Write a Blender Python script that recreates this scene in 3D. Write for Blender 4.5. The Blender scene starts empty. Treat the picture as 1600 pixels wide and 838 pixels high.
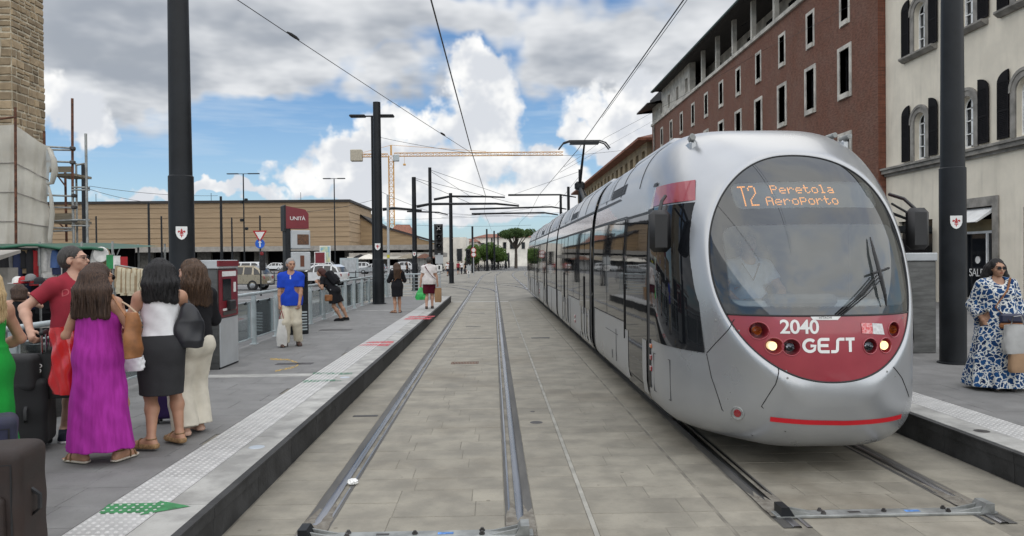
import bpy, bmesh, math, random
import numpy as np
from mathutils import Vector, Matrix
random.seed(7)
SC = bpy.context.scene
V = Vector
COL = SC.collection
R = math.radians
# ---------------------------------------------------------------- camera
FPX = 1155.6            # focal length in pixels of the 1600 px wide photograph
YAW, PITCH, ROLL = R(1.431), R(-0.709), R(0.6)
CAM = Vector((0, 0, 1.94))
fwd = Vector((math.sin(YAW)*math.cos(PITCH), math.cos(YAW)*math.cos(PITCH), math.sin(PITCH)))
r0 = Vector((math.cos(YAW), -math.sin(YAW), 0)); u0 = r0.cross(fwd)
RT = r0*math.cos(ROLL) - u0*math.sin(ROLL)
UP = u0*math.cos(ROLL) + r0*math.sin(ROLL)
cd = bpy.data.cameras.new('camera'); cam = bpy.data.objects.new('camera', cd); COL.objects.link(cam)
cd.sensor_width = 36; cd.lens = 26; cd.clip_start = 0.1; cd.clip_end = 8000
cam.matrix_world = Matrix((( RT.x, UP.x, -fwd.x, CAM.x), (RT.y, UP.y, -fwd.y, CAM.y), (RT.z, UP.z, -fwd.z, CAM.z), (0, 0, 0, 1)))
SC.camera = cam
SC.render.resolution_x = 1024; SC.render.resolution_y = 536

def ray(px, py):
    return fwd + RT*((px-800)/FPX) + UP*((419-py)/FPX)
def atY(px, py, Y):
    d = ray(px, py); return CAM + d*((Y-CAM.y)/d.y)
def atZ(px, py, z):
    d = ray(px, py); return CAM + d*((z-CAM.z)/d.z)
def atX(px, py, X):
    d = ray(px, py); return CAM + d*((X-CAM.x)/d.x)

# ---------------------------------------------------------------- sky and sun
SUN_EL, SUN_AZ = R(73), R(150)       # azimuth clockwise from +Y: high behind the camera, to the right
world = bpy.data.worlds.new('World'); SC.world = world; world.use_nodes = True
NT = world.node_tree; NT.nodes.clear()
def N(t, kind, **kw):
    n = t.nodes.new(kind)
    for k, v in kw.items(): setattr(n, k, v)
    return n
def L(t, a, b): t.links.new(a, b)
def wmath(op, a, b=None, c=None, clamp=False, t=NT):
    n = t.nodes.new('ShaderNodeMath'); n.operation = op; n.use_clamp = clamp
    for i, v in enumerate((a, b, c)):
        if v is None: continue
        if isinstance(v, (int, float)): n.inputs[i].default_value = v
        else: t.links.new(v, n.inputs[i])
    return n.outputs[0]
def vmath(op, a, b=None, c=None, t=NT):
    n = t.nodes.new('ShaderNodeVectorMath'); n.operation = op
    for i, v in enumerate((a, b, c)):
        if v is None: continue
        if isinstance(v, (tuple, list)): n.inputs[i].default_value = v
        else: t.links.new(v, n.inputs[i])
    return n.outputs[1] if op == 'LENGTH' else n.outputs[0]
def mixc(f, a, b, t=NT, mode='MIX'):
    n = t.nodes.new('ShaderNodeMix'); n.data_type = 'RGBA'; n.blend_type = mode
    for s, v in ((n.inputs[0], f), (n.inputs[6], a), (n.inputs[7], b)):
        if isinstance(v, (int, float)): s.default_value = v
        elif isinstance(v, tuple): s.default_value = (*v, 1)[:4]
        else: t.links.new(v, s)
    return n.outputs[2]
def mapr(v, a, b, c, d, t=NT, smooth=True):
    n = t.nodes.new('ShaderNodeMapRange'); n.interpolation_type = 'SMOOTHSTEP' if smooth else 'LINEAR'
    t.links.new(v, n.inputs[0])
    for i, x in zip((1, 2, 3, 4), (a, b, c, d)): n.inputs[i].default_value = x
    return n.outputs[0]
def noise(vec, scale, detail=4, rough=.55, t=NT, dist=0.0, out=0):
    n = t.nodes.new('ShaderNodeTexNoise'); n.inputs['Scale'].default_value = scale
    n.inputs['Detail'].default_value = detail; n.inputs['Roughness'].default_value = rough
    n.inputs['Distortion'].default_value = dist
    if vec is not None: t.links.new(vec, n.inputs['Vector'])
    return n.outputs[out]
sky = N(NT, 'ShaderNodeTexSky', sky_type='NISHITA', sun_disc=False)
sky.sun_elevation = SUN_EL; sky.sun_rotation = SUN_AZ; sky.air_density = 1.0; sky.dust_density = .6; sky.ozone_density = 2.2
tc = N(NT, 'ShaderNodeTexCoord'); D = tc.outputs['Generated']
sep = N(NT, 'ShaderNodeSeparateXYZ'); L(NT, D, sep.inputs[0])
az = wmath('ARCTAN2', sep.outputs[0], sep.outputs[1]); el = wmath('ARCSINE', sep.outputs[2])
# warped azimuth / elevation so that cloud outlines billow
warp = vmath('SUBTRACT', noise(D, 9, 3, .6, out=1), (.5, .5, .5))
warp = vmath('MULTIPLY', warp, (.16, .11, 0))
warp2 = vmath('MULTIPLY', vmath('SUBTRACT', noise(D, 34, 3, .62, out=1), (.5, .5, .5)), (.05, .04, 0))
cmb = N(NT, 'ShaderNodeCombineXYZ'); L(NT, az, cmb.inputs[0]); L(NT, el, cmb.inputs[1])
P0 = cmb.outputs[0]
PW = vmath('ADD', vmath('ADD', P0, warp), warp2)
PG = vmath('ADD', P0, vmath('MULTIPLY', warp, (1.3, 1.1, 0)))
def blobs(lst, P):
    m = None
    for (px, py, rx, ry) in lst:
        d = ray(px, py); a = math.atan2(d.x, d.y); e = math.asin(d.z/d.length)
        sx, sy = FPX/rx, FPX/ry
        v = vmath('MULTIPLY_ADD', P, (sx, sy, 0), (-a*sx, -e*sy, 0))
        l = vmath('LENGTH', v)
        if m is None: m = l
        else:
            n = NT.nodes.new('ShaderNodeMath'); n.operation = 'SMOOTH_MIN'
            L(NT, m, n.inputs[0]); L(NT, l, n.inputs[1]); n.inputs[2].default_value = .25; m = n.outputs[0]
    return m
WHITE = [(750, 120, 66, 52), (765, 205, 74, 66), (655, 200, 62, 36), (560, 262, 92, 40), (700, 270, 105, 44), (860, 268, 80, 30),
         (105, 150, 62, 44), (1000, 160, 92, 40), (985, 232, 52, 20), (790, 318, 200, 26), (470, 284, 52, 24), (300, 308, 110, 12), (640, 305, 150, 22), (890, 300, 130, 26), (150, 185, 34, 36), (960, 205, 46, 26)]
GREY = [(230, 50, 200, 66), (185, 128, 120, 44), (470, 55, 200, 74), (330, 130, 120, 30), (700, 20, 200, 44), (905, 70, 125, 76), (1010, 60, 125, 66), (610, 120, 110, 44), (1180, 40, 220, 120)]
fw = blobs(WHITE, PW); fg = blobs(GREY, PG)
# generic cloud deck that carries on over the rest of the sky
inv = wmath('DIVIDE', 1.0, wmath('ADD', wmath('MAXIMUM', sep.outputs[2], 0.0), .22))
flat = N(NT, 'ShaderNodeVectorMath', operation='SCALE'); L(NT, D, flat.inputs[0]); L(NT, inv, flat.inputs[3])
deck_n = noise(flat.outputs[0], 1.5, 5, .56)
far = mapr(wmath('ABSOLUTE', az), .62, .95, 0, 1)
high = mapr(el, .36, .52, 0, 1)
outside = wmath('MAXIMUM', far, high)
deck = wmath('MULTIPLY', mapr(deck_n, .40, .58, 0, 1), outside)
fine = noise(D, 16, 4, .62)
streak_v = N(NT, 'ShaderNodeMapping'); streak_v.inputs['Scale'].default_value = (1.4, 1.4, 11); L(NT, D, streak_v.inputs[0])
streak = noise(streak_v.outputs[0], 3.2, 4, .6)
veil = mapr(streak, .38, .70, 0.02, .72)
horizon = mapr(el, .02, .26, .58, 0)
veil = wmath('MAXIMUM', veil, horizon)
mw = mapr(wmath('ADD', fw, mapr(fine, .25, .75, .22, -.22)), 1.14, .76, 0, 1)
mg = mapr(wmath('ADD', fg, mapr(deck_n, .3, .7, .34, -.34)), 1.22, .70, 0, 1)
mg = wmath('MAXIMUM', mg, deck)
# tone inside the clouds: self shading from an offset noise sample (light comes from above)
offs = vmath('ADD', D, (0.012, 0, -.03))
n1 = noise(D, 11, 4, .58); n2 = noise(offs, 11, 4, .58)
relief = mapr(wmath('SUBTRACT', n2, n1), -.10, .12, 0, 1)
depth = mapr(fw, .15, 1.0, 1.0, .0)
wtone = mixc(relief, (.70, .73, .78), (1.0, 1.0, .99))
gn = noise(flat.outputs[0], 2.3, 4, .56)
gtone = mixc(mapr(gn, .36, .66, 0, 1), (.37, .40, .445), (.86, .87, .88))
gtone = mixc(mapr(fg, .55, 1.2, 0, .55), gtone, (.80, .815, .83))
skyt = vmath('MULTIPLY', sky.outputs[0], (.74, .95, 1.10))
skyc = N(NT, 'ShaderNodeVectorMath', operation='SCALE'); L(NT, skyt, skyc.inputs[0]); skyc.inputs[3].default_value = .118
c0 = mixc(wmath('MULTIPLY', veil, .62), skyc.outputs[0], (.60, .72, .84))
c1 = mixc(wmath('MULTIPLY', mg, .95), c0, gtone)
c2 = mixc(mw, c1, wtone)
bg = N(NT, 'ShaderNodeBackground'); L(NT, c2, bg.inputs[0]); bg.inputs[1].default_value = 1.0
wo = N(NT, 'ShaderNodeOutputWorld'); L(NT, bg.outputs[0], wo.inputs[0])
sl = bpy.data.lights.new('sun', 'SUN'); sl.energy = 3.3; sl.angle = R(142); sl.color = (1, .95, .87)
so = bpy.data.objects.new('sun', sl); COL.objects.link(so); so.location = (20, -30, 60)
tosun = Vector((math.sin(SUN_AZ)*math.cos(SUN_EL), math.cos(SUN_AZ)*math.cos(SUN_EL), math.sin(SUN_EL)))
so.rotation_euler = tosun.to_track_quat('Z', 'Y').to_euler()
vs = SC.view_settings; vs.view_transform = 'Standard'; vs.look = 'None'; vs.exposure = .02; vs.gamma = 1; vs.use_curve_mapping = False
SC.render.engine = 'CYCLES'

# ---------------------------------------------------------------- helpers
def tag(o, label=None, cat=None, group=None, kind=None):
    if label: o['label'] = label
    if cat: o['category'] = cat
    if group: o['group'] = group
    if kind: o['kind'] = kind
    return o
def thing(name, label, cat, loc=(0, 0, 0), rz=0, group=None):
    o = bpy.data.objects.new(name, None); COL.objects.link(o); o.empty_display_size = .2
    o.location = loc; o.rotation_euler = (0, 0, rz)
    return tag(o, label, cat, group)
def link(name, me, parent=None, loc=None, rot=None):
    o = bpy.data.objects.new(name, me); COL.objects.link(o)
    if parent is not None: o.parent = parent
    if loc is not None: o.location = loc
    if rot is not None: o.rotation_euler = rot
    return o
def dup(root, loc=None, rz=None, label=None, scale=None):
    c = root.copy(); COL.objects.link(c)
    def kids(src, dst):
        for ch in list(src.children):
            k = ch.copy(); COL.objects.link(k); k.parent = dst; kids(ch, k)
    kids(root, c)
    if loc is not None: c.location = loc
    if rz is not None: c.rotation_euler = (0, 0, rz)
    if label: c['label'] = label
    if scale: c.scale = scale
    return c

class MB:
    "collects faces of one mesh"
    def __init__(s): s.v = []; s.f = []; s.mi = []; s.cur = 0
    def add(s, vs, fs):
        b = len(s.v); s.v += [tuple(p) for p in vs]; s.f += [tuple(i+b for i in f) for f in fs]; s.mi += [s.cur]*len(fs); return s
    def box(s, x0, x1, y0, y1, z0, z1, M=None):
        vs = [Vector(p) for p in ((x0,y0,z0),(x1,y0,z0),(x1,y1,z0),(x0,y1,z0),(x0,y0,z1),(x1,y0,z1),(x1,y1,z1),(x0,y1,z1))]
        if M is not None: vs = [M @ p for p in vs]
        return s.add(vs, [(3,2,1,0),(4,5,6,7),(0,1,5,4),(1,2,6,5),(2,3,7,6),(3,0,4,7)])
    def cbox(s, x0, x1, y0, y1, z0, z1, c=.01, M=None):
        "chamfered box"
        bm = bmesh.new(); bmesh.ops.create_cube(bm, size=1)
        for v in bm.verts: v.co = Vector(((x0+x1)/2+v.co.x*(x1-x0), (y0+y1)/2+v.co.y*(y1-y0), (z0+z1)/2+v.co.z*(z1-z0)))
        bmesh.ops.bevel(bm, geom=list(bm.edges), offset=c, segments=1, affect='EDGES')
        bm.verts.index_update()
        vs = [M @ v.co if M is not None else v.co.copy() for v in bm.verts]; fs = [tuple(v.index for v in f.verts) for f in bm.faces]
        bm.free(); return s.add(vs, fs)
    def tube(s, pts, r, n=8, cap=True, r1=None):
        pts = [Vector(p) for p in pts]; k = len(pts)
        rs = r if isinstance(r, (list, tuple)) else [r + ((r1 if r1 is not None else r)-r)*i/max(1, k-1) for i in range(k)]
        vs = []; prev = None
        for i, p in enumerate(pts):
            t = (pts[min(i+1, k-1)] - pts[max(i-1, 0)]).normalized()
            a = Vector((0, 0, 1)) if abs(t.z) < .9 else Vector((1, 0, 0))
            if prev is not None: a = prev
            x = (a - t*a.dot(t)).normalized(); y = t.cross(x); prev = x
            for j in range(n):
                q = 2*math.pi*j/n; vs.append(p + (x*math.cos(q) + y*math.sin(q))*rs[i])
        fs = [(i*n+j, i*n+(j+1) % n, (i+1)*n+(j+1) % n, (i+1)*n+j) for i in range(k-1) for j in range(n)]
        if cap: fs += [tuple(range(n))[::-1], tuple((k-1)*n+j for j in range(n))]
        return s.add(vs, fs)
    def prism(s, poly, d0, d1, axis='y'):
        "poly: 2D points; extruded along axis. y: poly=(x,z); x: poly=(y,z); z: poly=(x,y)"
        def P(a, b, d): return {'y': (a, d, b), 'x': (d, a, b), 'z': (a, b, d)}[axis]
        n = len(poly); vs = [P(a, b, d0) for a, b in poly] + [P(a, b, d1) for a, b in poly]
        fs = [tuple(range(n))[::-1], tuple(range(n, 2*n))] + [(i, (i+1) % n, n+(i+1) % n, n+i) for i in range(n)]
        return s.add(vs, fs)
    def grid(s, pts, nu, nv, closeu=False):
        "pts listed row by row: nv rows of nu points"
        fs = []
        for j in range(nv-1):
            for i in range(nu if closeu else nu-1):
                fs.append((j*nu+i, j*nu+(i+1) % nu, (j+1)*nu+(i+1) % nu, (j+1)*nu+i))
        return s.add(pts, fs)
    def lathe(s, prof, n=16, c=(0, 0, 0)):
        vs = [(c[0]+r*math.cos(2*math.pi*j/n), c[1]+r*math.sin(2*math.pi*j/n), c[2]+z) for r, z in prof for j in range(n)]
        return s.grid(vs, n, len(prof), True)
    def mesh(s, name, mat, smooth=None, fix=True):
        me = bpy.data.meshes.new(name); me.from_pydata(s.v, [], s.f)
        mats = mat if isinstance(mat, (list, tuple)) else [mat]
        for m in mats: me.materials.append(m)
        if len(mats) > 1: me.polygons.foreach_set('material_index', s.mi)
        if fix:
            bm = bmesh.new(); bm.from_mesh(me); bmesh.ops.recalc_face_normals(bm, faces=bm.faces); bm.to_mesh(me); bm.free()
        if smooth is not None:
            me.shade_smooth()
            if smooth < 179: me.set_sharp_from_angle(angle=R(smooth))
        me.update(); return me
    def build(s, name, mat, parent=None, smooth=None, loc=None, rot=None, fix=True):
        return link(name, s.mesh(name, mat, smooth, fix), parent, loc, rot)
def box(name, mat, parent, *a, c=0, **k):
    m = MB()
    m.cbox(*a, c=c) if c else m.box(*a)
    return m.build(name, mat, parent, **k)
def arc(cx, cy, r, a0, a1, n): return [(cx+r*math.cos(R(a0+(a1-a0)*i/n)), cy+r*math.sin(R(a0+(a1-a0)*i/n))) for i in range(n+1)]
def text_mesh(name, txt, size, mat, extrude=.002, spacing=1.0, align='CENTER', shear=0, bold=0):
    cu = bpy.data.curves.new(name, 'FONT'); cu.body = txt; cu.size = size; cu.extrude = extrude; cu.space_character = spacing
    cu.align_x = align; cu.align_y = 'CENTER'; cu.shear = shear; cu.offset = bold; cu.resolution_u = 4
    o = bpy.data.objects.new(name, cu); COL.objects.link(o)
    me = bpy.data.meshes.new_from_object(o.evaluated_get(bpy.context.evaluated_depsgraph_get()))
    bpy.data.objects.remove(o); bpy.data.curves.remove(cu)
    me.name = name; me.materials.clear(); me.materials.append(mat); return me

# ---------------------------------------------------------------- materials
def mat(name, col, rough=.6, metal=0, var=.12, vscale=3.0, bump=0.0, bscale=40, spec=.5, coat=0, col2=None, stretch=None, obj=True, bdist=.01, detail=5, objvar=0.0, alpha=None, trans=0, emit=None, estr=0, rvar=.1):
    m = bpy.data.materials.new(name); m.use_nodes = True; t = m.node_tree; p = t.nodes['Principled BSDF']
    tcn = t.nodes.new('ShaderNodeTexCoord'); v = tcn.outputs['Object' if obj else 'Generated']
    if stretch:
        mp = t.nodes.new('ShaderNodeMapping'); mp.inputs['Scale'].default_value = stretch; t.links.new(v, mp.inputs[0]); v = mp.outputs[0]
    n = noise(v, vscale, detail, .6, t=t)
    if col2 is None: a = tuple(max(0, c*(1-var*1.6)) for c in col); b = tuple(min(1, c*(1+var)) for c in col)
    else: a, b = col, col2
    c = mixc(mapr(n, .3, .7, 0, 1, t=t), a, b, t=t)
    if objvar:
        oi = t.nodes.new('ShaderNodeObjectInfo')
        hs = t.nodes.new('ShaderNodeHueSaturation'); t.links.new(c, hs.inputs['Color'])
        t.links.new(wmath('MULTIPLY_ADD', oi.outputs['Random'], 2*objvar, 1-objvar, t=t), hs.inputs['Value']); c = hs.outputs[0]
    t.links.new(c, p.inputs['Base Color'])
    rr = mapr(n, .25, .75, max(.02, rough*(1-rvar)), min(1, rough*(1+rvar)), t=t); t.links.new(rr, p.inputs['Roughness'])
    p.inputs['Metallic'].default_value = metal; p.inputs['Specular IOR Level'].default_value = spec; p.inputs['Coat Weight'].default_value = coat
    p.inputs['Coat Roughness'].default_value = .06
    if trans: p.inputs['Transmission Weight'].default_value = trans
    if emit: p.inputs['Emission Color'].default_value = (*emit, 1); p.inputs['Emission Strength'].default_value = estr
    if bump:
        b = t.nodes.new('ShaderNodeBump'); b.inputs['Strength'].default_value = bump; b.inputs['Distance'].default_value = bdist
        t.links.new(noise(v, bscale, 4, .6, t=t), b.inputs['Height']); t.links.new(b.outputs[0], p.inputs['Normal'])
    m['n'] = 1
    return m
def stains(m, amt=.5, spot=7.0, tint=(.10, .085, .06)):
    "large stains, drips and chewing-gum spots on a stone surface"
    t = m.node_tree; p = t.nodes['Principled BSDF']; src = p.inputs['Base Color'].links[0].from_socket; tcn = t.nodes.new('ShaderNodeTexCoord'); v = tcn.outputs['Object']
    a = mapr(noise(v, .55, 6, .62, t=t), .48, .74, 0, amt, t=t); c = mixc(a, src, tint, t=t)
    vo = t.nodes.new('ShaderNodeTexVoronoi'); vo.inputs['Scale'].default_value = spot; t.links.new(v, vo.inputs['Vector'])
    big = mapr(noise(v, 2.1, 3, .5, t=t), .54, .64, 0, 1, t=t)
    c = mixc(wmath('MULTIPLY', mapr(vo.outputs['Distance'], .08, .14, .5, 0, t=t), big, t=t), c, tuple(x*.55 for x in tint), t=t)
    c = mixc(mapr(noise(v, 38, 4, .7, t=t), .55, .75, 0, .35, t=t), c, tuple(x*.8 for x in tint), t=t)
    t.links.new(c, p.inputs['Base Color']); return m
def glass_mat(name, tint=(.55, .58, .6), refl=.25, rough=.02, wav=0.0):
    m = bpy.data.materials.new(name); m.use_nodes = True; t = m.node_tree; t.nodes.clear()
    tr = t.nodes.new('ShaderNodeBsdfTransparent'); tr.inputs[0].default_value = (*tint, 1)
    gl = t.nodes.new('ShaderNodeBsdfGlossy'); gl.inputs['Roughness'].default_value = rough; gl.inputs[0].default_value = (.9, .93, .95, 1)
    lw = t.nodes.new('ShaderNodeLayerWeight'); lw.inputs[0].default_value = .35
    f = wmath('ADD', wmath('MULTIPLY', lw.outputs[0], .75, t=t), refl, clamp=True, t=t)
    mx = t.nodes.new('ShaderNodeMixShader'); t.links.new(f, mx.inputs[0]); t.links.new(tr.outputs[0], mx.inputs[1]); t.links.new(gl.outputs[0], mx.inputs[2])
    if wav:
        tcn = t.nodes.new('ShaderNodeTexCoord'); b = t.nodes.new('ShaderNodeBump'); b.inputs['Strength'].default_value = wav; b.inputs['Distance'].default_value = .05
        t.links.new(noise(tcn.outputs['Object'], .9, 2, .4, t=t), b.inputs['Height']); t.links.new(b.outputs[0], gl.inputs['Normal'])
    o = t.nodes.new('ShaderNodeOutputMaterial'); t.links.new(mx.outputs[0], o.inputs[0]); return m
M = {}
M['asphalt'] = mat('asphalt', (.135, .134, .132), .9, var=.12, vscale=.9, bump=.4, bscale=60)
M['paving'] = mat('paving_stone', (.246, .227, .184), .75, var=.15, vscale=2.6, bump=.35, bscale=55, objvar=.09, bdist=.006)
stains(M['paving'], .45, 6.5, (.13, .105, .07))
M['joint'] = mat('joint_mortar', (.20, .184, .15), .9, var=.25, vscale=3)
M['platform'] = mat('platform_stone', (.185, .183, .178), .8, var=.10, vscale=3.2, bump=.3, bscale=60, objvar=.06, bdist=.005)
stains(M['platform'], .35, 6, (.085, .082, .078))
M['coping'] = mat('coping_stone', (.36, .355, .335), .8, var=.2, vscale=3, bump=.35, bscale=80, objvar=.06, bdist=.004)
stains(M['coping'], .3, 9, (.16, .15, .13))
M['tactile'] = mat('tactile_tile', (.40, .395, .385), .75, var=.12, vscale=3, objvar=.05)
M['dot'] = mat('tactile_dot', (.52, .515, .50), .7, var=.1, vscale=6)
M['kerbdark'] = mat('dark_kerb_stone', (.032, .032, .032), .8, var=.35, vscale=3, bump=.5, bscale=25, objvar=.25, bdist=.01)
M['rail'] = mat('rail_steel', (.34, .34, .35), .30, 1, var=.25, vscale=4, stretch=(1, .08, 1), rvar=.4)
M['railside'] = mat('rail_dark_steel', (.085, .08, .078), .55, .7, var=.35, vscale=5, stretch=(1, .1, 1))
M['seal'] = mat('rail_seal', (.085, .082, .076), .7, var=.25, vscale=5, stretch=(1, .15, 1), bump=.3, bscale=30)
M['rubber'] = mat('groove_rubber', (.03, .028, .026), .85, var=.3)
M['galv'] = mat('galvanised_steel', (.30, .31, .30), .55, .6, var=.2, vscale=6)
M['greypaint'] = mat('grey_paint', (.40, .45, .46), .45, .1, var=.1, vscale=5)
M['anthracite'] = mat('anthracite_paint', (.0115, .0135, .016), .48, .0, spec=.28, var=.25, vscale=2, bump=.05, bscale=30)
M['black'] = mat('black_plastic', (.012, .012, .013), .5, var=.2)
M['whitep'] = mat('white_paint', (.74, .74, .72), .55, var=.06)
M['rust'] = mat('rust', (.14, .06, .035), .8, .3, var=.4, vscale=9, bump=.2)
M['redp'] = mat('red_paint', (.42, .015, .02), .4, var=.08)
# ---------------------------------------------------------------- ground, tracks, platforms
PZ = .27                     # platform height
TC_L, TC_R = -.57, 2.90      # track centres
m = MB(); S = 4500
m.add([(-S, -300, -.014), (S, -300, -.014), (S, S, -.014), (-S, S, -.014)], [(0, 1, 2, 3)])
ground = tag(m.build('ground', M['asphalt']), 'grey asphalt ground of the station square', 'ground', kind='structure')
# far paved junction, lighter than the asphalt
m = MB(); m.box(-9, 9.5, 34.2, 120, -.01, -.005)
tag(m.build('junction_paving', mat('junction_stone', (.235, .222, .19), .85, var=.2, vscale=.8, bump=.3, bscale=30)), 'worn stone paving of the tram junction', 'paving', kind='structure')
bed = MB().box(-1.95, 4.4, -5, 34.2, -.012, -.004).build('track_bed', M['joint'])
tag(bed, 'beige stone paving of the tram track bed between the platforms', 'paving', kind='structure')
zones = [(-1.935, -1.425, (.5,)), (-1.215, .065, (.75, 1.1)), (.285, .685, (.4,)), (.725, 1.665, (.6, .9)), (1.69, 2.03, (.34,)), (2.255, 3.545, (.75, 1.1)), (3.765, 4.36, (.6,))]
def slab(mb, x0, x1, y0, y1, zt, zb, c=.006, M=None):
    g = c
    vs = [(x0, y0, zb), (x1, y0, zb), (x1, y1, zb), (x0, y1, zb), (x0, y0, zt-c*.5), (x1, y0, zt-c*.5), (x1, y1, zt-c*.5), (x0, y1, zt-c*.5),
          (x0+g, y0+g, zt), (x1-g, y0+g, zt), (x1-g, y1-g, zt), (x0+g, y1-g, zt)]
    mb.add(vs, [(0,1,5,4),(1,2,6,5),(2,3,7,6),(3,0,4,7),(4,5,9,8),(5,6,10,9),(6,7,11,10),(7,4,8,11),(8,9,10,11)])
cnt = 0; far_slabs = MB(); y = 3.3
rows = []
while y < 34:
    rows.append(y); y += .31 + .05*random.random()
for i, y in enumerate(rows[:-1]):
    for (a, b, opts) in zones:
        if y < 5.3 and i % 1: continue
        x = a; first = True
        w = b-a
        if w < .7: cuts = [a, b]
        else:
            cuts = [a]; cx = a + random.uniform(.25, .75)
            while cx < b-.2: cuts.append(cx); cx += random.uniform(.42, .8)
            cuts.append(b)
        for x0, x1 in zip(cuts[:-1], cuts[1:]):
            zt = random.uniform(-.0015, .0008); g = .0025
            if cnt < 298:
                q = MB(); slab(q, x0+g, x1-g, y+g, rows[i+1]-g, zt, -.006, .004); q.build('paving_slab', M['paving'], bed); cnt += 1
            else: slab(far_slabs, x0+g, x1-g, y+g, rows[i+1]-g, zt, -.006, .004)
tag(far_slabs.build('paving_slabs', M['paving'], bed), kind='stuff')
# light mortar line along the middle
MB().box(.688, .722, 3.3, 33.5, -.006, .0005).build('mortar_line', mat('pale_mortar', (.31, .30, .265), .9, var=.15), bed)
# rails
def rail_path(X):
    pts = [(X, 5.2)]
    y = 8
    while y <= 200:
        off = (max(0, y-78))**2/900; pts.append((X+off, y)); y += 4 if y < 78 else 6
    return pts
def strip(pts, o0, o1, z):
    vs = []
    for i, (x, y) in enumerate(pts):
        a = pts[max(0, i-1)]; b = pts[min(len(pts)-1, i+1)]
        dx, dy = b[0]-a[0], b[1]-a[1]; l = math.hypot(dx, dy); nx, ny = dy/l, -dx/l
        for o in (o0, o1): vs.append((x+nx*o, y+ny*o, z(o) if callable(z) else z))
    m = MB(); n = len(pts)
    return vs, [(2*i, 2*i+1, 2*i+3, 2*i+2) for i in range(n-1)]
def profile_rail(pts, prof, closed=False):
    "prof: list of (offset, z)"
    m = MB(); k = len(prof); vs = []
    for i, (x, y) in enumerate(pts):
        a = pts[max(0, i-1)]; b = pts[min(len(pts)-1, i+1)]
        dx, dy = b[0]-a[0], b[1]-a[1]; l = math.hypot(dx, dy); nx, ny = dy/l, -dx/l
        for o, z in prof: vs.append((x+nx*o, y+ny*o, z))
    m.grid(vs, k, len(pts)); return m
def rail(X, side, label, pts=None, group='tram rails'):
    "side=+1: groove lies towards +x"
    pts = pts or rail_path(X); s = side
    t = thing('rail', label, 'rail', (0, 0, 0), group=group)
    f = lambda pr: [(s*o, z) for o, z in pr]
    profile_rail(pts, f([(-.100, .001), (-.030, .0035)])).build('outer_seal', M['seal'], t, fix=False)
    profile_rail(pts, f([(-.030, -.01), (-.030, .008), (-.024, .012), (.022, .012), (.030, .007), (.034, -.03)])).build('rail_head', M['rail'], t, smooth=40)
    profile_rail(pts, f([(.034, -.026), (.072, -.026)])).build('groove', M['rubber'], t, fix=False)
    profile_rail(pts, f([(.070, -.03), (.072, .004), (.088, .005)])).build('guard_lip', M['rail'], t, fix=False)
    profile_rail(pts, f([(.088, .0035), (.110, .001)])).build('inner_seal', M['seal'], t, fix=False)
    return t
rail(TC_L-.75, 1, 'grooved steel tram rail running alongside the platform with the red ticket machine')
rail(TC_L+.75, -1, 'grooved steel tram rail of the empty track, on the side towards the tram')
rail(TC_R-.75, 1, 'grooved steel tram rail running under the tram on its door side')
rail(TC_R+.75, -1, 'grooved steel tram rail under the tram beside the shopping side platform')
def branch(x0, y0, r, sgn, ang, label):
    for k, dx in enumerate((0, 1.5)):
        rr = r - sgn*dx
        pts = []
        for i in range(22):
            a = R(ang)*i/21; pts.append((x0+dx + sgn*rr*(1-math.cos(a)), y0 + rr*math.sin(a)))
        t = thing('rail', label, 'rail', group='curved branch rails at the junction')
        profile_rail(pts, [(-.11, .002), (.11, .002)]).build('seal', M['railside'], t, fix=False)
        profile_rail(pts, [(-.035, .012), (.035, .012)]).build('rail_head', M['rail'], t, fix=False)
branch(-1.32, 43, 24, -1, 88, 'curved branch rail bending away towards the station at the junction')
branch(2.15, 46, 30, -1, 88, 'curved branch rail crossing the junction from the tram track towards the station')
# steel end bars over the rail ends
def end_bar(xc, y, label):
    t = thing('end_bar', label, 'bar', (xc, y, 0), group='steel bars across the rail ends')
    g = M['galv']
    MB().cbox(-.83, .83, -.06, .06, .001, .022, .004).build('plate', g, t)
    for s in (-1, 1):
        m = MB(); m.prism([(s*.80, .02), (s*.80, .085), (s*.74, .085), (s*.70, .02)], -.065, .075, 'y'); m.build('stop_block', M['anthracite'] if s < 0 else g, t)
        m = MB(); m.prism([(s*.70, .02), (s*.72, .06), (s*.52, .02)], .03, .045, 'y'); m.build('gusset', g, t)
        m = MB(); m.prism([(s*.70, .02), (s*.72, .06), (s*.52, .02)], -.045, -.03, 'y'); m.build('gusset', g, t)
        for dy in (-.03, .035): MB().lathe([(0, .045), (.012, .045), (.012, .034), (.02, .034), (.02, .02)], 6, (s*.47, dy, 0)).build('bolt', M['railside'], t)
    MB().lathe([(0, .045), (.012, .045), (.012, .034), (.02, .034), (.02, .02)], 6, (0, .0, 0)).build('bolt', M['railside'], t)
    MB().box(.16, .27, -.02, .02, .0225, .0235).build('blue_mark', mat('blue_chalk', (.10, .24, .55), .8, var=.3, vscale=20), t)
    MB().box(-.27, -.18, -.018, .018, .0225, .0232).build('slot', M['railside'], t)
end_bar(TC_L, 5.17, 'bolted grey steel bar across the rail ends of the empty track')
end_bar(TC_R, 5.44, 'bolted grey steel bar across the rail ends in front of the tram')
fill = mat('rail_end_concrete', (.21, .195, .165), .9, col2=(.12, .105, .085), vscale=14, bump=.8, bscale=60, bdist=.01)
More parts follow.
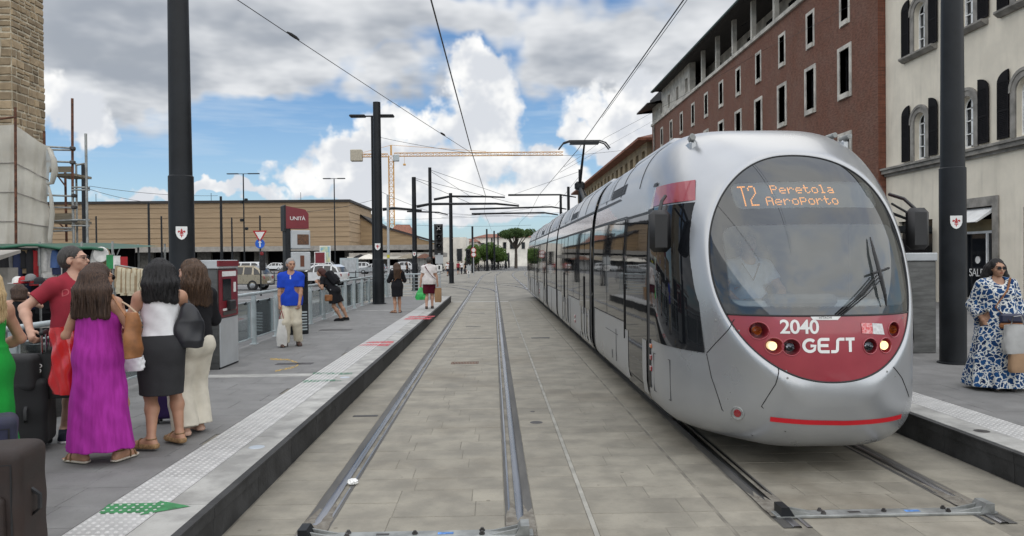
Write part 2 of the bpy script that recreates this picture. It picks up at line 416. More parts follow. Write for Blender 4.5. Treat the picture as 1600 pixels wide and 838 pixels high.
for X_ in (TC_L-.75, TC_L+.75, TC_R-.75, TC_R+.75):
    q = MB(); rr_ = random.Random(int(X_*100)); n_ = 14; v_ = []
    for j in range(n_):
        f = j/(n_-1); w_ = .105*(1-.35*f**3); 
        for i in range(7): g = i/6*2-1; v_.append((X_+g*w_+rr_.uniform(-.006, .006), (5.12 if X_ < 1 else 5.41)+f*(.95+.18*math.sin(i*2.1+X_)), .016-.03*f**2.2+rr_.uniform(-.002, .002)-.006*abs(g)**2))
    q.grid(v_, 7, n_); q.build('rail_end_fill', fill, bed, smooth=180, fix=False)
# drains and covers set in the track bed
def cover(name, lab, px0, px1, py, depth, matl, grate=False, z=.003, cat='drain'):
    a = atZ(px0, py, z); b = atZ(px1, py, z); y0 = (a.y+b.y)/2
    t = thing(name, lab, cat, ((a.x+b.x)/2, y0, 0)); w = (b.x-a.x)/2
    if not grate: MB().box(-w, w, -depth/2, depth/2, -.01, z).build('lid', matl, t)
    else:
        MB().box(-w, w, -depth/2, depth/2, -.012, -.002).build('pit', M['rubber'], t)
        k = max(6, int(w*2/.028))
        for i in range(k):
            x = -w + 2*w*(i+.5)/k; MB().box(x-.008, x+.008, -depth/2, depth/2, -.004, z).build('grate_bar', matl, t)
        for s in (-1, 1): MB().box(-w, w, s*depth/2-.01, s*depth/2+.01, -.004, z+.0005).build('grate_frame', matl, t)
    return t
cover('drain_grate', 'rusty brown drain grate between the rails of the empty track', 705, 748, 567, .26, M['rust'], True)
cover('drain_slot', 'long dark drain slot crossing between the rails of the empty track', 697, 771, 529, .06, M['railside'])
cover('drain_slot', 'short dark drain slot between the platform kerb and the nearest rail', 655, 678, 531, .06, M['railside'])
cover('drain_slot', 'short dark drain slot between the empty track and the pale mortar line', 789, 811, 528, .06, M['railside'])
cover('cover_plate', 'dark cover plate between the rails just beyond the drain slot', 728, 751, 510, .14, M['railside'])
cover('cover_plate', 'small dark cover plate between the rails closest to the end of the platform', 735, 757, 490, .14, M['railside'])
cover('drain_plate', 'black rectangular drain plate between mortar line and tram', 830, 859, 528, .16, M['anthracite'])
cover('utility_box', 'worn iron cover set beside the rail near the platform kerb', 552, 590, 650, .09, M['railside'])
for px, py, r, lab in ((838, 660, .075, 'small round iron cover beside the pale mortar line'), (832, 643, .03, 'tiny round iron plug beyond the small round cover')):
    p = atZ(px, py, .002)
    tag(MB().lathe([(0, .003), (r*.8, .003), (r, .001), (r, -.01)], 20, (p.x, p.y, 0)).build('manhole_cover', M['railside']), lab, 'cover')
MB().box(-1.86, .66, 33.6, 33.95, -.006, .001).build('stop_line', mat('pale_line_stone', (.42, .41, .38), .8), bed)
# crumpled paper on the rail
pp = atZ(551, 752, .03); m = MB(); rr = random.Random(3)
bm = bmesh.new(); bmesh.ops.create_icosphere(bm, subdivisions=3, radius=.04)
for v in bm.verts: v.co = v.co*(1+rr.uniform(-.28, .28)); v.co.z *= .6; v.co.x *= 1.1
me = bpy.data.meshes.new('paper_ball'); bm.to_mesh(me); bm.free(); me.materials.append(M['whitep'])
tag(link('paper_scrap', me, None, (pp.x, pp.y, .026)), 'crumpled scrap of white paper lying on the rail', 'litter')

# platforms -----------------------------------------------------------------
def dot_tile(w, l, dots):
    m = MB(); slab(m, .002, w-.002, .002, l-.002, 0, -.02, .003)
    if dots:
        m.cur = 1; k = 7
        for i in range(k):
            for j in range(k):
                cx, cy = w*(i+.5)/k, l*(j+.5)/k
                vs = [(cx+.017*math.cos(a), cy+.017*math.sin(a), -.001) for a in [q*math.pi/3 for q in range(6)]] + [(cx+.010*math.cos(a), cy+.010*math.sin(a), .005) for a in [q*math.pi/3 for q in range(6)]]
                m.add(vs, [(q, (q+1) % 6, 6+(q+1) % 6, 6+q) for q in range(6)] + [tuple(range(6, 12))])
    return m.mesh('tactile_tile', [M['tactile'], M['dot']])
def platform(name, xe, s, xback, y0, y1, lab):
    "xe: kerb face; s=-1 platform extends towards -x"
    a, b = sorted((xe+s*.05, xback))
    core = MB().box(a, b, y0, y1, -.02, PZ-.012).build(name, M['joint']); tag(core, lab, 'platform', kind='structure')
    X = lambda d0, d1: tuple(sorted((xe+s*d0, xe+s*d1)))
    # dark kerb blocks with a projecting ledge course
    y = y0
    while y < y1-.01:
        l = min(.98, y1-y); x0, x1 = X(0, .09)
        q = MB(); q.box(*X(.012, .09), y+.003, y+l-.003, -.02, .17); q.box(*X(.004+.004*random.random(), .09), y+.003, y+l-.003, .172, .248); q.box(*X(-.004, .06), y+.002, y+l-.002, .25, PZ-.004)
        q.build('kerb_block', M['kerbdark'], core)
        q = MB(); slab(q, *X(.055, .33), y+.003, y+l-.003, PZ+random.uniform(-.001, .0015), PZ-.02, .004); q.build('coping_stone', M['coping'], core); y += l
    t0 = dot_tile(.4, .4, True); t1 = dot_tile(.4, .4, False); y = y0
    x0, x1 = X(.333, .733)
    while y < y1-.3:
        q = link('tactile_tile', t0 if y < 15 else t1, core, (x0, y, PZ)); y += .4
    # paving
    x0, x1 = X(.736, abs(xback-xe)); y = y0; n = 0; rest = MB()
    while y < y1-.01:
        l = min(.42, y1-y); cx = x0 - random.uniform(.05, .75)
        while cx < x1:
            w = random.choice((.62, .84, .84)); u0_, u1_ = max(cx, x0), min(cx+w, x1)
            if u1_-u0_ > .05:
                g = .0018; z = PZ+random.uniform(-.001, .0005)
                if n < 230: q = MB(); slab(q, u0_+g, u1_-g, y+g, y+l-g, z, PZ-.015, .003); q.build('paving_slab', M['platform'], core); n += 1
                else: slab(rest, u0_+g, u1_-g, y+g, y+l-g, z, PZ-.015, .003)
            cx += w
        y += l
    if rest.v: tag(rest.build('paving_slabs', M['platform'], core), kind='stuff')
    return core
plL = platform('platform', -1.94, -1, -4.95, 2.2, 33.8, 'grey stone tram platform with the railing and ticket machine')
plR = platform('platform', 4.37, 1, 9.6, 2.2, 40.0, 'grey stone tram platform beside the tram on the shop side')
def decal(px_pts, z, name, matl, parent):
    vs = [atZ(x, y, z) for x, y in px_pts]; m = MB(); m.add(vs, [tuple(range(len(vs)))]); return m.build(name, matl, parent, fix=False)
def worn(name, col, base_scale=25, thr=.46):
    m = mat(name, col, .7, var=.15, vscale=12); t = m.node_tree; p = t.nodes['Principled BSDF']; out = t.nodes['Material Output']
    tr = t.nodes.new('ShaderNodeBsdfTransparent'); mx = t.nodes.new('ShaderNodeMixShader'); tcn = t.nodes.new('ShaderNodeTexCoord')
    t.links.new(mapr(noise(tcn.outputs['Object'], base_scale, 6, .65, t=t), thr-.05, thr+.07, 0, 1, t=t), mx.inputs[0]); t.links.new(tr.outputs[0], mx.inputs[1]); t.links.new(p.outputs[0], mx.inputs[2]); t.links.new(mx.outputs[0], out.inputs[0]); return m
grn = worn('worn_green_paint', (.035, .20, .07), 30, .33); grn2 = worn('faded_green_paint', (.06, .22, .13), 30, .50); redm = worn('faded_red_paint', (.58, .07, .09), 26, .47); yel = worn('worn_yellow_paint', (.62, .40, .07), 22, .5)
decal([(152.5, 803), (170, 787.5), (245, 785.7), (251, 782.5), (297.5, 791), (217.5, 805), (224, 801)], PZ+.0035, 'painted_arrow', grn, plL)
decal([(490, 582), (551, 582.5), (549, 585.5), (488, 585)], PZ+.003, 'painted_mark', grn2, plL)
decal([(473, 594), (520, 593), (538, 595), (473, 598)], PZ+.003, 'painted_mark', grn2, plL)
decal([(576, 534), (616, 533), (614, 536), (570, 536.5)], PZ+.003, 'painted_mark', redm, plL)
decal([(568, 538), (612, 537), (606, 541), (560, 540)], PZ+.003, 'painted_mark', redm, plL)
decal([(640, 494.5), (680, 493.5), (678, 495.5), (636, 496.5)], PZ+.003, 'painted_mark', redm, plL)
decal([(634, 497.5), (676, 496.5), (671, 499), (630, 499.5)], PZ+.003, 'painted_mark', redm, plL)
yp = [(422, 561), (450, 562), (462, 566), (467, 569), (462, 573), (430, 580)]
vs = []
for x, y in yp: vs += [atZ(x, y-1.1, PZ+.003), atZ(x, y+1.3, PZ+.003)]
m = MB(); m.add(vs, [(2*i, 2*i+1, 2*i+3, 2*i+2) for i in range(len(yp)-1)]); m.build('yellow_line', yel, plL, fix=False)
MB().box(-4.7, -2.68, 10.75, 11.02, PZ-.01, PZ+.0025).build('guide_strip', M['coping'], plL)
MB().box(-4.6, -2.3, 24.6, 24.75, PZ-.01, PZ+.0025).build('guide_strip', M['coping'], plL)
for a, b, y, d in ((432, 487, 569, .2), (500, 548, 516, .3), (628, 668, 461.0, 0)):
    if d:
        p, q = atZ(a, y, PZ), atZ(b, y, PZ); MB().box(p.x, q.x, p.y-d/2, p.y+d/2, PZ-.01, PZ+.003).build('platform_grating', M['railside'], plL)
blu = mat('glass_disc', (.42, .46, .50), .3, var=.1)
for px, py, par in ((401, 699, plL), (539, 590, plL), (623, 519, plL)):
    p = atZ(px, py, PZ); MB().lathe([(0, .004), (.062, .004), (.07, .002), (.07, -.01)], 20, (p.x, p.y, PZ)).build('inset_light', blu, par)
p = atZ(1534, 674, PZ); MB().lathe([(0, .004), (.062, .004), (.07, .002), (.07, -.01)], 20, (p.x, p.y, PZ)).build('inset_light', M['railside'], plR)
# road markings on the square, left
wl = worn('road_white', (.62, .62, .60), 6, .42)
for x0, x1, y0, y1 in ((-30, -6, 38, 38.2), (-24, -6, 47.6, 47.9), (-5.5, -5.35, 5, 33), (-30, -8, 60, 60.4)):
    tag(MB().box(x0, x1, y0, y1, -.012, -.009).build('road_line', wl), 'worn white line painted on the asphalt of the square', 'road marking', 'worn white lines painted on the square')
pv = MB().box(9.604, 15.7, 2, 130, -.012, PZ-.006).build('side_pavement', M['platform']); tag(pv, 'grey pavement along the shop fronts', 'pavement', kind='structure')
# ---------------------------------------------------------------- buildings
def brick_mat(name, c1, c2, mortar, sc=1.0, bw=.26, bh=.075, bump=.3, rot=None, mort=.012):
    m = mat(name, c1, .85, var=.2, vscale=.7); t = m.node_tree; p = t.nodes['Principled BSDF']
    tcn = t.nodes.new('ShaderNodeTexCoord'); mp = t.nodes.new('ShaderNodeMapping'); t.links.new(tcn.outputs['Object'], mp.inputs[0])
    if rot: mp.inputs['Rotation'].default_value = rot
    b = t.nodes.new('ShaderNodeTexBrick'); t.links.new(mp.outputs[0], b.inputs[0]); b.inputs['Scale'].default_value = sc
    b.inputs['Brick Width'].default_value = bw; b.inputs['Row Height'].default_value = bh; b.inputs['Mortar Size'].default_value = mort
    b.inputs['Color1'].default_value = (*c1, 1); b.inputs['Color2'].default_value = (*c2, 1); b.inputs['Mortar'].default_value = (*mortar, 1)
    n = noise(tcn.outputs['Object'], .35, 6, .65, t=t)
    c = mixc(mapr(n, .3, .7, .0, .45, t=t), b.outputs[0], tuple(x*.55 for x in c1), t=t)
    n2 = noise(tcn.outputs['Object'], 2.4, 5, .6, t=t)
    c = mixc(mapr(n2, .35, .75, 0, .3, t=t), c, tuple(min(1, x*1.5) for x in c2), t=t)
    mp2 = t.nodes.new('ShaderNodeMapping'); mp2.inputs['Scale'].default_value = (1, 3.2, 11); t.links.new(tcn.outputs['Object'], mp2.inputs[0])
    c = mixc(mapr(noise(mp2.outputs[0], 1.5, 3, .7, t=t), .35, .68, 0, .75, t=t), c, tuple(x*.42 for x in c2), t=t)
    t.links.new(c, p.inputs['Base Color'])
    bp = t.nodes.new('ShaderNodeBump'); bp.inputs['Strength'].default_value = bump; bp.inputs['Distance'].default_value = .01
    t.links.new(b.outputs[1], bp.inputs['Height']); bp.invert = True; t.links.new(bp.outputs[0], p.inputs['Normal']); return m
def streaked(name, col, dirt, rough=.85):
    "plaster with rain streaks and patches"
    m = mat(name, col, rough, var=.06, vscale=.9, bump=.15, bscale=12); t = m.node_tree; p = t.nodes['Principled BSDF']
    tcn = t.nodes.new('ShaderNodeTexCoord'); mp = t.nodes.new('ShaderNodeMapping'); mp.inputs['Scale'].default_value = (2.2, 2.2, .22); t.links.new(tcn.outputs['Object'], mp.inputs[0])
    s = noise(mp.outputs[0], 1.1, 6, .6, t=t); q = noise(tcn.outputs['Object'], .55, 6, .62, t=t)
    f = wmath('MULTIPLY', mapr(s, .45, .8, 0, .7, t=t), mapr(q, .35, .7, .2, 1, t=t), t=t)
    src = p.inputs['Base Color'].links[0].from_socket
    t.links.new(mixc(f, src, dirt, t=t), p.inputs['Base Color']); return m
M['brickred'] = brick_mat('red_brick', (.265, .090, .050), (.18, .060, .035), (.17, .09, .058), rot=(R(90), 0, R(90)))
M['stone_trim'] = mat('stone_trim', (.50, .475, .42), .8, var=.22, vscale=1.2, bump=.2)
M['cream'] = streaked('cream_plaster', (.72, .66, .545), (.38, .345, .28))
M['greytrim'] = mat('grey_stone_trim', (.25, .235, .21), .85, var=.25, vscale=2, bump=.3, bscale=15)
M['paneglass'] = glass_mat('window_pane_glass', (.35, .37, .38), .26, .03)
M['darkglass'] = mat('dark_window_glass', (.012, .014, .017), .08, var=.2, spec=.6)
M['winwhite'] = mat('white_window_frame', (.8, .81, .8), .5, var=.08)
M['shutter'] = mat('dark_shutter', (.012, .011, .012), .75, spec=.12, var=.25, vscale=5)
M['eave'] = mat('dark_eave_wood', (.03, .026, .024), .8, var=.3, vscale=2, stretch=(4, .3, 4))
M['tileroof'] = mat('terracotta_tiles', (.22, .085, .05), .85, var=.35, vscale=3, bump=.4, bscale=8)
M['concrete'] = mat('pale_concrete', (.30, .28, .25), .85, var=.15, vscale=1)
M['curtain'] = mat('pale_curtain', (.42, .44, .45), .8, var=.12, vscale=5, stretch=(1, 8, .4))

# ---- brick building along the right side
BX = 15.3
bb = thing('brick_building', 'dark red brick building with pale framed windows and a loggia under deep eaves', 'building', (BX, 29, 0))
def wallx(name, matl, parent, x, y0, y1, z0, z1, holes, th=.45):
    "wall facing -x in the plane x, with rectangular holes (ya,yb,za,zb); built from strips"
    ys = sorted({y0, y1, *[h[0] for h in holes], *[h[1] for h in holes]}); m = MB()
    for a, b in zip(ys[:-1], ys[1:]):
        hs = sorted([(h[2], h[3]) for h in holes if h[0] <= a+1e-6 and h[1] >= b-1e-6]); z = z0
        for za, zb in hs:
            if za > z: m.box(x, x+th, a, b, z, za)
            z = zb
        if z < z1: m.box(x, x+th, a, b, z, z1)
    bm = bmesh.new(); me = m.mesh(name, matl); bm.from_mesh(me); bmesh.ops.remove_doubles(bm, verts=bm.verts, dist=.0005)
    seen = {}; kill = []
    for f in bm.faces:
        k = tuple(sorted(v.index for v in f.verts))
        if k in seen: kill += [f, seen[k]]
        else: seen[k] = f
    bmesh.ops.delete(bm, geom=list(set(kill)), context='FACES_ONLY'); bm.to_mesh(me); bm.free()
    return link(name, me, parent)
def winrect(parent, x, ya, yb, za, zb, fr=.14, depth=.28, trim=True, proud=.04, glazed=True):
    f = None
    m = MB()
    if trim:
        m.box(x-proud, x+.3, ya-fr, ya, za-fr*1.3, zb+fr); m.box(x-proud, x+.3, yb, yb+fr, za-fr*1.3, zb+fr)
        m.box(x-proud, x+.3, ya, yb, zb, zb+fr); m.box(x-proud-.06, x+.3, ya, yb, za-fr*1.3, za)
    else: m.box(x-.03, x+.3, ya-.03, yb+.03, za-.1, za-.002)
    f = m.build('window', M['stone_trim'], parent)
    g = x+depth; MB().box(g+.02, g+.03, ya, yb, za, zb).build('pane', M['paneglass'], f)
    q = MB(); w = .05
    for a, b, c, d in ((ya, ya+w, za, zb), (yb-w, yb, za, zb), (ya+w, yb-w, zb-w, zb), (ya+w, yb-w, za, za+w), ((ya+yb)/2-.03, (ya+yb)/2+.03, za+w, zb-w)): q.box(g-.03, g+.015, a, b, c, d)
    q.build('sash', M['shutter'], f)
    if random.random() < .45: MB().box(g+.041, g+.05, ya+.04, yb-.04, za+(zb-za)*random.uniform(.2, .75), zb).build('blind', M['curtain'], f)
    return f
ww = [31.75+3.47*i for i in range(11)]
holes = []; wins = []
for i, y in enumerate(ww):
    if y > 69: continue
    wins.append((y-.32, y+.32, 12.1, 13.5, .16, False)); wins.append((y-.45, y+.45, 8.95, 10.85, .17, True)); wins.append((y-.45, y+.45, 5.2, 7.1, .17, True)); wins.append((y-.8, y+.8, .6, 3.6, .12, True))
L_ = lambda o: o-29.0
for w in wins: holes.append((L_(w[0]), L_(w[1]), w[2], w[3]))
wallx('wall', M['brickred'], bb, 0, 0, 41.5, 0, 14.4, holes)
for w in wins: winrect(bb, 0, L_(w[0]), L_(w[1]), w[2], w[3], fr=w[4], trim=True, proud=.05 if w[5] else .02)
MB().box(-.12, .4, -.02, 41.55, 14.4, 14.62).build('sill_band', M['stone_trim'], bb)
MB().box(.3, 14, -.01, .45, 0, 17.05).build('end_wall', M['brickred'], bb); MB().box(.45, 14, 41, 41.5, 0, 16.6).build('end_wall', M['brickred'], bb)
MB().box(1.9, 2.1, .45, 41, 0, 17.0).build('back_wall', M['stone_trim'], bb)
MB().box(.45, 1.9, .45, 41, 14.42, 14.5).build('loggia_floor', M['concrete'], bb)
for i in range(9):
    y = .6+3.47*i-.2; MB().box(.04, .30, y, y+.27, 14.62, 17.05).build('loggia_column', M['stone_trim'], bb)
for i in range(8):
    y = 1.2+3.47*i+.6; MB().box(1.86, 1.899, y, y+1.2, 14.5, 16.5).build('loggia_door', M['darkglass'], bb)
h2 = [(28.6+2.9*i, 29.4+2.9*i, 14.9, 16.0) for i in range(4)]
wallx('attic_wall', M['stone_trim'], bb, .02, 27.99, 41.5, 14.62, 17.05, h2)
for h in h2: MB().box(.3, .33, h[0], h[1], h[2], h[3]).build('attic_window', M['darkglass'], bb)
m = MB(); m.prism([(-.88, 16.72), (-.88, 16.84), (14, 18.9), (14, 17.1), (.0, 17.06)], -.6, 37.5, 'y'); m.build('roof', M['eave'], bb)
m = MB(); m.prism([(-1.3, 15.75), (-1.3, 15.88), (.6, 16.25), (14, 17.6), (14, 17.15), (.0, 17.1), (.02, 16.15)], 37.55, 42.4, 'y'); m.build('roof', M['eave'], bb)
m = MB(); m.tube([(-.93, -.6, 16.83), (-.93, 37.5, 16.83)], .07, 8); m.build('gutter', mat('copper_gutter', (.08, .12, .115), .5, .4), bb)
for y in (40.2,):
    MB().tube([(-.12, y, 0), (-.12, y, 14.3)], .07, 8).build('drainpipe', M['greytrim'], bb)
MB().tube([(-.3, 14, 15.6), (-.9, 13.4, 15.2), (-.3, 14, 15.6)], .03, 6).build('floodlight_bracket', M['anthracite'], bb)
MB().cbox(-.95, -.6, 7.2, 7.7, 14.7, 14.9, .03).build('floodlight', M['greytrim'], bb); MB().tube([(-.65, 7.4, 14.8), (.1, 7.4, 14.6)], .02, 6).build('floodlight_bracket', M['anthracite'], bb)

# ---- cream building with arched shuttered windows
CX = 15.6
cb = thing('cream_building', 'cream plastered building with arched windows and black shutters beside the brick building', 'building', (CX, 0, 0))
Y0, Y1 = 14.0, 28.98
def arch_pts(yc, w, z0, zs, n=12):
    return [(yc-w, z0), (yc-w, zs)] + [(yc-w*math.cos(math.pi*i/n), zs+w*math.sin(math.pi*i/n)) for i in range(1, n)] + [(yc+w, zs), (yc+w, z0)]
cols = [26.62, 23.95, 21.3, 18.6, 16.0]
rowsz = [(5.42, 6.75), (9.35, 10.75), (13.3, 14.6)]
def arched_wall(parent, x, y0, y1, z0, z1, ops, th=.4):
    "wall facing -x with arched openings on one row"
    m = MB(); n = 12
    e = [y0] + [v for (yc, w, a, s) in sorted(ops) for v in (yc-w, yc+w)] + [y1]
    for i in range(0, len(e), 2):
        if e[i+1]-e[i] > .01: m.box(x, x+th, e[i], e[i+1], z0, z1)
    for (yc, w, a, s) in ops:
        if a > z0: m.box(x, x+th, yc-w, yc+w, z0, a)
        top = [(yc-w*math.cos(math.pi*i/n), s+w*math.sin(math.pi*i/n)) for i in range(n+1)]
        for i in range(n):
            (ya, za), (yb, zb) = top[i], top[i+1]
            m.add([(x, ya, za), (x, yb, zb), (x, yb, z1), (x, ya, z1), (x+th, ya, za), (x+th, yb, zb)], [(0, 1, 2, 3), (0, 4, 5, 1)])
    return m.build('wall', M['cream'], parent, fix=False)
zb = [5.0, 8.75, 12.6, 17.0]
for k, (a, s) in enumerate(rowsz):
    arched_wall(cb, 0, Y0, Y1, zb[k], zb[k+1], [(c, .36, a, s) for c in cols])
dh = [(Yc-w, Yc+w, a, b) for Yc, w, a, b in ((23.55, .85, 0.0, 3.45), (20.2, 1.2, .2, 3.3), (27.0, 1.1, .1, 3.2), (17, 1.2, .2, 3.3))]
wallx('wall', M['cream'], cb, 0, Y0, Y1, 0, 5.0, dh, .4)
MB().box(.45, 10, Y0+.02, Y0+.4, 0, 17).build('side_wall', M['cream'], cb)
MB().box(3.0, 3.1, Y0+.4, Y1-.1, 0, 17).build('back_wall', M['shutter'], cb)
MB().box(-.9, 10, Y0-.3, Y1+.05, 17.002, 17.3).build('roof', M['eave'], cb)
for z0, z1, d in ((5.02, 5.12, .08), (5.12, 5.26, .2), (5.26, 5.34, .26)): MB().box(-d, .05, Y0, Y1-.002, z0, z1-.002).build('string_course', M['greytrim'], cb)
louvre = None
def shutter_mesh():
    q = MB(); w, h = .5, 1.72
    q.box(-.05, -.01, 0, .05, 0, h); q.box(-.05, -.01, w-.05, w, 0, h)
    q.box(-.05, -.01, .05, w-.05, 0, .08); q.box(-.05, -.01, .05, w-.05, .82, .9)
    z = .1
    while z < h-.02:
        if not (.8 < z < .92): q.box(-.045, -.015, .05, w-.05, z, z+.035)
        z += .055
    # quarter round head
    n = 6
    for i in range(n):
        a0, a1 = math.pi/2*i/n, math.pi/2*(i+1)/n
        y0_, y1_ = w*(1-math.cos(a0)), w*(1-math.cos(a1)); za, zbb = h+.34*math.sin(a0), h+.34*math.sin(a1)
        q.add([(-.05, y0_, h), (-.05, y1_, h), (-.05, y1_, zbb), (-.05, y0_, za), (-.01, y0_, h), (-.01, y1_, h), (-.01, y1_, zbb), (-.01, y0_, za)], [(0,1,2,3), (7,6,5,4), (3,2,6,7)])
    q.box(-.03, -.012, .05, w-.05, 0, h)
    return q.mesh('shutter', M['shutter'])
sm = shutter_mesh()
for k, (a, s) in enumerate(rowsz):
    for c in cols:
        q = MB(); n = 14; w0, w1 = .37, .58
        pts = lambda w, x: [(x, c-w, a-.02), (x, c-w, s)] + [(x, c-w*math.cos(math.pi*i/n), s+w*math.sin(math.pi*i/n)) for i in range(1, n)] + [(x, c+w, s), (x, c+w, a-.02)]
        o, i_ = pts(w1, -.05), pts(w0, -.05); o2, i2 = pts(w1, .02), pts(w0, .12); kk = len(o)
        q.add(o+i_+o2+i2, [(j, j+1, kk+j+1, kk+j) for j in range(kk-1)] + [(2*kk+j, 2*kk+j+1, j+1, j) for j in range(kk-1)] + [(kk+j, kk+j+1, 3*kk+j+1, 3*kk+j) for j in range(kk-1)])
        o, i_ = pts(w1+.07, -.075), pts(w1-.03, -.075); o2, i2 = pts(w1+.07, .0), pts(w1-.03, 0)
        q.add(o[1:-1]+i_[1:-1]+o2[1:-1]+i2[1:-1], [(j, j+1, kk-2+j+1, kk-2+j) for j in range(kk-3)] + [(2*(kk-2)+j, 2*(kk-2)+j+1, j+1, j) for j in range(kk-3)] + [(kk-2+j, kk-2+j+1, 3*(kk-2)+j+1, 3*(kk-2)+j) for j in range(kk-3)])
        win = q.build('window', M['greytrim'], cb)
        ap = arch_pts(c, .36, a, s); m = MB(); m.prism(ap, .22, .235, 'x'); m.build('pane', M['darkglass'], win)
        m = MB(); m.prism([(y, z) for y, z in arch_pts(c, .3, a+.05, s)], .30, .31, 'x'); m.build('curtain', M['curtain'], win)
        q = MB()
        for y0_, y1_, z0_, z1_ in ((c-.36, c-.30, a, s+.02), (c+.30, c+.36, a, s+.02), (c-.045, c+.045, a, s+.33), (c-.3, c+.3, a, a+.09), (c-.3, c+.3, a+.47, a+.50), (c-.3, c+.3, a+.9, a+.93), (c-.3, c+.3, s-.03, s+.01)): q.box(.16, .215, y0_, y1_, z0_, z1_)
        o, i_ = [(.17, y, z) for y, z in arch_pts(c, .36, s, s)][1:-1], [(.17, y, z) for y, z in arch_pts(c, .295, s, s)][1:-1]; kk = len(o)
        q.add(o+i_, [(j, j+1, kk+j+1, kk+j) for j in range(kk-1)]); q.build('sash', M['winwhite'], win)
        for sgn in (-1, 1):
            sh = link('shutter', sm, win, (-.03, c+sgn*(.62 if sgn < 0 else .62)-(.5 if sgn < 0 else 0), a+.02))
            if sgn > 0: sh.scale = (1, -1, 1); sh.location.y = c+.62+.5
        # mirrored leaves: the round corner faces the opening
        if k > 0:
            m = MB(); m.prism([(-.24, a-.09), (-.24, a-.03), (.05, a-.022), (.05, a-.2), (-.1, a-.2)], c-1.05, c+1.05, 'y'); m.build('sill', M['greytrim'], win)
# shop front
sf = MB(); sf.box(-.05, .3, 22.42, 22.70, 0, 3.75); sf.box(-.05, .3, 24.40, 24.68, 0, 3.75); sf.box(-.05, .3, 22.70, 24.40, 3.45, 3.75)
shop = sf.build('shop_front', M['greytrim'], cb)
MB().box(.2, .22, 22.7, 24.4, .5, 2.62).build('shop_pane', M['darkglass'], shop)
MB().box(.12, .2, 22.7, 24.4, .0, .5).build('shop_plinth', M['concrete'], shop)
q = MB()
for a in (22.7, 23.2, 24.34): q.box(.14, .198, a, a+.06, .5, 2.6)
q.box(.14, .198, 22.7, 24.4, 2.6, 2.68); q.build('shop_frame', M['winwhite'], shop)
MB().box(.2, .25, 22.7, 24.4, 2.68, 3.05).build('transom', mat('ochre_panel', (.25, .2, .11), .7), shop)
m = MB(); m.prism([(-.5, 2.93), (-.55, 2.95), (.1, 3.42), (.16, 3.4), (.1, 3.3)], 22.75, 24.36, 'y'); m.build('awning', M['whitep'], shop)
tm = text_mesh('shop_lettering', 'SALDI', .36, M['whitep'], .003, .95); link('shop_lettering', tm, shop, (.186, 23.72, 1.32), (R(90), 0, R(-90)))
MB().lathe([(0, 0), (.12, 0), (.12, .01)], 16).build('round_sticker', M['whitep'], shop, loc=(.186, 23.72, 1.75), rot=(0, R(-90), 0))
MB().box(.18, .196, 23.5, 23.9, .65, .95).build('poster', M['whitep'], shop)
q = MB(); q.tube([(.8, 23.75, .6), (.8, 23.75, 1.6), (.8, 23.75, 2.0), (.8, 23.75, 2.2)], [.16, .12, .17, .06], 10); q.tube([(.8, 23.75, 2.2), (.8, 23.75, 2.3), (.8, 23.75, 2.45)], [.05, .09, .05], 10); q.build('mannequin', M['whitep'], shop, smooth=60)
MB().cbox(-.45, -.3, 24.6, 24.8, 3.62, 3.72, .02).build('wall_lamp', M['anthracite'], cb); MB().tube([(-.4, 24.7, 3.7), (0, 24.8, 3.78)], .02, 6).build('wall_lamp_arm', M['anthracite'], cb)
MB().box(-.06, .3, 19.0, 19.3, 0, 3.6).build('door_surround', M['greytrim'], cb)
MB().box(.15, .2, 19.3, 21.4, .2, 3.3).build('shop_pane', M['darkglass'], cb); MB().box(.15, .2, 25.9, 28.1, .1, 3.2).build('shop_pane', M['darkglass'], cb); MB().box(.15, .2, 15.8, 18.2, .2, 3.3).build('shop_pane', M['darkglass'], cb)
# black cafe canopy in front of it
cc = thing('cafe_canopy', 'black framed cafe canopy with slatted sides in front of the cream building', 'canopy', (0, 0, 0))
q = MB(); q.box(11.6, 15.4, 25.6, 28.6, 2.75, 2.95); q.build('roof', M['anthracite'], cc)
for x in (11.7, 15.1):
    for y in (25.7, 28.4): MB().box(x, x+.1, y, y+.1, 0, 2.75).build('post', M['anthracite'], cc)
m = MB(); m.tube([(11.65, 25.7, 2.95), (11.65, 25.7, 4.0), (13.4, 25.7, 3.65), (15.2, 25.7, 2.96)], .05, 6); m.build('arched_frame', M['anthracite'], cc)
for i in range(5): MB().tube([(12.0+.7*i, 25.7, 2.95), (12.0+.7*i, 25.7, 3.92-.22*i)], .03, 6).build('upright', M['anthracite'], cc)
for i in range(4): MB().box(11.7, 15.2, 25.62, 25.66, .3+.58*i, .75+.58*i).build('side_panel', M['shutter'], cc)

# ---- ochre building with hipped tile roof beyond
ob = thing('ochre_building', 'ochre stone building with open top-floor gallery and terracotta hipped roof beyond the brick building', 'building', (BX, 73, 0))
M['ochre'] = mat('ochre_stone', (.30, .235, .145), .85, var=.2, vscale=.5, bump=.2, bscale=4)
gh = [(1.0+3.2*i, 2.6+3.2*i, 11.0, 12.7) for i in range(18)] + [(1.2+4*i, 2.4+4*i, 6.6, 8.6) for i in range(15)]
wallx('wall', M['ochre'], ob, 0, 0, 60, 0, 13.4, gh, .5)
for h in gh: MB().box(.42, .45, h[0], h[1], h[2], h[3]).build('window', M['darkglass'], ob)
fh = MB()
fh.box(.5, 4, .0, .4, 0, 13.4); fh.box(4, 6.2, 0, .4, 0, 11); fh.box(4, 6.2, 0, .4, 12.9, 13.4); fh.box(6.2, 14, 0, .4, 0, 13.4); fh.build('end_wall', M['ochre'], ob)
MB().box(4, 6.2, .3, .35, 11, 12.9).build('window', M['darkglass'], ob)
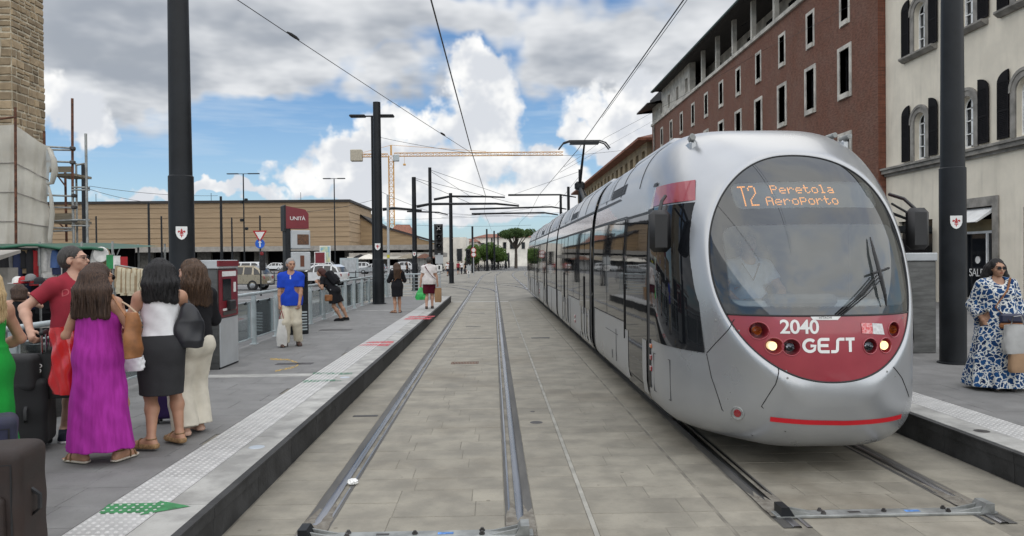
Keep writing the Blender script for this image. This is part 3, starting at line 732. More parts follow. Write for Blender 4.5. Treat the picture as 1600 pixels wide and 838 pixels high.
MB().box(-.15, 14, -.15, 60, 10.3, 10.55).build('string_course', M['ochre'], ob)
m = MB(); m.add([(-1.1, -1.1, 13.4), (15, -1.1, 13.4), (15, 61, 13.4), (-1.1, 61, 13.4), (6.5, 7, 16.3), (8, 7, 16.3), (8, 53, 16.3), (6.5, 53, 16.3), (-1.1, -1.1, 13.65), (15, -1.1, 13.65), (15, 61, 13.65), (-1.1, 61, 13.65)],
    [(0,3,2,1), (0,1,9,8), (1,2,10,9), (2,3,11,10), (3,0,8,11), (8,9,5,4), (9,10,6,5), (10,11,7,6), (11,8,4,7), (4,5,6,7)]); m.build('roof', M['tileroof'], ob)

# ---- railway station with long stone front
stn = thing('station_building', 'long low railway station with banded tan stone wall and dark colonnade', 'building', (0, 165, 0))
M['tan'] = mat('tan_stone', (.345, .25, .155), .85, col2=(.285, .205, .128), vscale=1.1, stretch=(.16, .16, 2.4), bump=.25, bscale=3, detail=7)
M['tan2'] = mat('tan_stone_side', (.36, .255, .145), .85, col2=(.26, .185, .11), vscale=1.0, stretch=(.2, .16, 2.0), bump=.2, bscale=3)
YS = 165
top = atY(300, 318, YS).z; xr = atY(545, 318, YS).x; xl = -125
bot = atY(300, 388, YS).z
hgt = (top-bot)/9
for i in range(9):
    d = .12 if i % 2 == 0 else 0
    MB().box(xl, xr+.1*(i % 2), -d, 30, bot+i*hgt+.06, bot+(i+1)*hgt-.0).build('stone_course', M['tan'], stn)
    MB().box(xl, xr-.1, .12, 30, bot+i*hgt-.02, bot+i*hgt+.058).build('course_joint', M['tan2'], stn)
MB().box(xl, xr+.4, -.6, 30, top, top+.55).build('parapet_cap', M['eave'], stn)
# stepped lower block falling away to the right
p1, p2, p3, p4 = atY(545, 330, YS+14), atY(583, 352, YS+14), atY(681, 374, YS+14), atY(681, 390, YS+14)
m = MB(); m.prism([(xr-2, bot), (p4.x, bot), (p4.x, p3.z-1), (p2.x, p2.z), (p1.x, p1.z+.4), (xr-2, p1.z+.6)], 14, 40, 'y'); m.build('side_block', M['tan2'], stn)
m = MB(); m.prism([(xr-2, p1.z+.62), (p1.x, p1.z+.42), (p2.x, p2.z+.02), (p4.x+.3, p3.z-.98), (p4.x+.3, p3.z-.5), (p2.x, p2.z+.6), (p1.x, p1.z+1.0), (xr-2, p1.z+1.2)], 13.5, 40, 'y'); m.build('side_block_cap', M['eave'], stn)
q = atY(551, 353, YS+13.9); MB().box(q.x-.35, q.x+.35, 13.7, 13.98, q.z-1.4, q.z+1.4).build('window', M['winwhite'], stn)
q = atY(537, 373, YS+13.9); MB().box(q.x-1.6, q.x+1.6, 12.6, 13.98, q.z-.9, q.z+.5).build('roof_unit', M['concrete'], stn)
# canopy slab and colonnade
can = atY(300, 394, YS-8).z
MB().box(xl, atY(690, 394, YS-8).x, -9, 14, can, can+1.05).build('canopy_slab', M['concrete'], stn)
cw = [(xl+ i*6.2+1.0, xl+i*6.2+1.0+ (3.2 if i % 2 else 4.4)) for i in range(18)]
x = xl
for a, b in cw:
    MB().box(x, a, -1, 0, 0, can).build('pier', M['greytrim'], stn); x = b
xe_ = atY(690, 394, YS-8).x
MB().box(x, max(x+1, xe_), -1, 0, 0, can).build('pier', M['greytrim'], stn)
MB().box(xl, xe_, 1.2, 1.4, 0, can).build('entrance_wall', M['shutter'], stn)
for px in (150, 330, 470):
    q = atY(px, 312, YS+4); MB().tube([(q.x, 4, top), (q.x, 4, top+2.6)], .06, 5).build('roof_mast', M['anthracite'], stn)

# ---- low pale buildings closing the view
def low_block(name, label, px0, px1, pyt, Y, matl, roofm, win=(), depth=20, wm=None, overh=.6, rise=1.6):
    a, b = atY(px0, pyt, Y), atY(px1, pyt, Y); cx = (a.x+b.x)/2; h = (a.z+b.z)/2
    t = thing(name, label, 'building', (cx, Y, 0)); w = abs(b.x-a.x)/2
    MB().box(-w, w, 0, depth, 0, h).build('wall', matl, t)
    if roofm:
        m = MB(); m.add([(-w-overh, -overh, h+.002), (w+overh, -overh, h+.002), (w+overh, depth+overh, h+.002), (-w-overh, depth+overh, h+.002), (-w*.6, depth*.5, h+rise), (w*.6, depth*.5, h+rise)], [(0,3,2,1), (0,1,5,4), (1,2,5), (2,3,4,5), (3,0,4)]); m.build('roof', roofm, t)
    for (p0, y0, p1, y1) in win:
        A, B = atY(p0, y0, Y), atY(p1, y1, Y)
        f = MB().box(A.x-cx-.12, B.x-cx+.12, -.1, -.002, B.z-.12, A.z+.12).build('window', wm or M['stone_trim'], t); MB().box(A.x-cx, B.x-cx, -.14, -.101, B.z, A.z).build('pane', M['darkglass'], f)
    return t
pale = mat('pale_plaster', (.68, .64, .56), .85, var=.12, vscale=.4)
low_block('terminal_building', 'low cream hall with a tall gridded glass entrance behind the tram signals', 690, 728, 371, 150, pale, None, [(714, 389, 722, 408)], 30)
low_block('corner_house', 'small cream block with an orange tiled roof behind the green trees', 724, 746, 378, 170, pale, M['tileroof'], [(727, 384, 731, 392)], 20, rise=1.0)
low_block('street_house', 'long pale two storey house closing the street behind the umbrella pine', 742, 832, 371, 190, mat('offwhite_plaster', (.76, .73, .66), .85, var=.12, vscale=.4), M['tileroof'],
    [(752, 380, 757, 388), (766, 380, 771, 388), (786, 379, 791, 389), (797, 379, 803, 389), (815, 379, 820, 389), (754, 396, 758, 408), (768, 396, 772, 408), (790, 396, 794, 408)], 20, rise=1.2)
low_block('gabled_shed', 'distant gabled shed with pale walls seen beyond the station end', 605, 642, 371, 210, pale, M['tileroof'], [(607, 367, 612, 372), (617, 367, 623, 372)], 18, rise=4)
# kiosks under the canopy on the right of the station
kb = thing('market_hall', 'dark roofed stall arcade with white hoardings at the station front', 'building', (0, 128, 0))
a, b = atY(545, 393, 128), atY(690, 393, 128)
MB().box(a.x, b.x, 0, 16, a.z-1.1, a.z-.3).build('roof', M['concrete'], kb)
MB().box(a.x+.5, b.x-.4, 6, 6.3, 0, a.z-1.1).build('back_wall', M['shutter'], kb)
c = atY(545, 404, 128); MB().box(a.x, b.x-6, -1.5, 1, c.z-.2, c.z+.25).build('awning', pale, kb)
x = a.x+.6
while x < b.x-3:
    w = random.uniform(1.8, 3.6); MB().box(x, x+w, 2, 2.2, .1, random.uniform(2.0, 2.7)).build('hoarding', random.choice([M['concrete'], M['whitep'], M['curtain'], M['greytrim']]), kb); x += w+random.uniform(.2, 1.6)
for i in range(7): MB().box(a.x+.3+i*2.6, a.x+.55+i*2.6, .5, .7, 0, a.z-1.1).build('post', M['anthracite'], kb)
# hill
m = MB(); nx = 40; vs = []
for j in range(6):
    for i in range(nx):
        X = 60 + i*40; h = 190*math.exp(-((X-560)/420)**2)*(1+.12*math.sin(i*1.7)+.06*math.sin(i*4.1)) * math.sin(math.pi*min(1, j/3)/2)
        vs.append((X, 2500+j*160, h - 2))
m.grid(vs, nx, 6); tag(m.build('hill', mat('hill_green', (.06, .10, .075), .95, var=.3, vscale=.01), smooth=180), 'wooded hill on the horizon beyond the tram', 'hill', kind='structure')

# ---- stone tower with net draped scaffold on the left
tw = thing('stone_tower', 'rubble stone church tower rising above the scaffold net', 'tower', (0, 24, 0))
M['mort'] = mat('lime_mortar', (.46, .41, .31), .95, var=.2, vscale=5, bump=.4, bscale=30)
M['rubble'] = mat('rubble_stone', (.33, .25, .155), .9, col2=(.21, .158, .098), vscale=2.2, bump=.6, bscale=14, objvar=.32, bdist=.02)
cx0 = atY(19, 150, 24).x; ztop = 16; yb = 24*0 + cx0/ (atY(70, 150, 24).x/24) - 24   # depth of the narrow side
MB().box(cx0-6, cx0-.008, .008, yb-.02, 0, ztop).build('core', M['mort'], tw)
rr = random.Random(11)
def stone(a0, a1, z0, z1, side):
    "side: stone on the narrow face (a along +y, facing +x); else on the front (a along x, facing -y)"
    q = MB(); j = lambda: rr.uniform(-.012, .012); g = .014; c = .03; d = rr.uniform(-.008, .016)
    f = [(a0+g+j(), z0+g+j()), (a1-g+j(), z0+g+j()), (a1-g+j(), z1-g+j()), (a0+g+j(), z1-g+j())]; ca = (a0+a1)/2; cz = (z0+z1)/2
    inn = [(a+(ca-a)*min(.45, c/max(.02, abs(ca-a))), b+(cz-b)*min(.45, c/max(.02, abs(cz-b)))) for a, b in f]
    P = (lambda a, o, b: (cx0+o, a, b)) if side else (lambda a, o, b: (a, .0-o, b))
    vs = [P(a, -.12, b) for a, b in f] + [P(a, -.02, b) for a, b in f] + [P(a, .02+d, b) for a, b in inn]
    q.add(vs, [(0,1,5,4), (1,2,6,5), (2,3,7,6), (3,0,4,7), (4,5,9,8), (5,6,10,9), (6,7,11,10), (7,4,8,11), (8,9,10,11)]); q.build('stone', M['rubble'], tw)
z = 5.0
while z < 11.2:
    h = rr.choice((.17, .21, .25, .29)); q = rr.choice((.26, .34, .46))
    y = yb; stone(y-q, y, z, z+h, True); y -= q
    q = rr.choice((.24, .34, .44)); stone(0, q, z, z+h, True)
    while y > q+.02:
        w = min(rr.uniform(.18, .50), y-q)
        if y-q-w < .1: w = y-q
        if w > .26 and h > .19 and rr.random() < .45:
            k = rr.uniform(.4, .6); stone(y-w, y, z, z+h*k, True); stone(y-w, y, z+h*k, z+h, True)
        else: stone(y-w, y, z, z+h, True)
        y -= w
    w = rr.uniform(.3, .6); stone(cx0-w, cx0, z, z+h, False); stone(cx0-1.2, cx0-w, z, z+h, False)
    z += h
# ---------------------------------------------------------------- tram
Y0T, TLEN = 6.22, 32.2
HW, ZN, ZT, ZB = 1.2, 1.0, 3.36, .235
DT = 2.3
tram = thing('tram', 'silver tram with big oval windscreen and dark red nose panel numbered 2040', 'tram', (TC_R, Y0T, 0))
M['silver'] = mat('silver_paint', (.40, .412, .425), .30, .62, var=.05, vscale=.8, coat=.12, rvar=.12)
M['bandglass'] = mat('cornice_band', (.30, .255, .27), .13, .75, var=.1, vscale=1.5, bump=.06, bscale=1.2, bdist=.03)
M['sideglass'] = mat('black_side_glass', (.008, .009, .011), .03, 0, var=.1, spec=.35, coat=.0, bump=.05, bscale=.8, bdist=.03)
M['tramred'] = mat('tram_red', (.30, .030, .045), .3, .1, var=.06, coat=.8)
M['brightred'] = mat('red_stripe', (.50, .008, .018), .4, var=.05)
M['led'] = mat('orange_led', (.8, .3, .03), .5, emit=(1, .34, .03), estr=1.7)
M['amber'] = mat('amber_lens', (.45, .11, .02), .15, var=.2, coat=1)
M['lampon'] = mat('lit_headlamp', (.9, .8, .6), .2, emit=(1, .78, .42), estr=.7)
M['lens'] = mat('clear_lens', (.35, .36, .38), .1, .9, var=.3, vscale=40)
M['redlens'] = mat('red_lens', (.22, .01, .015), .15, coat=1)
M['chrome'] = mat('chrome', (.6, .6, .6), .15, 1)
M['dash'] = mat('pale_dashboard', (.55, .57, .58), .6)
M['cabin'] = mat('cabin_grey', (.12, .125, .13), .8)
def sm_(t): t = np.clip(t, 0, 1); return t*t*(3-2*t)
def gel(s, p=2.5): s = np.clip(s, 1e-6, 1); return (1-(1-s)**2.0)**(1/p)
def sect(Y):
    "half width, top half height, bottom half height, exponents at depth Y behind the nose"
    Y = np.asarray(Y, float)
    return HW*gel(Y/1.45), (ZT-ZN)*gel(Y/DT, 2.25), (ZN-ZB)*gel(Y/.34, 3.2), 2.35+2.2*sm_(Y/DT), 3.6+3.4*sm_(Y/1.3)
def Fs(x, z, Y):
    a, bt, bb, nt, nb = sect(Y); dz = z-ZN
    b = np.where(dz > 0, bt, bb); n = np.where(dz > 0, nt, nb)
    return (np.abs(x)/a)**n + (np.abs(dz)/b)**n - 1
def depth(x, z):
    "depth behind the nose tip of the surface point (x, z)"
    x, z = np.broadcast_arrays(np.asarray(x, float), np.asarray(z, float)); lo = np.full(x.shape, 1e-4); hi = np.full(x.shape, DT)
    for _ in range(36):
        mid = (lo+hi)/2; f = Fs(x, z, mid) > 0; lo = np.where(f, mid, lo); hi = np.where(f, hi, mid)
    return hi
def halfw(Y, z):
    a, bt, bb, nt, nb = sect(np.minimum(Y, DT)); dz = z-ZN; b = np.where(dz > 0, bt, bb); n = np.where(dz > 0, nt, nb)
    return a*np.clip(1-(np.abs(dz)/b)**n, 0, 1)**(1/n)
def spx(px, py):
    "surface point of the nose seen at a pixel (local coordinates)"
    d = ray(px, py); o = CAM - Vector((TC_R, Y0T, 0)); t = 5.5
    while t < 12:
        p = o + d*t
        if p.y > 0 and Fs(p.x, p.z, p.y) < 0: break
        t += .01
    return o + d*(t-.005)
OA, OB, OZ, ON = .905, 1.027, 1.885, 2.15    # oval that frames windscreen and red panel
ZW = 1.425
def oval_h(x): return OB*max(0, 1-(abs(x)/OA)**ON)**(1/ON)
# shell around the oval
NTH, NR = 160, 46; th = np.arange(NTH)*2*np.pi/NTH
rx = 1/((np.abs(np.cos(th))/OA)**ON + (np.abs(np.sin(th))/OB)**ON)**(1/ON)
ox, oz = rx*np.cos(th), OZ+rx*np.sin(th); oy = depth(ox, oz)
rings = []
for j in range(NR):
    tau = (j/(NR-1))**1.6; Yj = oy + (DT-oy)*tau
    lo = rx*.999; hi = np.full(NTH, 3.0)
    if j == 0: r = rx
    else:
        for _ in range(40):
            mid = (lo+hi)/2; f = Fs(mid*np.cos(th), OZ+mid*np.sin(th), Yj) < 0; lo = np.where(f, mid, lo); hi = np.where(f, hi, mid)
        r = (lo+hi)/2
    ds = r-rx; lip = .042*(1-np.exp(-ds/.022))*np.exp(-(ds/.17)**2)
    rings.append([(r[i]*np.cos(th[i]), Yj[i]-lip[i], OZ+r[i]*np.sin(th[i])) for i in range(NTH)])
last = rings[-1]
m = MB(); pts = [p for rg in rings for p in rg]; m.grid(pts, NTH, NR, True); m.build('nose_shell', M['silver'], tram, smooth=180)
# body modules with bellows between
mods = [(DT-.004, 6.28), (6.62, 13.5), (13.84, 17.1), (17.44, 24.3), (24.64, TLEN-DT)]
def ring_at(Y, sc=1.0): return [(x*sc, Y, ZN+(z-ZN)*sc) for x, _, z in last]
body_parts = []
for a, b in mods:
    m = MB(); m.grid(ring_at(a)+ring_at(b), NTH, 2, True); body_parts.append(m.build('body_module', M['silver'], tram, smooth=180))
for (a, b), (c, d) in zip(mods[:-1], mods[1:]):
    m = MB(); k = 7; rg = []
    for i in range(k): rg += ring_at(b-.02+(c-b+.04)*i/(k-1), .955 if i % 2 else .985)
    m.grid(rg, NTH, k, True); m.build('bellows', M['black'], tram)
    for Y in (b-.05, c+.0): m = MB(); m.grid(ring_at(Y, 1.004)+ring_at(Y+.05, 1.004), NTH, 2, True); m.build('module_edge', M['black'], tram, smooth=180)
# tail end: mirrored nose shell and plug
m = MB(); m.grid([(x, TLEN-y, z) for x, y, z in pts], NTH, NR, True); m.build('nose_shell', M['silver'], tram, smooth=180)
m = MB(); n = 24; v_ = []
for j in range(n+1):
    for i in range(n+1):
        x = OA*(2*i/n-1)*.999; h = oval_h(x); z = OZ-h+2*h*j/n; v_.append((x, TLEN-float(depth(x, z)), z))
m.grid(v_, n+1, n+1); m.build('windscreen', M['sideglass'], tram, smooth=180)
# windscreen with printed dark border
def conform(me, off=.003):
    n = len(me.vertices); co = np.empty(n*3); me.vertices.foreach_get('co', co); co = co.reshape(-1, 3)
    return co
def patch(x0, x1, zl, zu, nx, nz, off, keep=None):
    X = np.linspace(x0, x1, nx); v = []; 
    xs = np.repeat(X[None, :], nz, 0); lo = np.array([zl(x) for x in X]); up = np.array([zu(x) for x in X])
    T = np.linspace(0, 1, nz)[:, None]; zs = lo[None, :]*(1-T)+up[None, :]*T
    ys = depth(xs, zs)-off
    return xs, ys, zs
def patch_mb(xs, ys, zs, keep=None):
    nz, nx = xs.shape; m = MB(); b = 0
    fs = [(j*nx+i, j*nx+i+1, (j+1)*nx+i+1, (j+1)*nx+i) for j in range(nz-1) for i in range(nx-1)]
    if keep is not None: fs = [f for f in fs if keep(np.mean(xs.ravel()[list(f)]), np.mean(zs.ravel()[list(f)]))]
    m.add(list(zip(xs.ravel(), ys.ravel(), zs.ravel())), fs); return m
xw = OA*(1-abs((ZW-OZ)/OB)**ON)**(1/ON)
ws = bpy.data.materials.new('windscreen_glass'); ws.use_nodes = True; t = ws.node_tree; t.nodes.clear()
tr = N(t, 'ShaderNodeBsdfTransparent'); tr.inputs[0].default_value = (.62, .67, .68, 1)
gl = N(t, 'ShaderNodeBsdfGlossy'); gl.inputs['Roughness'].default_value = .015; gl.inputs[0].default_value = (.92, .95, .97, 1)
df = N(t, 'ShaderNodeBsdfDiffuse'); df.inputs[0].default_value = (.014, .015, .016, 1)
haze = N(t, 'ShaderNodeBsdfDiffuse'); haze.inputs[0].default_value = (.55, .60, .60, 1)
tcn = N(t, 'ShaderNodeTexCoord'); sp = N(t, 'ShaderNodeSeparateXYZ'); L(t, tcn.outputs['Object'], sp.inputs[0])
def rrect(cx, cz, hx, hz, r):
    qx = wmath('MAXIMUM', wmath('SUBTRACT', wmath('ABSOLUTE', wmath('SUBTRACT', sp.outputs[0], cx, t=t), t=t), hx-r, t=t), 0.0, t=t)
    qz = wmath('MAXIMUM', wmath('SUBTRACT', wmath('ABSOLUTE', wmath('SUBTRACT', sp.outputs[2], cz, t=t), t=t), hz-r, t=t), 0.0, t=t)
    return wmath('SUBTRACT', wmath('SQRT', wmath('ADD', wmath('MULTIPLY', qx, qx, t=t), wmath('MULTIPLY', qz, qz, t=t), t=t), t=t), r, t=t)
c1_ = mapr(rrect(0, 1.86, .79, .355, .10), -.006, .012, 1, 0, t=t)
clear = c1_
dsp = mapr(rrect(0, 2.50, .66, .125, .07), -.004, .006, 1, 0, t=t)
hz_ = N(t, 'ShaderNodeMixShader'); hz_.inputs[0].default_value = .09; L(t, tr.outputs[0], hz_.inputs[1]); L(t, haze.outputs[0], hz_.inputs[2])
mx = N(t, 'ShaderNodeMixShader'); L(t, clear, mx.inputs[0]); L(t, df.outputs[0], mx.inputs[1]); L(t, hz_.outputs[0], mx.inputs[2])
hz2 = N(t, 'ShaderNodeMixShader'); hz2.inputs[0].default_value = .08; L(t, tr.outputs[0], hz2.inputs[1]); L(t, haze.outputs[0], hz2.inputs[2])
mx1 = N(t, 'ShaderNodeMixShader'); L(t, dsp, mx1.inputs[0]); L(t, mx.outputs[0], mx1.inputs[1]); L(t, hz2.outputs[0], mx1.inputs[2])
lw = N(t, 'ShaderNodeLayerWeight'); lw.inputs[0].default_value = .4
fr = wmath('ADD', wmath('MULTIPLY', lw.outputs[0], .34, t=t), .075, clamp=True, t=t)
mx2 = N(t, 'ShaderNodeMixShader'); L(t, fr, mx2.inputs[0]); L(t, mx1.outputs[0], mx2.inputs[1]); L(t, gl.outputs[0], mx2.inputs[2])
on = N(t, 'ShaderNodeOutputMaterial'); L(t, mx2.outputs[0], on.inputs[0])
# columns whose top is the oval and whose foot is ZW, or the oval itself outside the chord
lowf = lambda x: max(ZW, OZ-oval_h(x)) if abs(x) < xw else OZ-oval_h(x)
xs, ys, zs = patch(-OA*.9995, OA*.9995, lowf, lambda x: OZ+oval_h(x), 91, 61, 0)
patch_mb(xs, ys, zs).build('windscreen', ws, tram, smooth=180)
# red panel with holes for lamps
lamps = [(1186, 517, .075, 'amber'), (1210, 541, .072, 'lampon'), (1237, 543, .072, 'lens'), (1360, 541, .068, 'lens'), (1384, 540, .066, 'lampon'), (1397, 515, .068, 'amber')]
LP = [(spx(a, b), r, k) for a, b, r, k in lamps]
xs, ys, zs = patch(-xw, xw, lambda x: OZ-oval_h(x), lambda x: ZW, 161, 70, 0)
keep = lambda x, z: all((x-p.x)**2+(z-p.z)**2 > (r*.95)**2 for p, r, k in LP)
panel = patch_mb(xs, ys, zs, keep).build('nose_panel', M['tramred'], tram, smooth=180); tag(panel, 'dark red oval nose panel below the windscreen')
def ovalrim():
    m = MB(); P = [(ox[i], oy[i]-.002, oz[i]) for i in range(0, NTH)]; m.tube(P+[P[0]], .008, 6, False); return m
ovalrim().build('oval_seal', M['black'], tram, smooth=180)
m = MB(); X = np.linspace(-xw, xw, 50); m.tube([(x, float(depth(x, ZW))-.001, ZW) for x in X], .008, 6); m.build('panel_seam', M['black'], tram, smooth=180)
for p, r, k in LP:
    yc = float(depth(p.x, p.z)); h = thing('headlight', None, None); h.parent = tram; h.location = (p.x, yc, p.z)
    rimp = []
    for i in range(33):
        a = 2*math.pi*i/32; x, z = p.x+r*math.cos(a), p.z+r*math.sin(a); rimp.append((x-p.x, float(depth(x, z))-yc-.001, z-p.z))
    MB().tube(rimp, .006, 6, False).build('rim', M['tramred'], h, smooth=180)
    m = MB(); n = 32; bk = [(.86*x, .11, .86*z) for x, y, z in rimp[:-1]]; m.grid([q for q in rimp[:-1]]+bk, n, 2, True); m.add(bk, [tuple(range(n))]); m.build('cup', M['tramred'], h, smooth=50, fix=False)
    prof = [(.0, -.03), (.016, -.027), (.032, -.017), (.04, 0), (.04, .06)]
    ms = MB().lathe(prof, 20).mesh('lens', M[k], 60); link('lens', ms, h, (-.012, .06, .0), (R(-90), 0, 0)).scale = (.92, .92, -1)
# dot-matrix destination
FONT = {'T': '1111100100001000010000100001000010000100001000010000100', 'P': '11110 10001 10001 11110 10000 10000 10000', 'e': '00000 00000 01110 10001 11111 10000 01110', 'r': '00000 00000 10110 11001 10000 10000 10000',
        't': '01000 01000 11110 01000 01000 01001 00110', 'o': '00000 00000 01110 10001 10001 10001 01110', 'l': '01100 00100 00100 00100 00100 00100 01110', 'a': '00000 00000 01110 00001 01111 10001 01111',
        'A': '01110 10001 10001 11111 10001 10001 10001', 'p': '00000 11110 10001 10001 11110 10000 10000'}
dm = MB()
def dots(txt, x, ztop, dx, dz, sx, sz, rows7=True):
    for ch in txt:
        g = FONT[ch].replace(' ', '')
        for i, c in enumerate(g):
            if c == '1':
                px_, pz_ = x+(i % 5)*dx, ztop-(i//5)*dz; yy = float(depth(px_, pz_))+.012
                dm.add([(px_-sx, yy, pz_-sz), (px_+sx, yy, pz_-sz), (px_+sx, yy, pz_+sz), (px_-sx, yy, pz_+sz)], [(0, 1, 2, 3)])
        x += 6*dx
dots('Peretola', -.335, 2.59, .0122, .0122, .0046, .0043); dots('Aeroporto', -.40, 2.48, .0122, .0122, .0046, .0043)
FONT['T'] = '11111 00100 00100 00100 00100 00100 00100 00100 00100 00100 00100 00100'; FONT['2'] = '01110 10001 10001 00001 00001 00010 00100 01000 10000 10000 10000 11111'
dots('T2', -.60, 2.59, .0128, .0165, .0055, .0062)
X = np.linspace(-.66, .66, 25); m = MB(); v_ = []
for z in np.linspace(2.355, 2.645, 8): v_ += [(x, float(depth(x, z))+.03, z) for x in X]
m.grid(v_, 25, 8); db = m.build('display_board', mat('display_board', (.05, .055, .06), .7), tram, smooth=180); tag(dm.build('display_text', M['led'], db, fix=False), kind='stuff')
# lettering
def on_nose(me, cx, cz, off=.004, rot=0):
    n = len(me.vertices); co = np.empty(n*3); me.vertices.foreach_get('co', co); co = co.reshape(-1, 3)
    x = co[:, 0]*math.cos(rot)-co[:, 1]*math.sin(rot)+cx; z = co[:, 0]*math.sin(rot)+co[:, 1]*math.cos(rot)+cz; y = depth(x, z)-off-np.clip(co[:, 2], 0, None)
    me.vertices.foreach_set('co', np.stack([x, y, z], 1).ravel()); me.update(); return me
p = spx(1249.5, 512); link('fleet_number', on_nose(text_mesh('fleet_number', '2040', .165, M['whitep'], .001, .95, bold=.003), p.x, p.z), panel)
def ribbon(lines, w):
    m = MB()
    for pl in lines:
        pl = [Vector((a, b)) for a, b in pl]; v = []
        for i, q in enumerate(pl):
            d = (pl[min(i+1, len(pl)-1)]-pl[max(i-1, 0)]).normalized(); nn = Vector((-d.y, d.x))*w; v += [(q.x+nn.x, q.y+nn.y, 0), (q.x-nn.x, q.y-nn.y, 0)]
        m.add(v, [(2*i, 2*i+1, 2*i+3, 2*i+2) for i in range(len(pl)-1)])
    return m
H = .105
gl_ = [arc(.05, H/2, .05, 45, 315, 14)+[(.095, .05), (.055, .05)], [(.215, .0)]+[(.15, 0.0)]+arc(.148, .022, .022, 270, 180, 4)+arc(.148, H-.022, .022, 180, 90, 4)+[(.215, H)], [(.128, H/2), (.205, H/2)],
       [(.228, 0.0)]+arc(.262, .02, .02, 270, 350, 5)+arc(.305, H-.02, .02, 170, 90, 5)+[(.345, H)], [(.355, H), (.435, H)], [(.395, H), (.395, -.004)]]
p = spx(1296, 540); g = ribbon([[(a-.217, b-H/2) for a, b in l] for l in gl_], .0128).mesh('operator_lettering', M['whitep'], fix=False)
for l in (): pass
link('operator_lettering', on_nose(g, p.x, p.z, .004), panel)
for v in (): pass
def depl(x, z):
    "depth of the shell including the raised lip round the oval"
    a = math.atan2(z-OZ, x); r_ = math.hypot(x, z-OZ); ds = max(0, r_-1/((abs(math.cos(a))/OA)**ON+(abs(math.sin(a))/OB)**ON)**(1/ON)); return float(depth(x, z))-.042*(1-math.exp(-ds/.022))*math.exp(-(ds/.17)**2)
def nose_quad(px, name, matl, off=.004, par=None):
    P = [spx(*q) for q in px]; nx = 6
    m = MB(); v = []
    for j in range(3):
        for i in range(nx+1):
            a = P[0].lerp(P[1], i/nx).lerp(P[3].lerp(P[2], i/nx), j/2); v.append((a.x, float(depth(a.x, a.z))-off, a.z))
    m.grid(v, nx+1, 3); return m.build(name, matl, par or tram, fix=False)
nose_quad([(1265, 493.5), (1314, 493.5), (1309, 500), (1270, 500)], 'maker_plate', M['whitep'], .006, panel)
p = spx(1289.5, 496.8); link('maker_lettering', on_nose(text_mesh('maker_lettering', 'HITACHI', .026, M['black'], .0005, 1.1), p.x, p.z, .008), panel)
nose_quad([(1345, 504.5), (1362, 505), (1364, 522), (1347, 521)], 'notice_sticker', mat('sticker_red', (.6, .05, .06), .5, col2=(.75, .45, .45), vscale=45), .005, panel)
nose_quad([(1362.5, 505), (1378, 506), (1382, 523), (1364.5, 522)], 'notice_sticker', mat('sticker_grey', (.5, .5, .5), .5, col2=(.68, .68, .68), vscale=45), .005, panel)
def nose_line(pxs, r, name, matl, off=0.0, sub=8, par=None):
    P = [spx(*q) for q in pxs]; v = []
    for a, b in zip(P[:-1], P[1:]):
        for i in range(sub):
            q = a.lerp(b, i/sub); v.append((q.x, depl(q.x, q.z)-off, q.z))
    q = P[-1]; v.append((q.x, depl(q.x, q.z)-off, q.z)); m = MB(); m.tube(v, r, 6); return m.build(name, matl, par or tram, smooth=180)
for ln in ([(1147, 499), (1140, 510), (1118, 535), (1104, 552)], [(1104, 553), (1112, 590), (1128, 640), (1150, 694)], [(1216, 576), (1210, 600), (1190, 635), (1150, 694)], [(1150, 694), (1160, 697)],
           [(1393, 573), (1408, 590), (1420, 620), (1425, 655)]):
    nose_line(ln, .0045, 'panel_seam', M['black'])
st = [spx(1203, 655), spx(1260, 660), spx(1320, 661.5), spx(1370, 658), spx(1408, 650.5)]; v_ = []
for i in range(33):
    x = st[0].x+(st[-1].x-st[0].x)*i/32; z = np.interp(x, [q.x for q in st], [q.z for q in st])
    for dz in (-.021, .021): v_.append((x, depl(x, z+dz)-.004, z+dz))
m = MB(); m.grid(v_, 2, 33); m.build('bumper_stripe', M['brightred'], tram, smooth=180, fix=False)
for px_, py_ in ((1152, 646), (1426, 640)):
    p = spx(px_, py_); nrm = Vector((-1 if p.x < 0 else 1, -1.1, 0)).normalized(); q = nrm.to_track_quat('Z', 'Y').to_euler()
    h = thing('marker_lamp', None, None); h.parent = tram; h.location = p-nrm*.01; h.rotation_euler = q
    MB().lathe([(.062, -.02), (.062, .012), (.054, .016), (.05, .006), (.0, .006)], 20).build('bezel', M['galv'], h, smooth=50); MB().lathe([(.036, .004), (.034, .012), (0, .016)], 16).build('lens', M['redlens'], h, smooth=60)
for px_, py_ in ((1155, 517), (1147, 514), (1229, 580), (1396, 588), (1228, 590), (1410, 497), (1117, 500), (1143, 655), (1383, 580)):
    p = spx(px_, py_); p.y = depl(p.x, p.z); MB().lathe([(0, .004), (.008, .003), (.01, -.004)], 8).build('screw', M['galv'], tram, loc=p, rot=(R(90), 0, 0))
# wiper
def off_nose(px, py, o): p = spx(px, py); return Vector((p.x, p.y-o, p.z))
wp = thing('wiper', None, None); wp.parent = tram
for d in (0, 5, 10): MB().tube([off_nose(1306+d, 491, .02), off_nose(1340+d, 460, .05), off_nose(1366+d*.6, 430+d*.6, .05)], .0065, 6).build('wiper_arm', M['black'], wp)
MB().tube([off_nose(1357, 371, .03), off_nose(1362, 395, .045), off_nose(1371, 432, .055), off_nose(1378, 460, .05), off_nose(1381.5, 478, .035)], [.006, .014, .018, .014, .006], 6).build('wiper_blade', M['black'], wp)
MB().tube([off_nose(1358, 428, .05), off_nose(1383, 419, .06)], .012, 6).build('wiper_clamp', M['black'], wp)
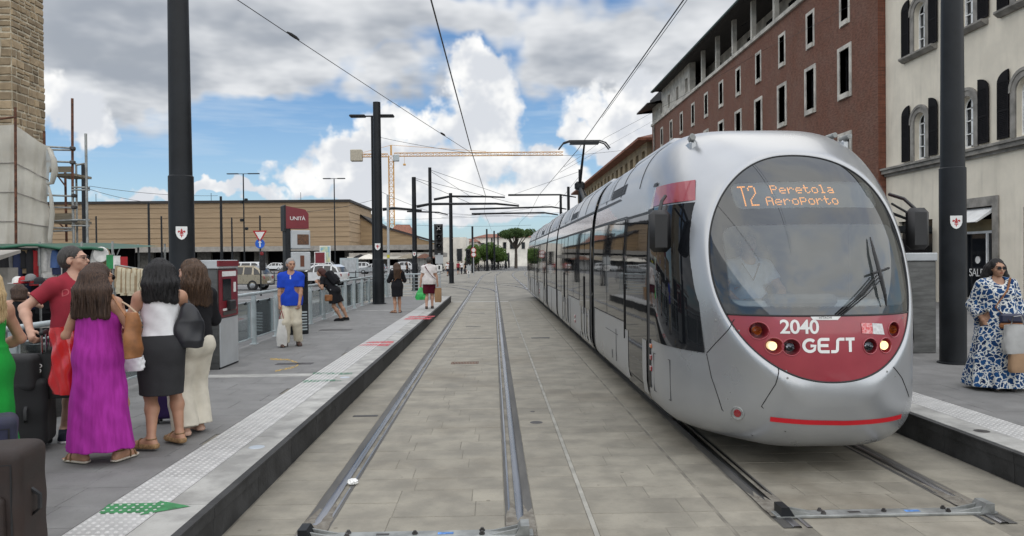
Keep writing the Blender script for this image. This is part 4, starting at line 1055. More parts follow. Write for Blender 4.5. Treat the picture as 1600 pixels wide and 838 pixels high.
# cab interior
dsh = MB(); dsh.cbox(-.82, .82, .62, 1.15, 1.28, 1.52, .05); dsh.build('dashboard', M['dash'], tram)
MB().cbox(-.35, .3, .55, .8, 1.46, 1.58, .04).build('console', M['cabin'], tram); MB().box(-1.1, 1.1, 2.0, 2.05, .5, 2.7).build('cab_bulkhead', M['cabin'], tram); MB().box(-.7, .7, .9, 2.0, .44, .48).build('cab_floor', M['cabin'], tram)
MB().cbox(-.55, -.0, 1.35, 1.55, 1.0, 2.05, .06).build('driver_seat', M['black'], tram)
# sides
def side_patch(s, ya, yb, za, zb, off, ny=2, nz=None, yf=None):
    nz = nz or max(2, int((zb-za)/.12)+2); v = []
    for z in np.linspace(za, zb, nz):
        y0_ = yf(z) if yf else ya
        for y in np.linspace(y0_, yb, ny): v.append((s*(float(halfw(np.array(y), np.array(z)))+off), y, z))
    m = MB(); m.grid(v, ny, nz); return m
def yedge(z, px):
    "depth at which the left flank at height z is seen at pixel column px"
    ysr = np.linspace(.15, 1.9, 300); hw_ = halfw(ysr, np.full(300, z)); best = None
    P = [CAM*0 + Vector((TC_R-h, Y0T+y, z))-CAM for y, h in zip(ysr, hw_)]
    u = [800+FPX*p.dot(RT)/p.dot(fwd) for p in P]
    return float(ysr[int(np.argmin(np.abs(np.array(u)-px)))])
eL = {z: yedge(z, np.interp(z, [1.05, 1.6, 2.5, 2.75], [1103, 1092, 1088, 1089])) for z in np.linspace(1.0, 2.75, 36)}
zz = sorted(eL); pf_ = np.polyfit(zz, [eL[q] for q in zz], 4); yfL = lambda z: float(np.polyval(pf_, z))
DOORY = 1.88
for s in (-1, 1):
    side_patch(s, .8, DOORY-.12, 1.06, 2.47, .012, 20, 20, yfL).build('cab_side_window', M['sideglass'], tram, smooth=180)
    tag(side_patch(s, .8, DOORY-.12, 2.49, 2.70, .013, 20, 4, yfL).build('corner_band', M['tramred'], tram, smooth=180), 'red corner band above the cab side window')
    for (a, b) in mods:
        ya = DOORY-.11 if a < 3 else a+.03
        side_patch(s, ya, b-.02, 2.475, 2.70, .006, 2, 5).build('cornice_band', M['bandglass'], tram, smooth=180)
        side_patch(s, ya, b-.02, 2.715, 2.755, .012, 2, 3).build('gutter', M['black'], tram, smooth=180)
        side_patch(s, ya, b-.02, 2.455, 2.473, .008, 2, 3).build('band_seam', M['black'], tram, smooth=180)
def door(s, ya, yb, leaves):
    d = thing('door', None, None); d.parent = tram; X = s*HW
    side_patch(s, ya, yb, .30, 2.455, .006, 2, 12).build('door_frame', M['black'], d, smooth=180)
    w = (yb-ya)/leaves
    for k in range(leaves):
        a, b = ya+k*w+.035, ya+(k+1)*w-.035
        pz = side_patch(s, a, b, .36, 2.42, .012, 2, 12).build('pane', M['sideglass'], d, smooth=180)
        side_patch(s, a+.02, a+.24, .42, 1.02, .016, 2, 5).build('kick_panel', M['silver'], d, smooth=180); side_patch(s, b-.24, b-.02, .42, 1.02, .016, 2, 5).build('kick_panel', M['silver'], d, smooth=180)
        MB().tube([(X+s*.02, (b if k == 0 else a), .9), (X+s*.02, (b if k == 0 else a), 1.6)], .008, 6).build('door_seal', M['rubber'], d)
def window(s, ya, yb, za=1.10, zb_=2.45):
    f = side_patch(s, ya, yb, za, zb_, .006, 2, 9).build('window', M['black'], tram, smooth=180)
    n = max(1, round((yb-ya)/1.4)); w = (yb-ya)/n
    for k in range(n): side_patch(s, ya+k*w+.02, ya+(k+1)*w-.02, za+.02, zb_-.02, .010, 2, 9).build('pane', M['sideglass'], f, smooth=180)
def seam(s, ya, za, yb, zb_): MB().tube([(s*(HW+.001), ya, za), (s*(HW+.001), yb, zb_)], .004, 4).build('panel_seam', M['black'], tram)
for s in (-1, 1):
    side_patch(s, DOORY-.12, DOORY, .30, 2.455, .007, 2, 10).build('door_post', M['black'], tram, smooth=180)
    door(s, DOORY, 3.32, 1); window(s, 3.36, 6.24)
    door(s, 6.75, 8.35, 2); window(s, 8.4, 10.6); door(s, 10.65, 12.25, 2); window(s, 12.3, 13.45)
    window(s, 13.9, 17.05); door(s, 17.6, 19.2, 2); window(s, 19.25, 21.6); door(s, 21.65, 23.2, 2); window(s, 23.25, 24.25)
    window(s, 24.7, 27.6); door(s, 27.65, 29.1, 1)
    side_patch(s, 29.2, TLEN-1.2, 1.06, 2.45, .006, 2, 10).build('cab_side_window', M['sideglass'], tram, smooth=180)
    for a, b in mods[1:]:
        for q in np.arange(a+1.7, b, 1.9): seam(s, float(q), .32, float(q), 1.05)
    seam(s, 3.9, .88, 5.0, .88); seam(s, 4.4, .5, 4.4, .62); seam(s, 4.05, .5, 4.05, .95)
    # access hatch, markers
    h = MB(); P = [(1.05, .52), (1.62, .52), (1.62, .92), (1.05, .92)]
    h.tube([(s*(float(halfw(np.array(y), np.array(z)))+.002), y, z) for y, z in P+P[:1]], .005, 6); h.build('access_hatch', M['black'], tram)
    for z, mt in ((.98, 'amber'), (.86, 'redlens'), (.74, 'redlens')):
        MB().cbox(s*HW-.012, s*HW+.03, 1.72, 1.80, z-.035 if mt != 'amber' else z-.025, z+.025, .008).build('side_marker', M[mt], tram)
    for z in (.72, .62): MB().cbox(s*HW-.012, s*HW+.028, 9.2, 9.32, z-.03, z+.03, .008).build('side_marker', M['redlens'], tram)
    for z in (.78, .68): MB().cbox(s*HW-.012, s*HW+.028, 21.2, 21.32, z-.03, z+.03, .008).build('side_marker', M['redlens'], tram)
    # mirror
    mr = thing('mirror', None, None); mr.parent = tram; x = s*1.275
    MB().cbox(x-.105, x+.105, .90, 1.03, 1.99, 2.40, .045).build('mirror_housing', M['black'], mr, smooth=40); MB().tube([(s*1.15, 1.25, 2.56), (s*1.22, 1.1, 2.50), (x, .98, 2.38)], .018, 6).build('mirror_arm', M['black'], mr)
    MB().tube([(s*1.15, 1.2, 2.46), (x-s*.05, 1.0, 2.34)], .012, 6).build('mirror_arm', M['black'], mr)
    for q in (0, 1):
        MB().tube([(s*(.80-.05*q), 1.55+.22*q, 3.17+.05*q), (s*(.82-.05*q), 1.40+.22*q, 3.18+.05*q)], [.032, .028], 10).build('roof_lamp', M['galv'], tram, smooth=50)
        MB().cbox(s*(.80-.05*q)-.04, s*(.80-.05*q)+.04, 1.45+.22*q, 1.65+.22*q, 3.0+.05*q, 3.15+.06*q, .02).build('roof_lamp_base', M['silver'], tram)
    # roof fairings: seams and louvred vents on the shoulder
    for k, q in enumerate(np.arange(2.7, 29.5, 1.32)):
        if any(abs(q-(a[1]+.17)) < .5 for a in mods[:-1]): continue
        v_ = []
        for z in np.linspace(2.77, 3.33, 14): v_.append((s*(float(halfw(np.array(2.3), np.array(z)))+.001), float(q), float(z)))
        MB().tube(v_, .006, 4).build('roof_seam', M['black'], tram)
    for a, b in ((3.75, 4.9), (9.5, 10.7), (19.8, 21)):
        side_patch(s, a, b, 2.80, 2.94, .004, 2, 4).build('roof_vent', M['black'], tram, smooth=180)
        for z in np.linspace(2.815, 2.925, 4): side_patch(s, a+.02, b-.02, z-.006, z+.006, .010, 2, 2).build('vent_slat', M['anthracite'], tram)
    for a, b in ((5.0, 6.1), (11.2, 12.6), (14.2, 16.4)): side_patch(s, a, b, 2.82, 3.2, .006, 2, 8).build('roof_panel', mat('roof_panel_grey', (.36, .38, .40), .35, .4), tram, smooth=180)
for a, b in ((8.0, 12.6), (18.6, 23.0), (26, 28.4), (3.2, 5.6)): MB().cbox(-.62, .62, a, b, 3.3, 3.47, .06).build('roof_unit', M['silver'], tram)
MB().box(-.95, .95, 1.6, TLEN-1.6, .19, .4).build('underframe', M['black'], tram)
for yb_ in (2.6, 4.3, 14.4, 16.2, 27.4, 29.1):
    for s in (-1, 1):
        ms = MB().lathe([(.0, -.05), (.28, -.05), (.30, -.04), (.30, .05), (0, .05)], 24).mesh('wheel', M['railside'], 40); link('wheel', ms, tram, (s*.75, yb_, .305), (0, R(90), 0))
# pantograph
pg = thing('pantograph', None, None); pg.parent = tram; yp_ = 23.3-Y0T
MB().box(-.45, .45, yp_-.9, yp_+.9, 3.36, 3.5).build('base', M['anthracite'], pg)
kx, ky, kz = 0, yp_+1.35, 4.35
MB().tube([(0, yp_-.5, 3.5), (0, ky, kz)], [.07, .05], 8).build('lower_arm', M['anthracite'], pg); MB().tube([(0, ky, kz), (0, yp_+.0, 5.5)], [.055, .03], 8).build('upper_arm', M['anthracite'], pg)
MB().cbox(-.16, .16, ky-.15, ky+.15, kz-.14, kz+.14, .06).build('elbow_joint', M['anthracite'], pg); MB().tube([(.2, yp_-.3, 3.5), (.12, ky-.1, kz-.15)], .02, 6).build('control_rod', M['anthracite'], pg)
for dy in (-.14, .14):
    MB().tube([(-.80, yp_+dy, 5.38), (-.66, yp_+dy, 5.56), (-.48, yp_+dy, 5.62), (.48, yp_+dy, 5.62), (.66, yp_+dy, 5.56), (.80, yp_+dy, 5.38)], .024, 6).build('contact_strip', M['black'], pg)
MB().box(-.45, .45, yp_-.15, yp_+.15, 5.53, 5.57).build('head_frame', M['anthracite'], pg)
# ---------------------------------------------------------------- street furniture
def crest(parent, loc, rot, h=.2):
    "white shield with a red lily"
    w = h*.40; sh = [(-w, h*.5), (w, h*.5), (w, -.02*h), (w*.8, -h*.25), (w*.45, -h*.42), (0, -h*.5), (-w*.45, -h*.42), (-w*.8, -h*.25), (-w, -.02*h)]
    m = MB(); m.prism([(a, b) for a, b in sh], -.003, .003, 'z'); o = m.build('crest_shield', M['whitep'], parent, loc=loc, rot=rot)
    m = MB(); z = .0042
    def blob(pts): m.add([(a*h, b*h, z) for a, b in pts], [tuple(range(len(pts)))])
    blob([(0, .36), (.07, .22), (.05, .02), (0, -.05), (-.05, .02), (-.07, .22)])
    for s in (-1, 1):
        blob([(s*.03, .0), (s*.10, .16), (s*.2, .20), (s*.27, .12), (s*.24, .02), (s*.18, .05), (s*.12, .08), (s*.08, -.02)])
        blob([(s*.02, -.08), (s*.10, -.12), (s*.14, -.20), (s*.06, -.18)])
    blob([(-.14, -.02), (.14, -.02), (.14, -.07), (-.14, -.07)]); blob([(0, -.08), (.05, -.2), (0, -.36), (-.05, -.2)])
    tag(m.build('crest_lily', M['redp'], o, fix=False), kind='stuff'); return o
def big_pole(X, Y, label, base=PZ, h=9.2, r=.176, joint=3.25, crest_z=2.28, crest_side=None):
    t = thing('catenary_pole', label, 'pole', (X, Y, base)); k = 24
    MB().lathe([(r*1.05, 0), (r*1.05, joint-base), (r*.99, joint-base+.012)], k).build('base_sleeve', M['anthracite'], t, smooth=40)
    MB().lathe([(r*.96, joint-base-.02), (r*.72, h), (0, h+.01)], k).build('shaft', M['anthracite'], t, smooth=40)
    MB().lathe([(r*1.25, 0), (r*1.25, .02), (r*1.05, .03)], k).build('base_plate', M['anthracite'], t)
    if crest_side is not None:
        a = crest_side; crest(t, (r*1.075*math.cos(a), r*1.075*math.sin(a), crest_z-base), (R(90), 0, a+math.pi/2))
    return t
pA = big_pole(-4.765, 11.45, 'thick anthracite catenary pole with crest rising behind the group of women', crest_side=R(-68), crest_z=2.38)
pB = big_pole(7.03, 11.15, 'thick anthracite catenary pole with crest beside the woman in the patterned dress', crest_side=R(-108), crest_z=2.42)
def pole(px, pytop, Y, label, base=0, r=.17, crestz=None, square=False, group='slim catenary poles'):
    p = atY(px, pytop, Y); t = thing('catenary_pole', label, 'pole', (p.x, Y, base), group=group)
    MB().lathe([(r*1.15, 0), (r*1.12, 1.7), (r*.95, 1.72), (r*.8, p.z-base), (0, p.z-base+.01)], 14).build('shaft', M['anthracite'], t, smooth=40); MB().lathe([(r*1.5, 0), (r*1.5, .03), (r*1.1, .05)], 14).build('base_plate', M['anthracite'], t)
    if crestz: crest(t, (0, -r*1.14, crestz-base), (R(90), 0, 0), .26)
    return t
pC = pole(588.5, 160, 28.4, 'tall catenary pole with a white shield standing at the platform railing', PZ, .18, 2.45, group=None)
pD = pole(646.5, 277, 46.7, 'catenary pole with small shield just past the end railing of the platform', 0, .165, 2.3, group=None)
pE = pole(671.5, 262, 52, 'tall thin catenary pole beside the tram signal', 0, .14, group=None)
pF = pole(704, 302, 60, 'catenary pole carrying two long brackets past the tram signal', 0, .17, group=None)
pG = pole(906, 265, 60, 'tall catenary pole beyond the pantograph', 0, .15, group=None)
pH = pole(888, 292, 69, 'middle one of the catenary poles beyond the pantograph', 0, .16, group=None)
pI = pole(876, 305, 77, 'catenary pole with bracket arms reaching over the tram track', 0, .16, group=None)
lp = [(738, 354, 105), (760.5, 358, 120), (768.5, 372, 135), (772, 361, 128), (778, 364, 140), (790, 390, 150), (795, 395, 160)]
for px, py, Y in lp: pole(px, py, Y, 'far catenary pole among the trees and bicycles along the street', 0, .17, group='far catenary poles along the street')
for px, py, Y in ((150, 338, 130), (232, 317, 95), (252, 338, 120), (345, 307, 82), (362, 340, 130), (406, 337, 120)): pole(px, py, Y, 'dark pole standing on the square before the station wall', 0, .16, group='dark poles before the station')
pole(130, 258, 60, 'dark pole with a small arm close behind the scaffold', 0, .18, group=None)
# bracket arms on the slim poles
def bracket(t, pts, name='bracket_arm', r=.105):
    o = t.location; MB().tube([Vector(p)-o for p in pts], r, 8, r1=r*.6).build(name, M['anthracite'], t)
bracket(pF, [atY(678, 312, 60), atY(704, 307, 60), atY(760, 307.5, 60), atY(789, 308.5, 60)])
bracket(pE, [atY(651, 323, 52), atY(672, 319, 52), atY(775, 318.5, 52), atY(811, 322, 52)])
bracket(pD, [atY(598, 327.5, 46.7), atY(615, 325.5, 46.7), atY(659, 329, 46.7)])
bracket(pE, [atY(636, 330.5, 52), atY(685, 332, 52), atY(700, 336, 52)], r=.06)
bracket(pI, [atY(794, 305, 77), atY(876, 304.5, 77), atY(900, 308.5, 77)]); bracket(pI, [atY(734, 327, 77), atY(862, 323.5, 77), atY(885, 327, 77)]); bracket(pI, [atY(737, 334.5, 77), atY(850, 332.5, 77), atY(872, 336, 77)])
# double lamp beside pole C
def lamp_post(px, pytop, Y, span, label, base=0, heads=2, r=.055, cams=False):
    p = atY(px, pytop, Y); t = thing('street_lamp', label, 'street lamp', (p.x, Y, base)); h = p.z-base
    MB().tube([(0, 0, 0), (0, 0, h)], [r, r*.7], 8).build('post', M['anthracite'], t)
    w = span*Y/FPX
    MB().tube([(-w*.5, 0, h-.02), (w*.5, 0, h-.02)], .03, 6).build('cross_arm', M['anthracite'], t)
    for s in (-1, 1):
        m = MB(); m.cbox(s*w*.5-w*.28, s*w*.5+w*.28, -.16, .16, h-.06, h+.03, .03); m.build('lamp_head', M['anthracite'], t)
    if cams:
        for k, z in enumerate((h*.72, h*.74, h*.55, h*.47)):
            MB().cbox(-.35+.5*(k % 2), -.05+.5*(k % 2), -.25, .05, z, z+.3, .05).build('floodlight', M['anthracite'], t)
    return t
lamp_post(581, 181, 29.0, 44, 'double headed lamp post touching the tall pole at the railing', PZ, r=.06)
lamp_post(380, 271.5, 78, 32, 'street lamp with clustered floodlights before the station wall', 0, cams=True, r=.09)
lamp_post(522, 279, 80, 22, 'plain double street lamp before the end of the station wall', 0, r=.08)
# wires -------------------------------------------------------------
def wire(pts, label, r=.008, sag=0.0, n=10, ins=(), name='overhead_wire', group='overhead wires'):
    P = []
    pts = [Vector(p) for p in pts]
    for a, b in zip(pts[:-1], pts[1:]):
        for i in range(n):
            f = i/n; q = a.lerp(b, f); q.z -= sag*4*f*(1-f); P.append(q)
    P.append(pts[-1]); t = thing(name, label, 'wire', (0, 0, 0), group=group)
    MB().tube(P, r, 5, False).build('cable', M['black'], t)
    for f in ins:
        a, b = pts[0], pts[-1]; q = a.lerp(b, f); d = (b-a).normalized()*.22; MB().tube([q-d, q-d*.4, q+d*.4, q+d], [.012, .035, .035, .012], 6).build('insulator', M['black'], t)
    return t
CW = 5.72
wire([(-.95, 2, CW), (-.72, 26, CW), (-.42, 44, CW), (-.7, 60, CW), (-.45, 77, CW), (-.2, 100, CW)], 'contact wire running above the empty track', .011)
wire([(-.98, 2, CW+.1), (-.74, 26, CW+.02)], 'second wire converging onto the contact wire above the empty track', .007)
wire([(2.75, 2, CW), (2.98, 26, CW), (2.75, 44, CW), (3.05, 60, CW), (2.8, 77, CW), (3.2, 105, CW)], 'contact wire running above the tram to its pantograph', .011)
wire([(2.9, 2, CW+.12), (2.98, 20, CW+.02)], 'thin wire closing onto the contact wire above the tram', .006)
J = Vector((-.72, 26, CW-.06)); JR = Vector((2.98, 28, CW+.55))
Atop = atY(262, -50, 11.45)
wire([(-4.765, 11.45, 6.55), J], 'span wire from the thick pole behind the women to the contact wire', .008, .03, ins=(.22, .80))
wire([J, (-.45, 46, CW+.1)], 'thin wire dropping from the span joint along the empty track', .006)
wire([pC.location+Vector((.15, 0, 6.35)), J, atY(895, 243, 34), atY(1028, 228, 55)], 'span wire crossing both tracks from the tall pole at the railing', .008, .04)
wire([(3.0, 31, CW+.05), atX(945, 216, 5.5), atX(1200, 75, 15.2), atX(1330, 8, 15.2)], 'stay wire running from the tram wire to the brick facade', .007, .05)
wire([atY(1028, 185, 70), (3.0, 33, CW+.05)], 'stay wire from the corner of the brick building to the tram wire', .007)
wire([atY(673, 266, 52), atY(789, 306, 60)], 'stay wire from the tall thin pole to the end of the upper bracket', .014)
wire([atY(673, 268, 52), atY(735, 307, 60)], 'stay wire from the tall thin pole down to the near bracket', .014)
wire([atY(649, 281, 46.7), atY(735, 318, 52)], 'stay wire from the shielded pole to the long bracket', .014); wire([atY(649, 279, 46.7), atY(811, 320, 52)], 'long stay wire from the shielded pole to the tip of the long bracket', .014)
wire([atY(906, 268, 60), atY(800, 305, 77)], 'stay wire from the pole past the pantograph to a bracket tip', .014)
wire([atY(905, 276, 60), atY(868, 322, 77)], 'short stay wire below the pole past the pantograph', .014)
for a, b, c, d, Y in ((600, 327, 900, 339, 80), (500, 345, 880, 332, 90), (600, 350, 830, 352, 100), (596, 300, 700, 338, 75), (140, 291, 340, 306, 60), (140, 296, 260, 318, 60), (445, 333, 585, 312, 60), (690, 340, 860, 320, 85)):
    wire([atY(a, b, Y), atY(c, d, Y+12)], 'thin overhead wire strung across the junction behind the platforms', .018, .25, group='thin wires across the junction')
# ---- platform railing
def railing(p0, p1, label, n, glass=True, base=PZ):
    a, b = Vector(p0), Vector(p1); L_ = (b-a).length; t = thing('railing', label, 'railing', a, math.atan2(b.y-a.y, b.x-a.x))
    mt = M['greypaint']; step = L_/n
    MB().tube([(0, 0, 1.02), (L_, 0, 1.02)], .032, 10).build('handrail', mt, t, smooth=60)
    MB().tube([(0, .04, .86), (L_, .04, .86)], .012, 6).build('upper_rail', mt, t); MB().tube([(0, .04, .12), (L_, .04, .12)], .016, 6).build('lower_rail', mt, t)
    for i in range(n+1):
        x = i*step; q = MB(); q.box(x-.034, x-.022, -.04, .04, 0, .99); q.box(x+.022, x+.034, -.04, .04, 0, .99); q.box(x-.022, x+.022, -.035, .035, .9, .985); q.box(x-.1, x+.1, -.07, .07, 0, .012); q.build('post', mt, t)
        if i < n and glass:
            MB().box(x+.09, x+step-.09, .035, .045, .14, .85).build('glass_panel', M['railglass'], t)
            for f in (.25, .75): MB().box(x+step*f-.03, x+step*f+.03, .02, .06, .82, .87).build('clamp', M['anthracite'], t)
        elif i < n:
            for z in (.25, .40, .55, .70): MB().tube([(x+.045, 0, z), (x+step-.045, 0, z)], .012, 6).build('bar', mt, t)
    return t
M['railglass'] = glass_mat('railing_glass', (.80, .84, .84), .07, .03)
railing((-4.86, 4.3, PZ), (-4.86, 10.9, PZ), 'grey railing with glass panels behind the group with suitcases', 4)
railing((-4.86, 12.0, PZ), (-4.86, 33.6, PZ), 'long grey railing with glass panels between ticket machine and platform end', 14)
railing((-4.8, 33.7, PZ), (-2.45, 33.7, PZ), 'short barred railing closing the end of the platform', 2, False)
# ---- ticket machines
M['steel'] = mat('brushed_steel', (.13, .13, .127), .38, .85, var=.18, vscale=2.5, stretch=(1, 1, 6))
M['greypanel'] = mat('light_grey_panel', (.44, .46, .47), .45, .2, var=.06)
M['machred'] = mat('machine_red', (.17, .010, .018), .4, var=.08)
def ticket_machine(loc, s, label):
    "s=+1: front faces +x"
    t = thing('ticket_machine', label, 'ticket machine', loc); F = lambda a, b: tuple(sorted((s*a, s*b)))
    MB().cbox(*F(-.62, 0), 0, .86, .0, 1.56, .012).build('cabinet', M['steel'], t); MB().cbox(*F(-.64, .02), -.02, .88, 1.56, 1.70, .015).build('top_cap', M['greypanel'], t)
    MB().box(*F(.0, .022), .04, .82, .03, .78).build('lower_panel', M['greypanel'], t); fr = MB().box(*F(.0, .025), .04, .82, .80, 1.54).build('front_panel', M['machred'], t)
    MB().box(*F(.026, .03), .12, .74, 1.44, 1.52).build('header_label', M['whitep'], fr)
    MB().box(*F(.026, .03), .14, .50, 1.06, 1.40).build('screen', M['darkglass'], fr); MB().cbox(*F(.02, .09), .30, .56, .90, 1.06, .015).build('card_reader', M['black'], fr)
    MB().box(*F(.026, .032), .62, .72, 1.18, 1.34).build('label', M['whitep'], fr); MB().box(*F(.026, .032), .14, .72, .90, .935).build('label', M['whitep'], fr); MB().box(*F(.026, .032), .14, .72, .83, .885).build('coin_tray', M['steel'], fr)
    MB().box(*F(.0, .03), -.022, .882, 1.60, 1.69).build('top_sign', M['machred'], t); MB().box(*F(-.60, .01), .01, .85, -.01, .03).build('plinth', M['anthracite'], t); return t
ticket_machine((-4.27, 11.55, PZ), 1, 'steel ticket machine with a red front standing by the left hand railing'.replace(' left hand', ''))
ticket_machine((6.85, 12.3, PZ), -1, 'steel ticket machine half hidden between tram and thick pole')
bb_ = atZ(327, 573, PZ); tag(MB().cbox(-.07, .07, -.03, .03, 0, .05, .02).build('paper_cup', M['whitep'], loc=(bb_.x, bb_.y, PZ)), 'small white paper litter at the foot of the ticket machine', 'litter')
# ---- stop totem
t = thing('stop_totem', 'dark stop totem with a red UNITA head and grey display boxes', 'sign', (-4.52, 17.0, PZ-.0), R(30)); t.scale = (1, 1, .94)
MB().cbox(-.25, -.13, -.14, .14, 0, 2.88, .02).build('side_column', M['anthracite'], t); MB().cbox(-.13, .26, -.10, .10, 0, 1.52, .02).build('lower_case', M['anthracite'], t)
for i in range(7): MB().box(-.1, .22, -.115, -.10, .10+.07*i, .135+.07*i).build('louvre', M['greypaint'], t)
MB().box(-.09, .22, -.108, -.10, .75, 1.40).build('timetable', M['darkglass'], t); MB().box(-.06, .06, -.115, -.108, .95, 1.3).build('notice', M['whitep'], t)
for z0, z1 in ((1.55, 2.0), (2.07, 2.52)):
    o = MB().cbox(-.14, .30, -.19, .13, z0, z1, .02).build('display_box', M['greypanel'], t)
    if z0 > 2: MB().box(.0, .26, -.196, -.19, z0+.1, z1-.1).build('display_screen', mat('dim_led', (.05, .03, .02), .3, col2=(.16, .07, .03), vscale=25), o)
    else: MB().box(.06, .15, -.196, -.19, z0+.09, z1-.09).build('ticket_slot', mat('slot_brown', (.12, .04, .02), .4), o)
m = MB(); m.prism([(-.24, 2.56), (.27, 2.56), (.27, 2.92), (.20, 3.02), (-.24, 3.10)], -.16, .14, 'y'); hd = m.build('head', M['machred'], t)
m = MB(); m.prism([(-.28, 2.50), (-.243, 2.50), (-.243, 3.13), (-.28, 3.10)], -.17, .15, 'y'); m.build('head_side', M['anthracite'], t)
link('stop_name', text_mesh('stop_name', 'UNITÀ', .125, M['whitep'], .002, .9), hd, (.02, -.164, 2.80), (R(90), 0, 0))
# ---- tram signal
def signal(px, py, Y, label, base=0, cross=True):
    p = atY(px, py, Y); t = thing('tram_signal', label, 'traffic light', (p.x, Y, base)); z = p.z-base
    MB().tube([(0, 0, 0), (0, 0, z-.9)], .07, 8).build('post', M['greypanel'], t); MB().box(-.28, .22, .0, .05, z-1.0, z+.75).build('backboard', M['black'], t)
    for i in range(3):
        zc = z+.5-.5*i; MB().cbox(-.17, .17, -.2, .0, zc-.22, zc+.22, .06).build('lamp_housing', M['black'], t); m = MB().lathe([(.14, 0), (.14, .22)], 16).mesh('visor', M['black']); link('visor', m, t, (0, -.18, zc), (R(90), 0, 0))
        m = MB().lathe([(.13, 0), (0, .03)], 14).mesh('lens', M['darkglass']); link('lens', m, t, (0, -.2, zc), (R(90), 0, 0))
    if cross:
        for a in (45, -45): MB().box(-.13, .13, -.012, .012, -.018, .018).build('cross_bar', M['whitep'], t, loc=(0, -.24, z+.5), rot=(0, R(a), 0))
    MB().box(-.22, .22, -.08, -.03, z-1.5, z-1.0).build('notice_plate', M['greypanel'], t); MB().box(-.17, .17, -.09, -.04, z-1.9, z-1.55).build('number_plate', M['whitep'], t); MB().box(-.05, .05, -.095, -.09, z-1.82, z-1.62).build('number_mark', M['black'], t)
    return t
signal(686, 371, 42, 'black three lamp tram signal showing a white cross')
tag(signal(732, 400, 78, 'small black traffic light at the crossing before the green trees', 0, False), None)
# ---- road signs on the left
def sign_post(px, Y, label, base=0):
    p = atY(px, 400, Y); t = thing('sign_post', label, 'road sign', (p.x, Y, base)); return t, p
t, p = sign_post(407, 42, 'sign post with give way triangle, blue arrow disc and red traffic light')
zt_, zb_, zl_ = atY(407, 367, 42).z, atY(407, 381, 42).z, atY(409, 402, 42).z
MB().tube([(0, 0, 0), (0, 0, zt_+.35)], .045, 8).build('post', M['anthracite'], t)
def tri(s, y0, y1): return [(-s, s*.58), (s, s*.58), (0, -s*1.16)]
m = MB(); m.prism(tri(.40, 0, 0), -.06, -.05, 'y'); a = m.build('triangle_plate', M['redp'], t, loc=(0, 0, zt_)); m = MB(); m.prism(tri(.27, 0, 0), -.066, -.061, 'y'); m.build('triangle_face', M['whitep'], a)
ms = MB().lathe([(0, .01), (.27, .01), (.27, 0), (0, 0)], 24).mesh('arrow_disc', mat('sign_blue', (.02, .12, .55), .4)); d = link('arrow_disc', ms, t, (0, -.05, zb_), (R(90), 0, 0))
m = MB(); m.add([(-.04, -.18, .013), (.04, -.18, .013), (.04, .06, .013), (.11, .04, .013), (0, .19, .013), (-.11, .04, .013), (-.04, .06, .013)], [(0, 1, 2, 3, 4, 5, 6)]); m.build('arrow', M['whitep'], d, fix=False)
MB().cbox(-.02, .3, -.22, .0, zl_-.75, zl_+.35, .05).build('lamp_housing', M['black'], t)
for i, k in enumerate(('redlens', 'black', 'black')): m = MB().lathe([(.11, 0), (.10, .02), (0, .03)], 14).mesh('lens', M[k]); link('lens', m, t, (.14, -.22, zl_+.2-.33*i), (R(90), 0, 0))
t, p = sign_post(740, 88, 'post with two round red rimmed signs at the crossing')
MB().tube([(0, 0, 0), (0, 0, 4.3)], .05, 8).build('post', M['greypanel'], t)
for py in (391, 398):
    z = atY(740, py, 88).z; ms = MB().lathe([(0, .01), (.32, .01), (.32, 0)], 20).mesh('sign_disc', M['redp']); d = link('sign_disc', ms, t, (0, -.05, z), (R(90), 0, 0)); ms = MB().lathe([(0, .015), (.23, .015)], 20).mesh('sign_face', M['whitep']); link('sign_face', ms, d)
t, p = sign_post(607, 36, 'slim grey post with a yellow sticker beside the girl in black')
MB().tube([(0, 0, 0), (0, 0, atY(611, 305, 36).z)], .06, 8).build('post', M['greypanel'], t); MB().box(-.065, .065, -.075, -.055, 2.05, 2.2).build('sticker', mat('yellow_sticker', (.6, .55, .05), .5), t)
for px, py, h, Y, lab, c in ((500, 399, 1.1, 95, 'red poster board standing among the parked cars', M['machred']), (508, 392, 1.6, 97, 'colourful poster board standing beside the red one', mat('poster_colours', (.1, .35, .5), .5, col2=(.7, .65, .3), vscale=1.2))):
    p = atY(px, py, Y); t = thing('poster_board', lab, 'sign', (p.x, Y, 0)); MB().box(-.7, .7, -.05, .05, p.z-h, p.z+h*.4).build('board', M['whitep'], t); MB().box(-.6, .6, -.06, -.051, p.z-h+.1, p.z+h*.4-.1).build('poster', c, t)
    for s in (-.5, .5): MB().box(s-.04, s+.04, -.03, .03, 0, p.z-h).build('leg', M['anthracite'], t)
# ---- bollards by the far crossing
for i in range(13):
    p = atZ(622+i*9.5, 430-i*.6, 0); t = thing('bollard', 'slim grey bollard in the row before the market arcade', 'bollard', (p.x, p.y, 0), group='grey bollards before the arcade'); MB().lathe([(.05, 0), (.05, .95), (.03, 1.0), (0, 1.0)], 8).build('shaft', M['greypanel'], t); MB().lathe([(.052, .80), (.054, .82), (.054, .88), (.052, .9)], 8).build('band', M['whitep'], t)
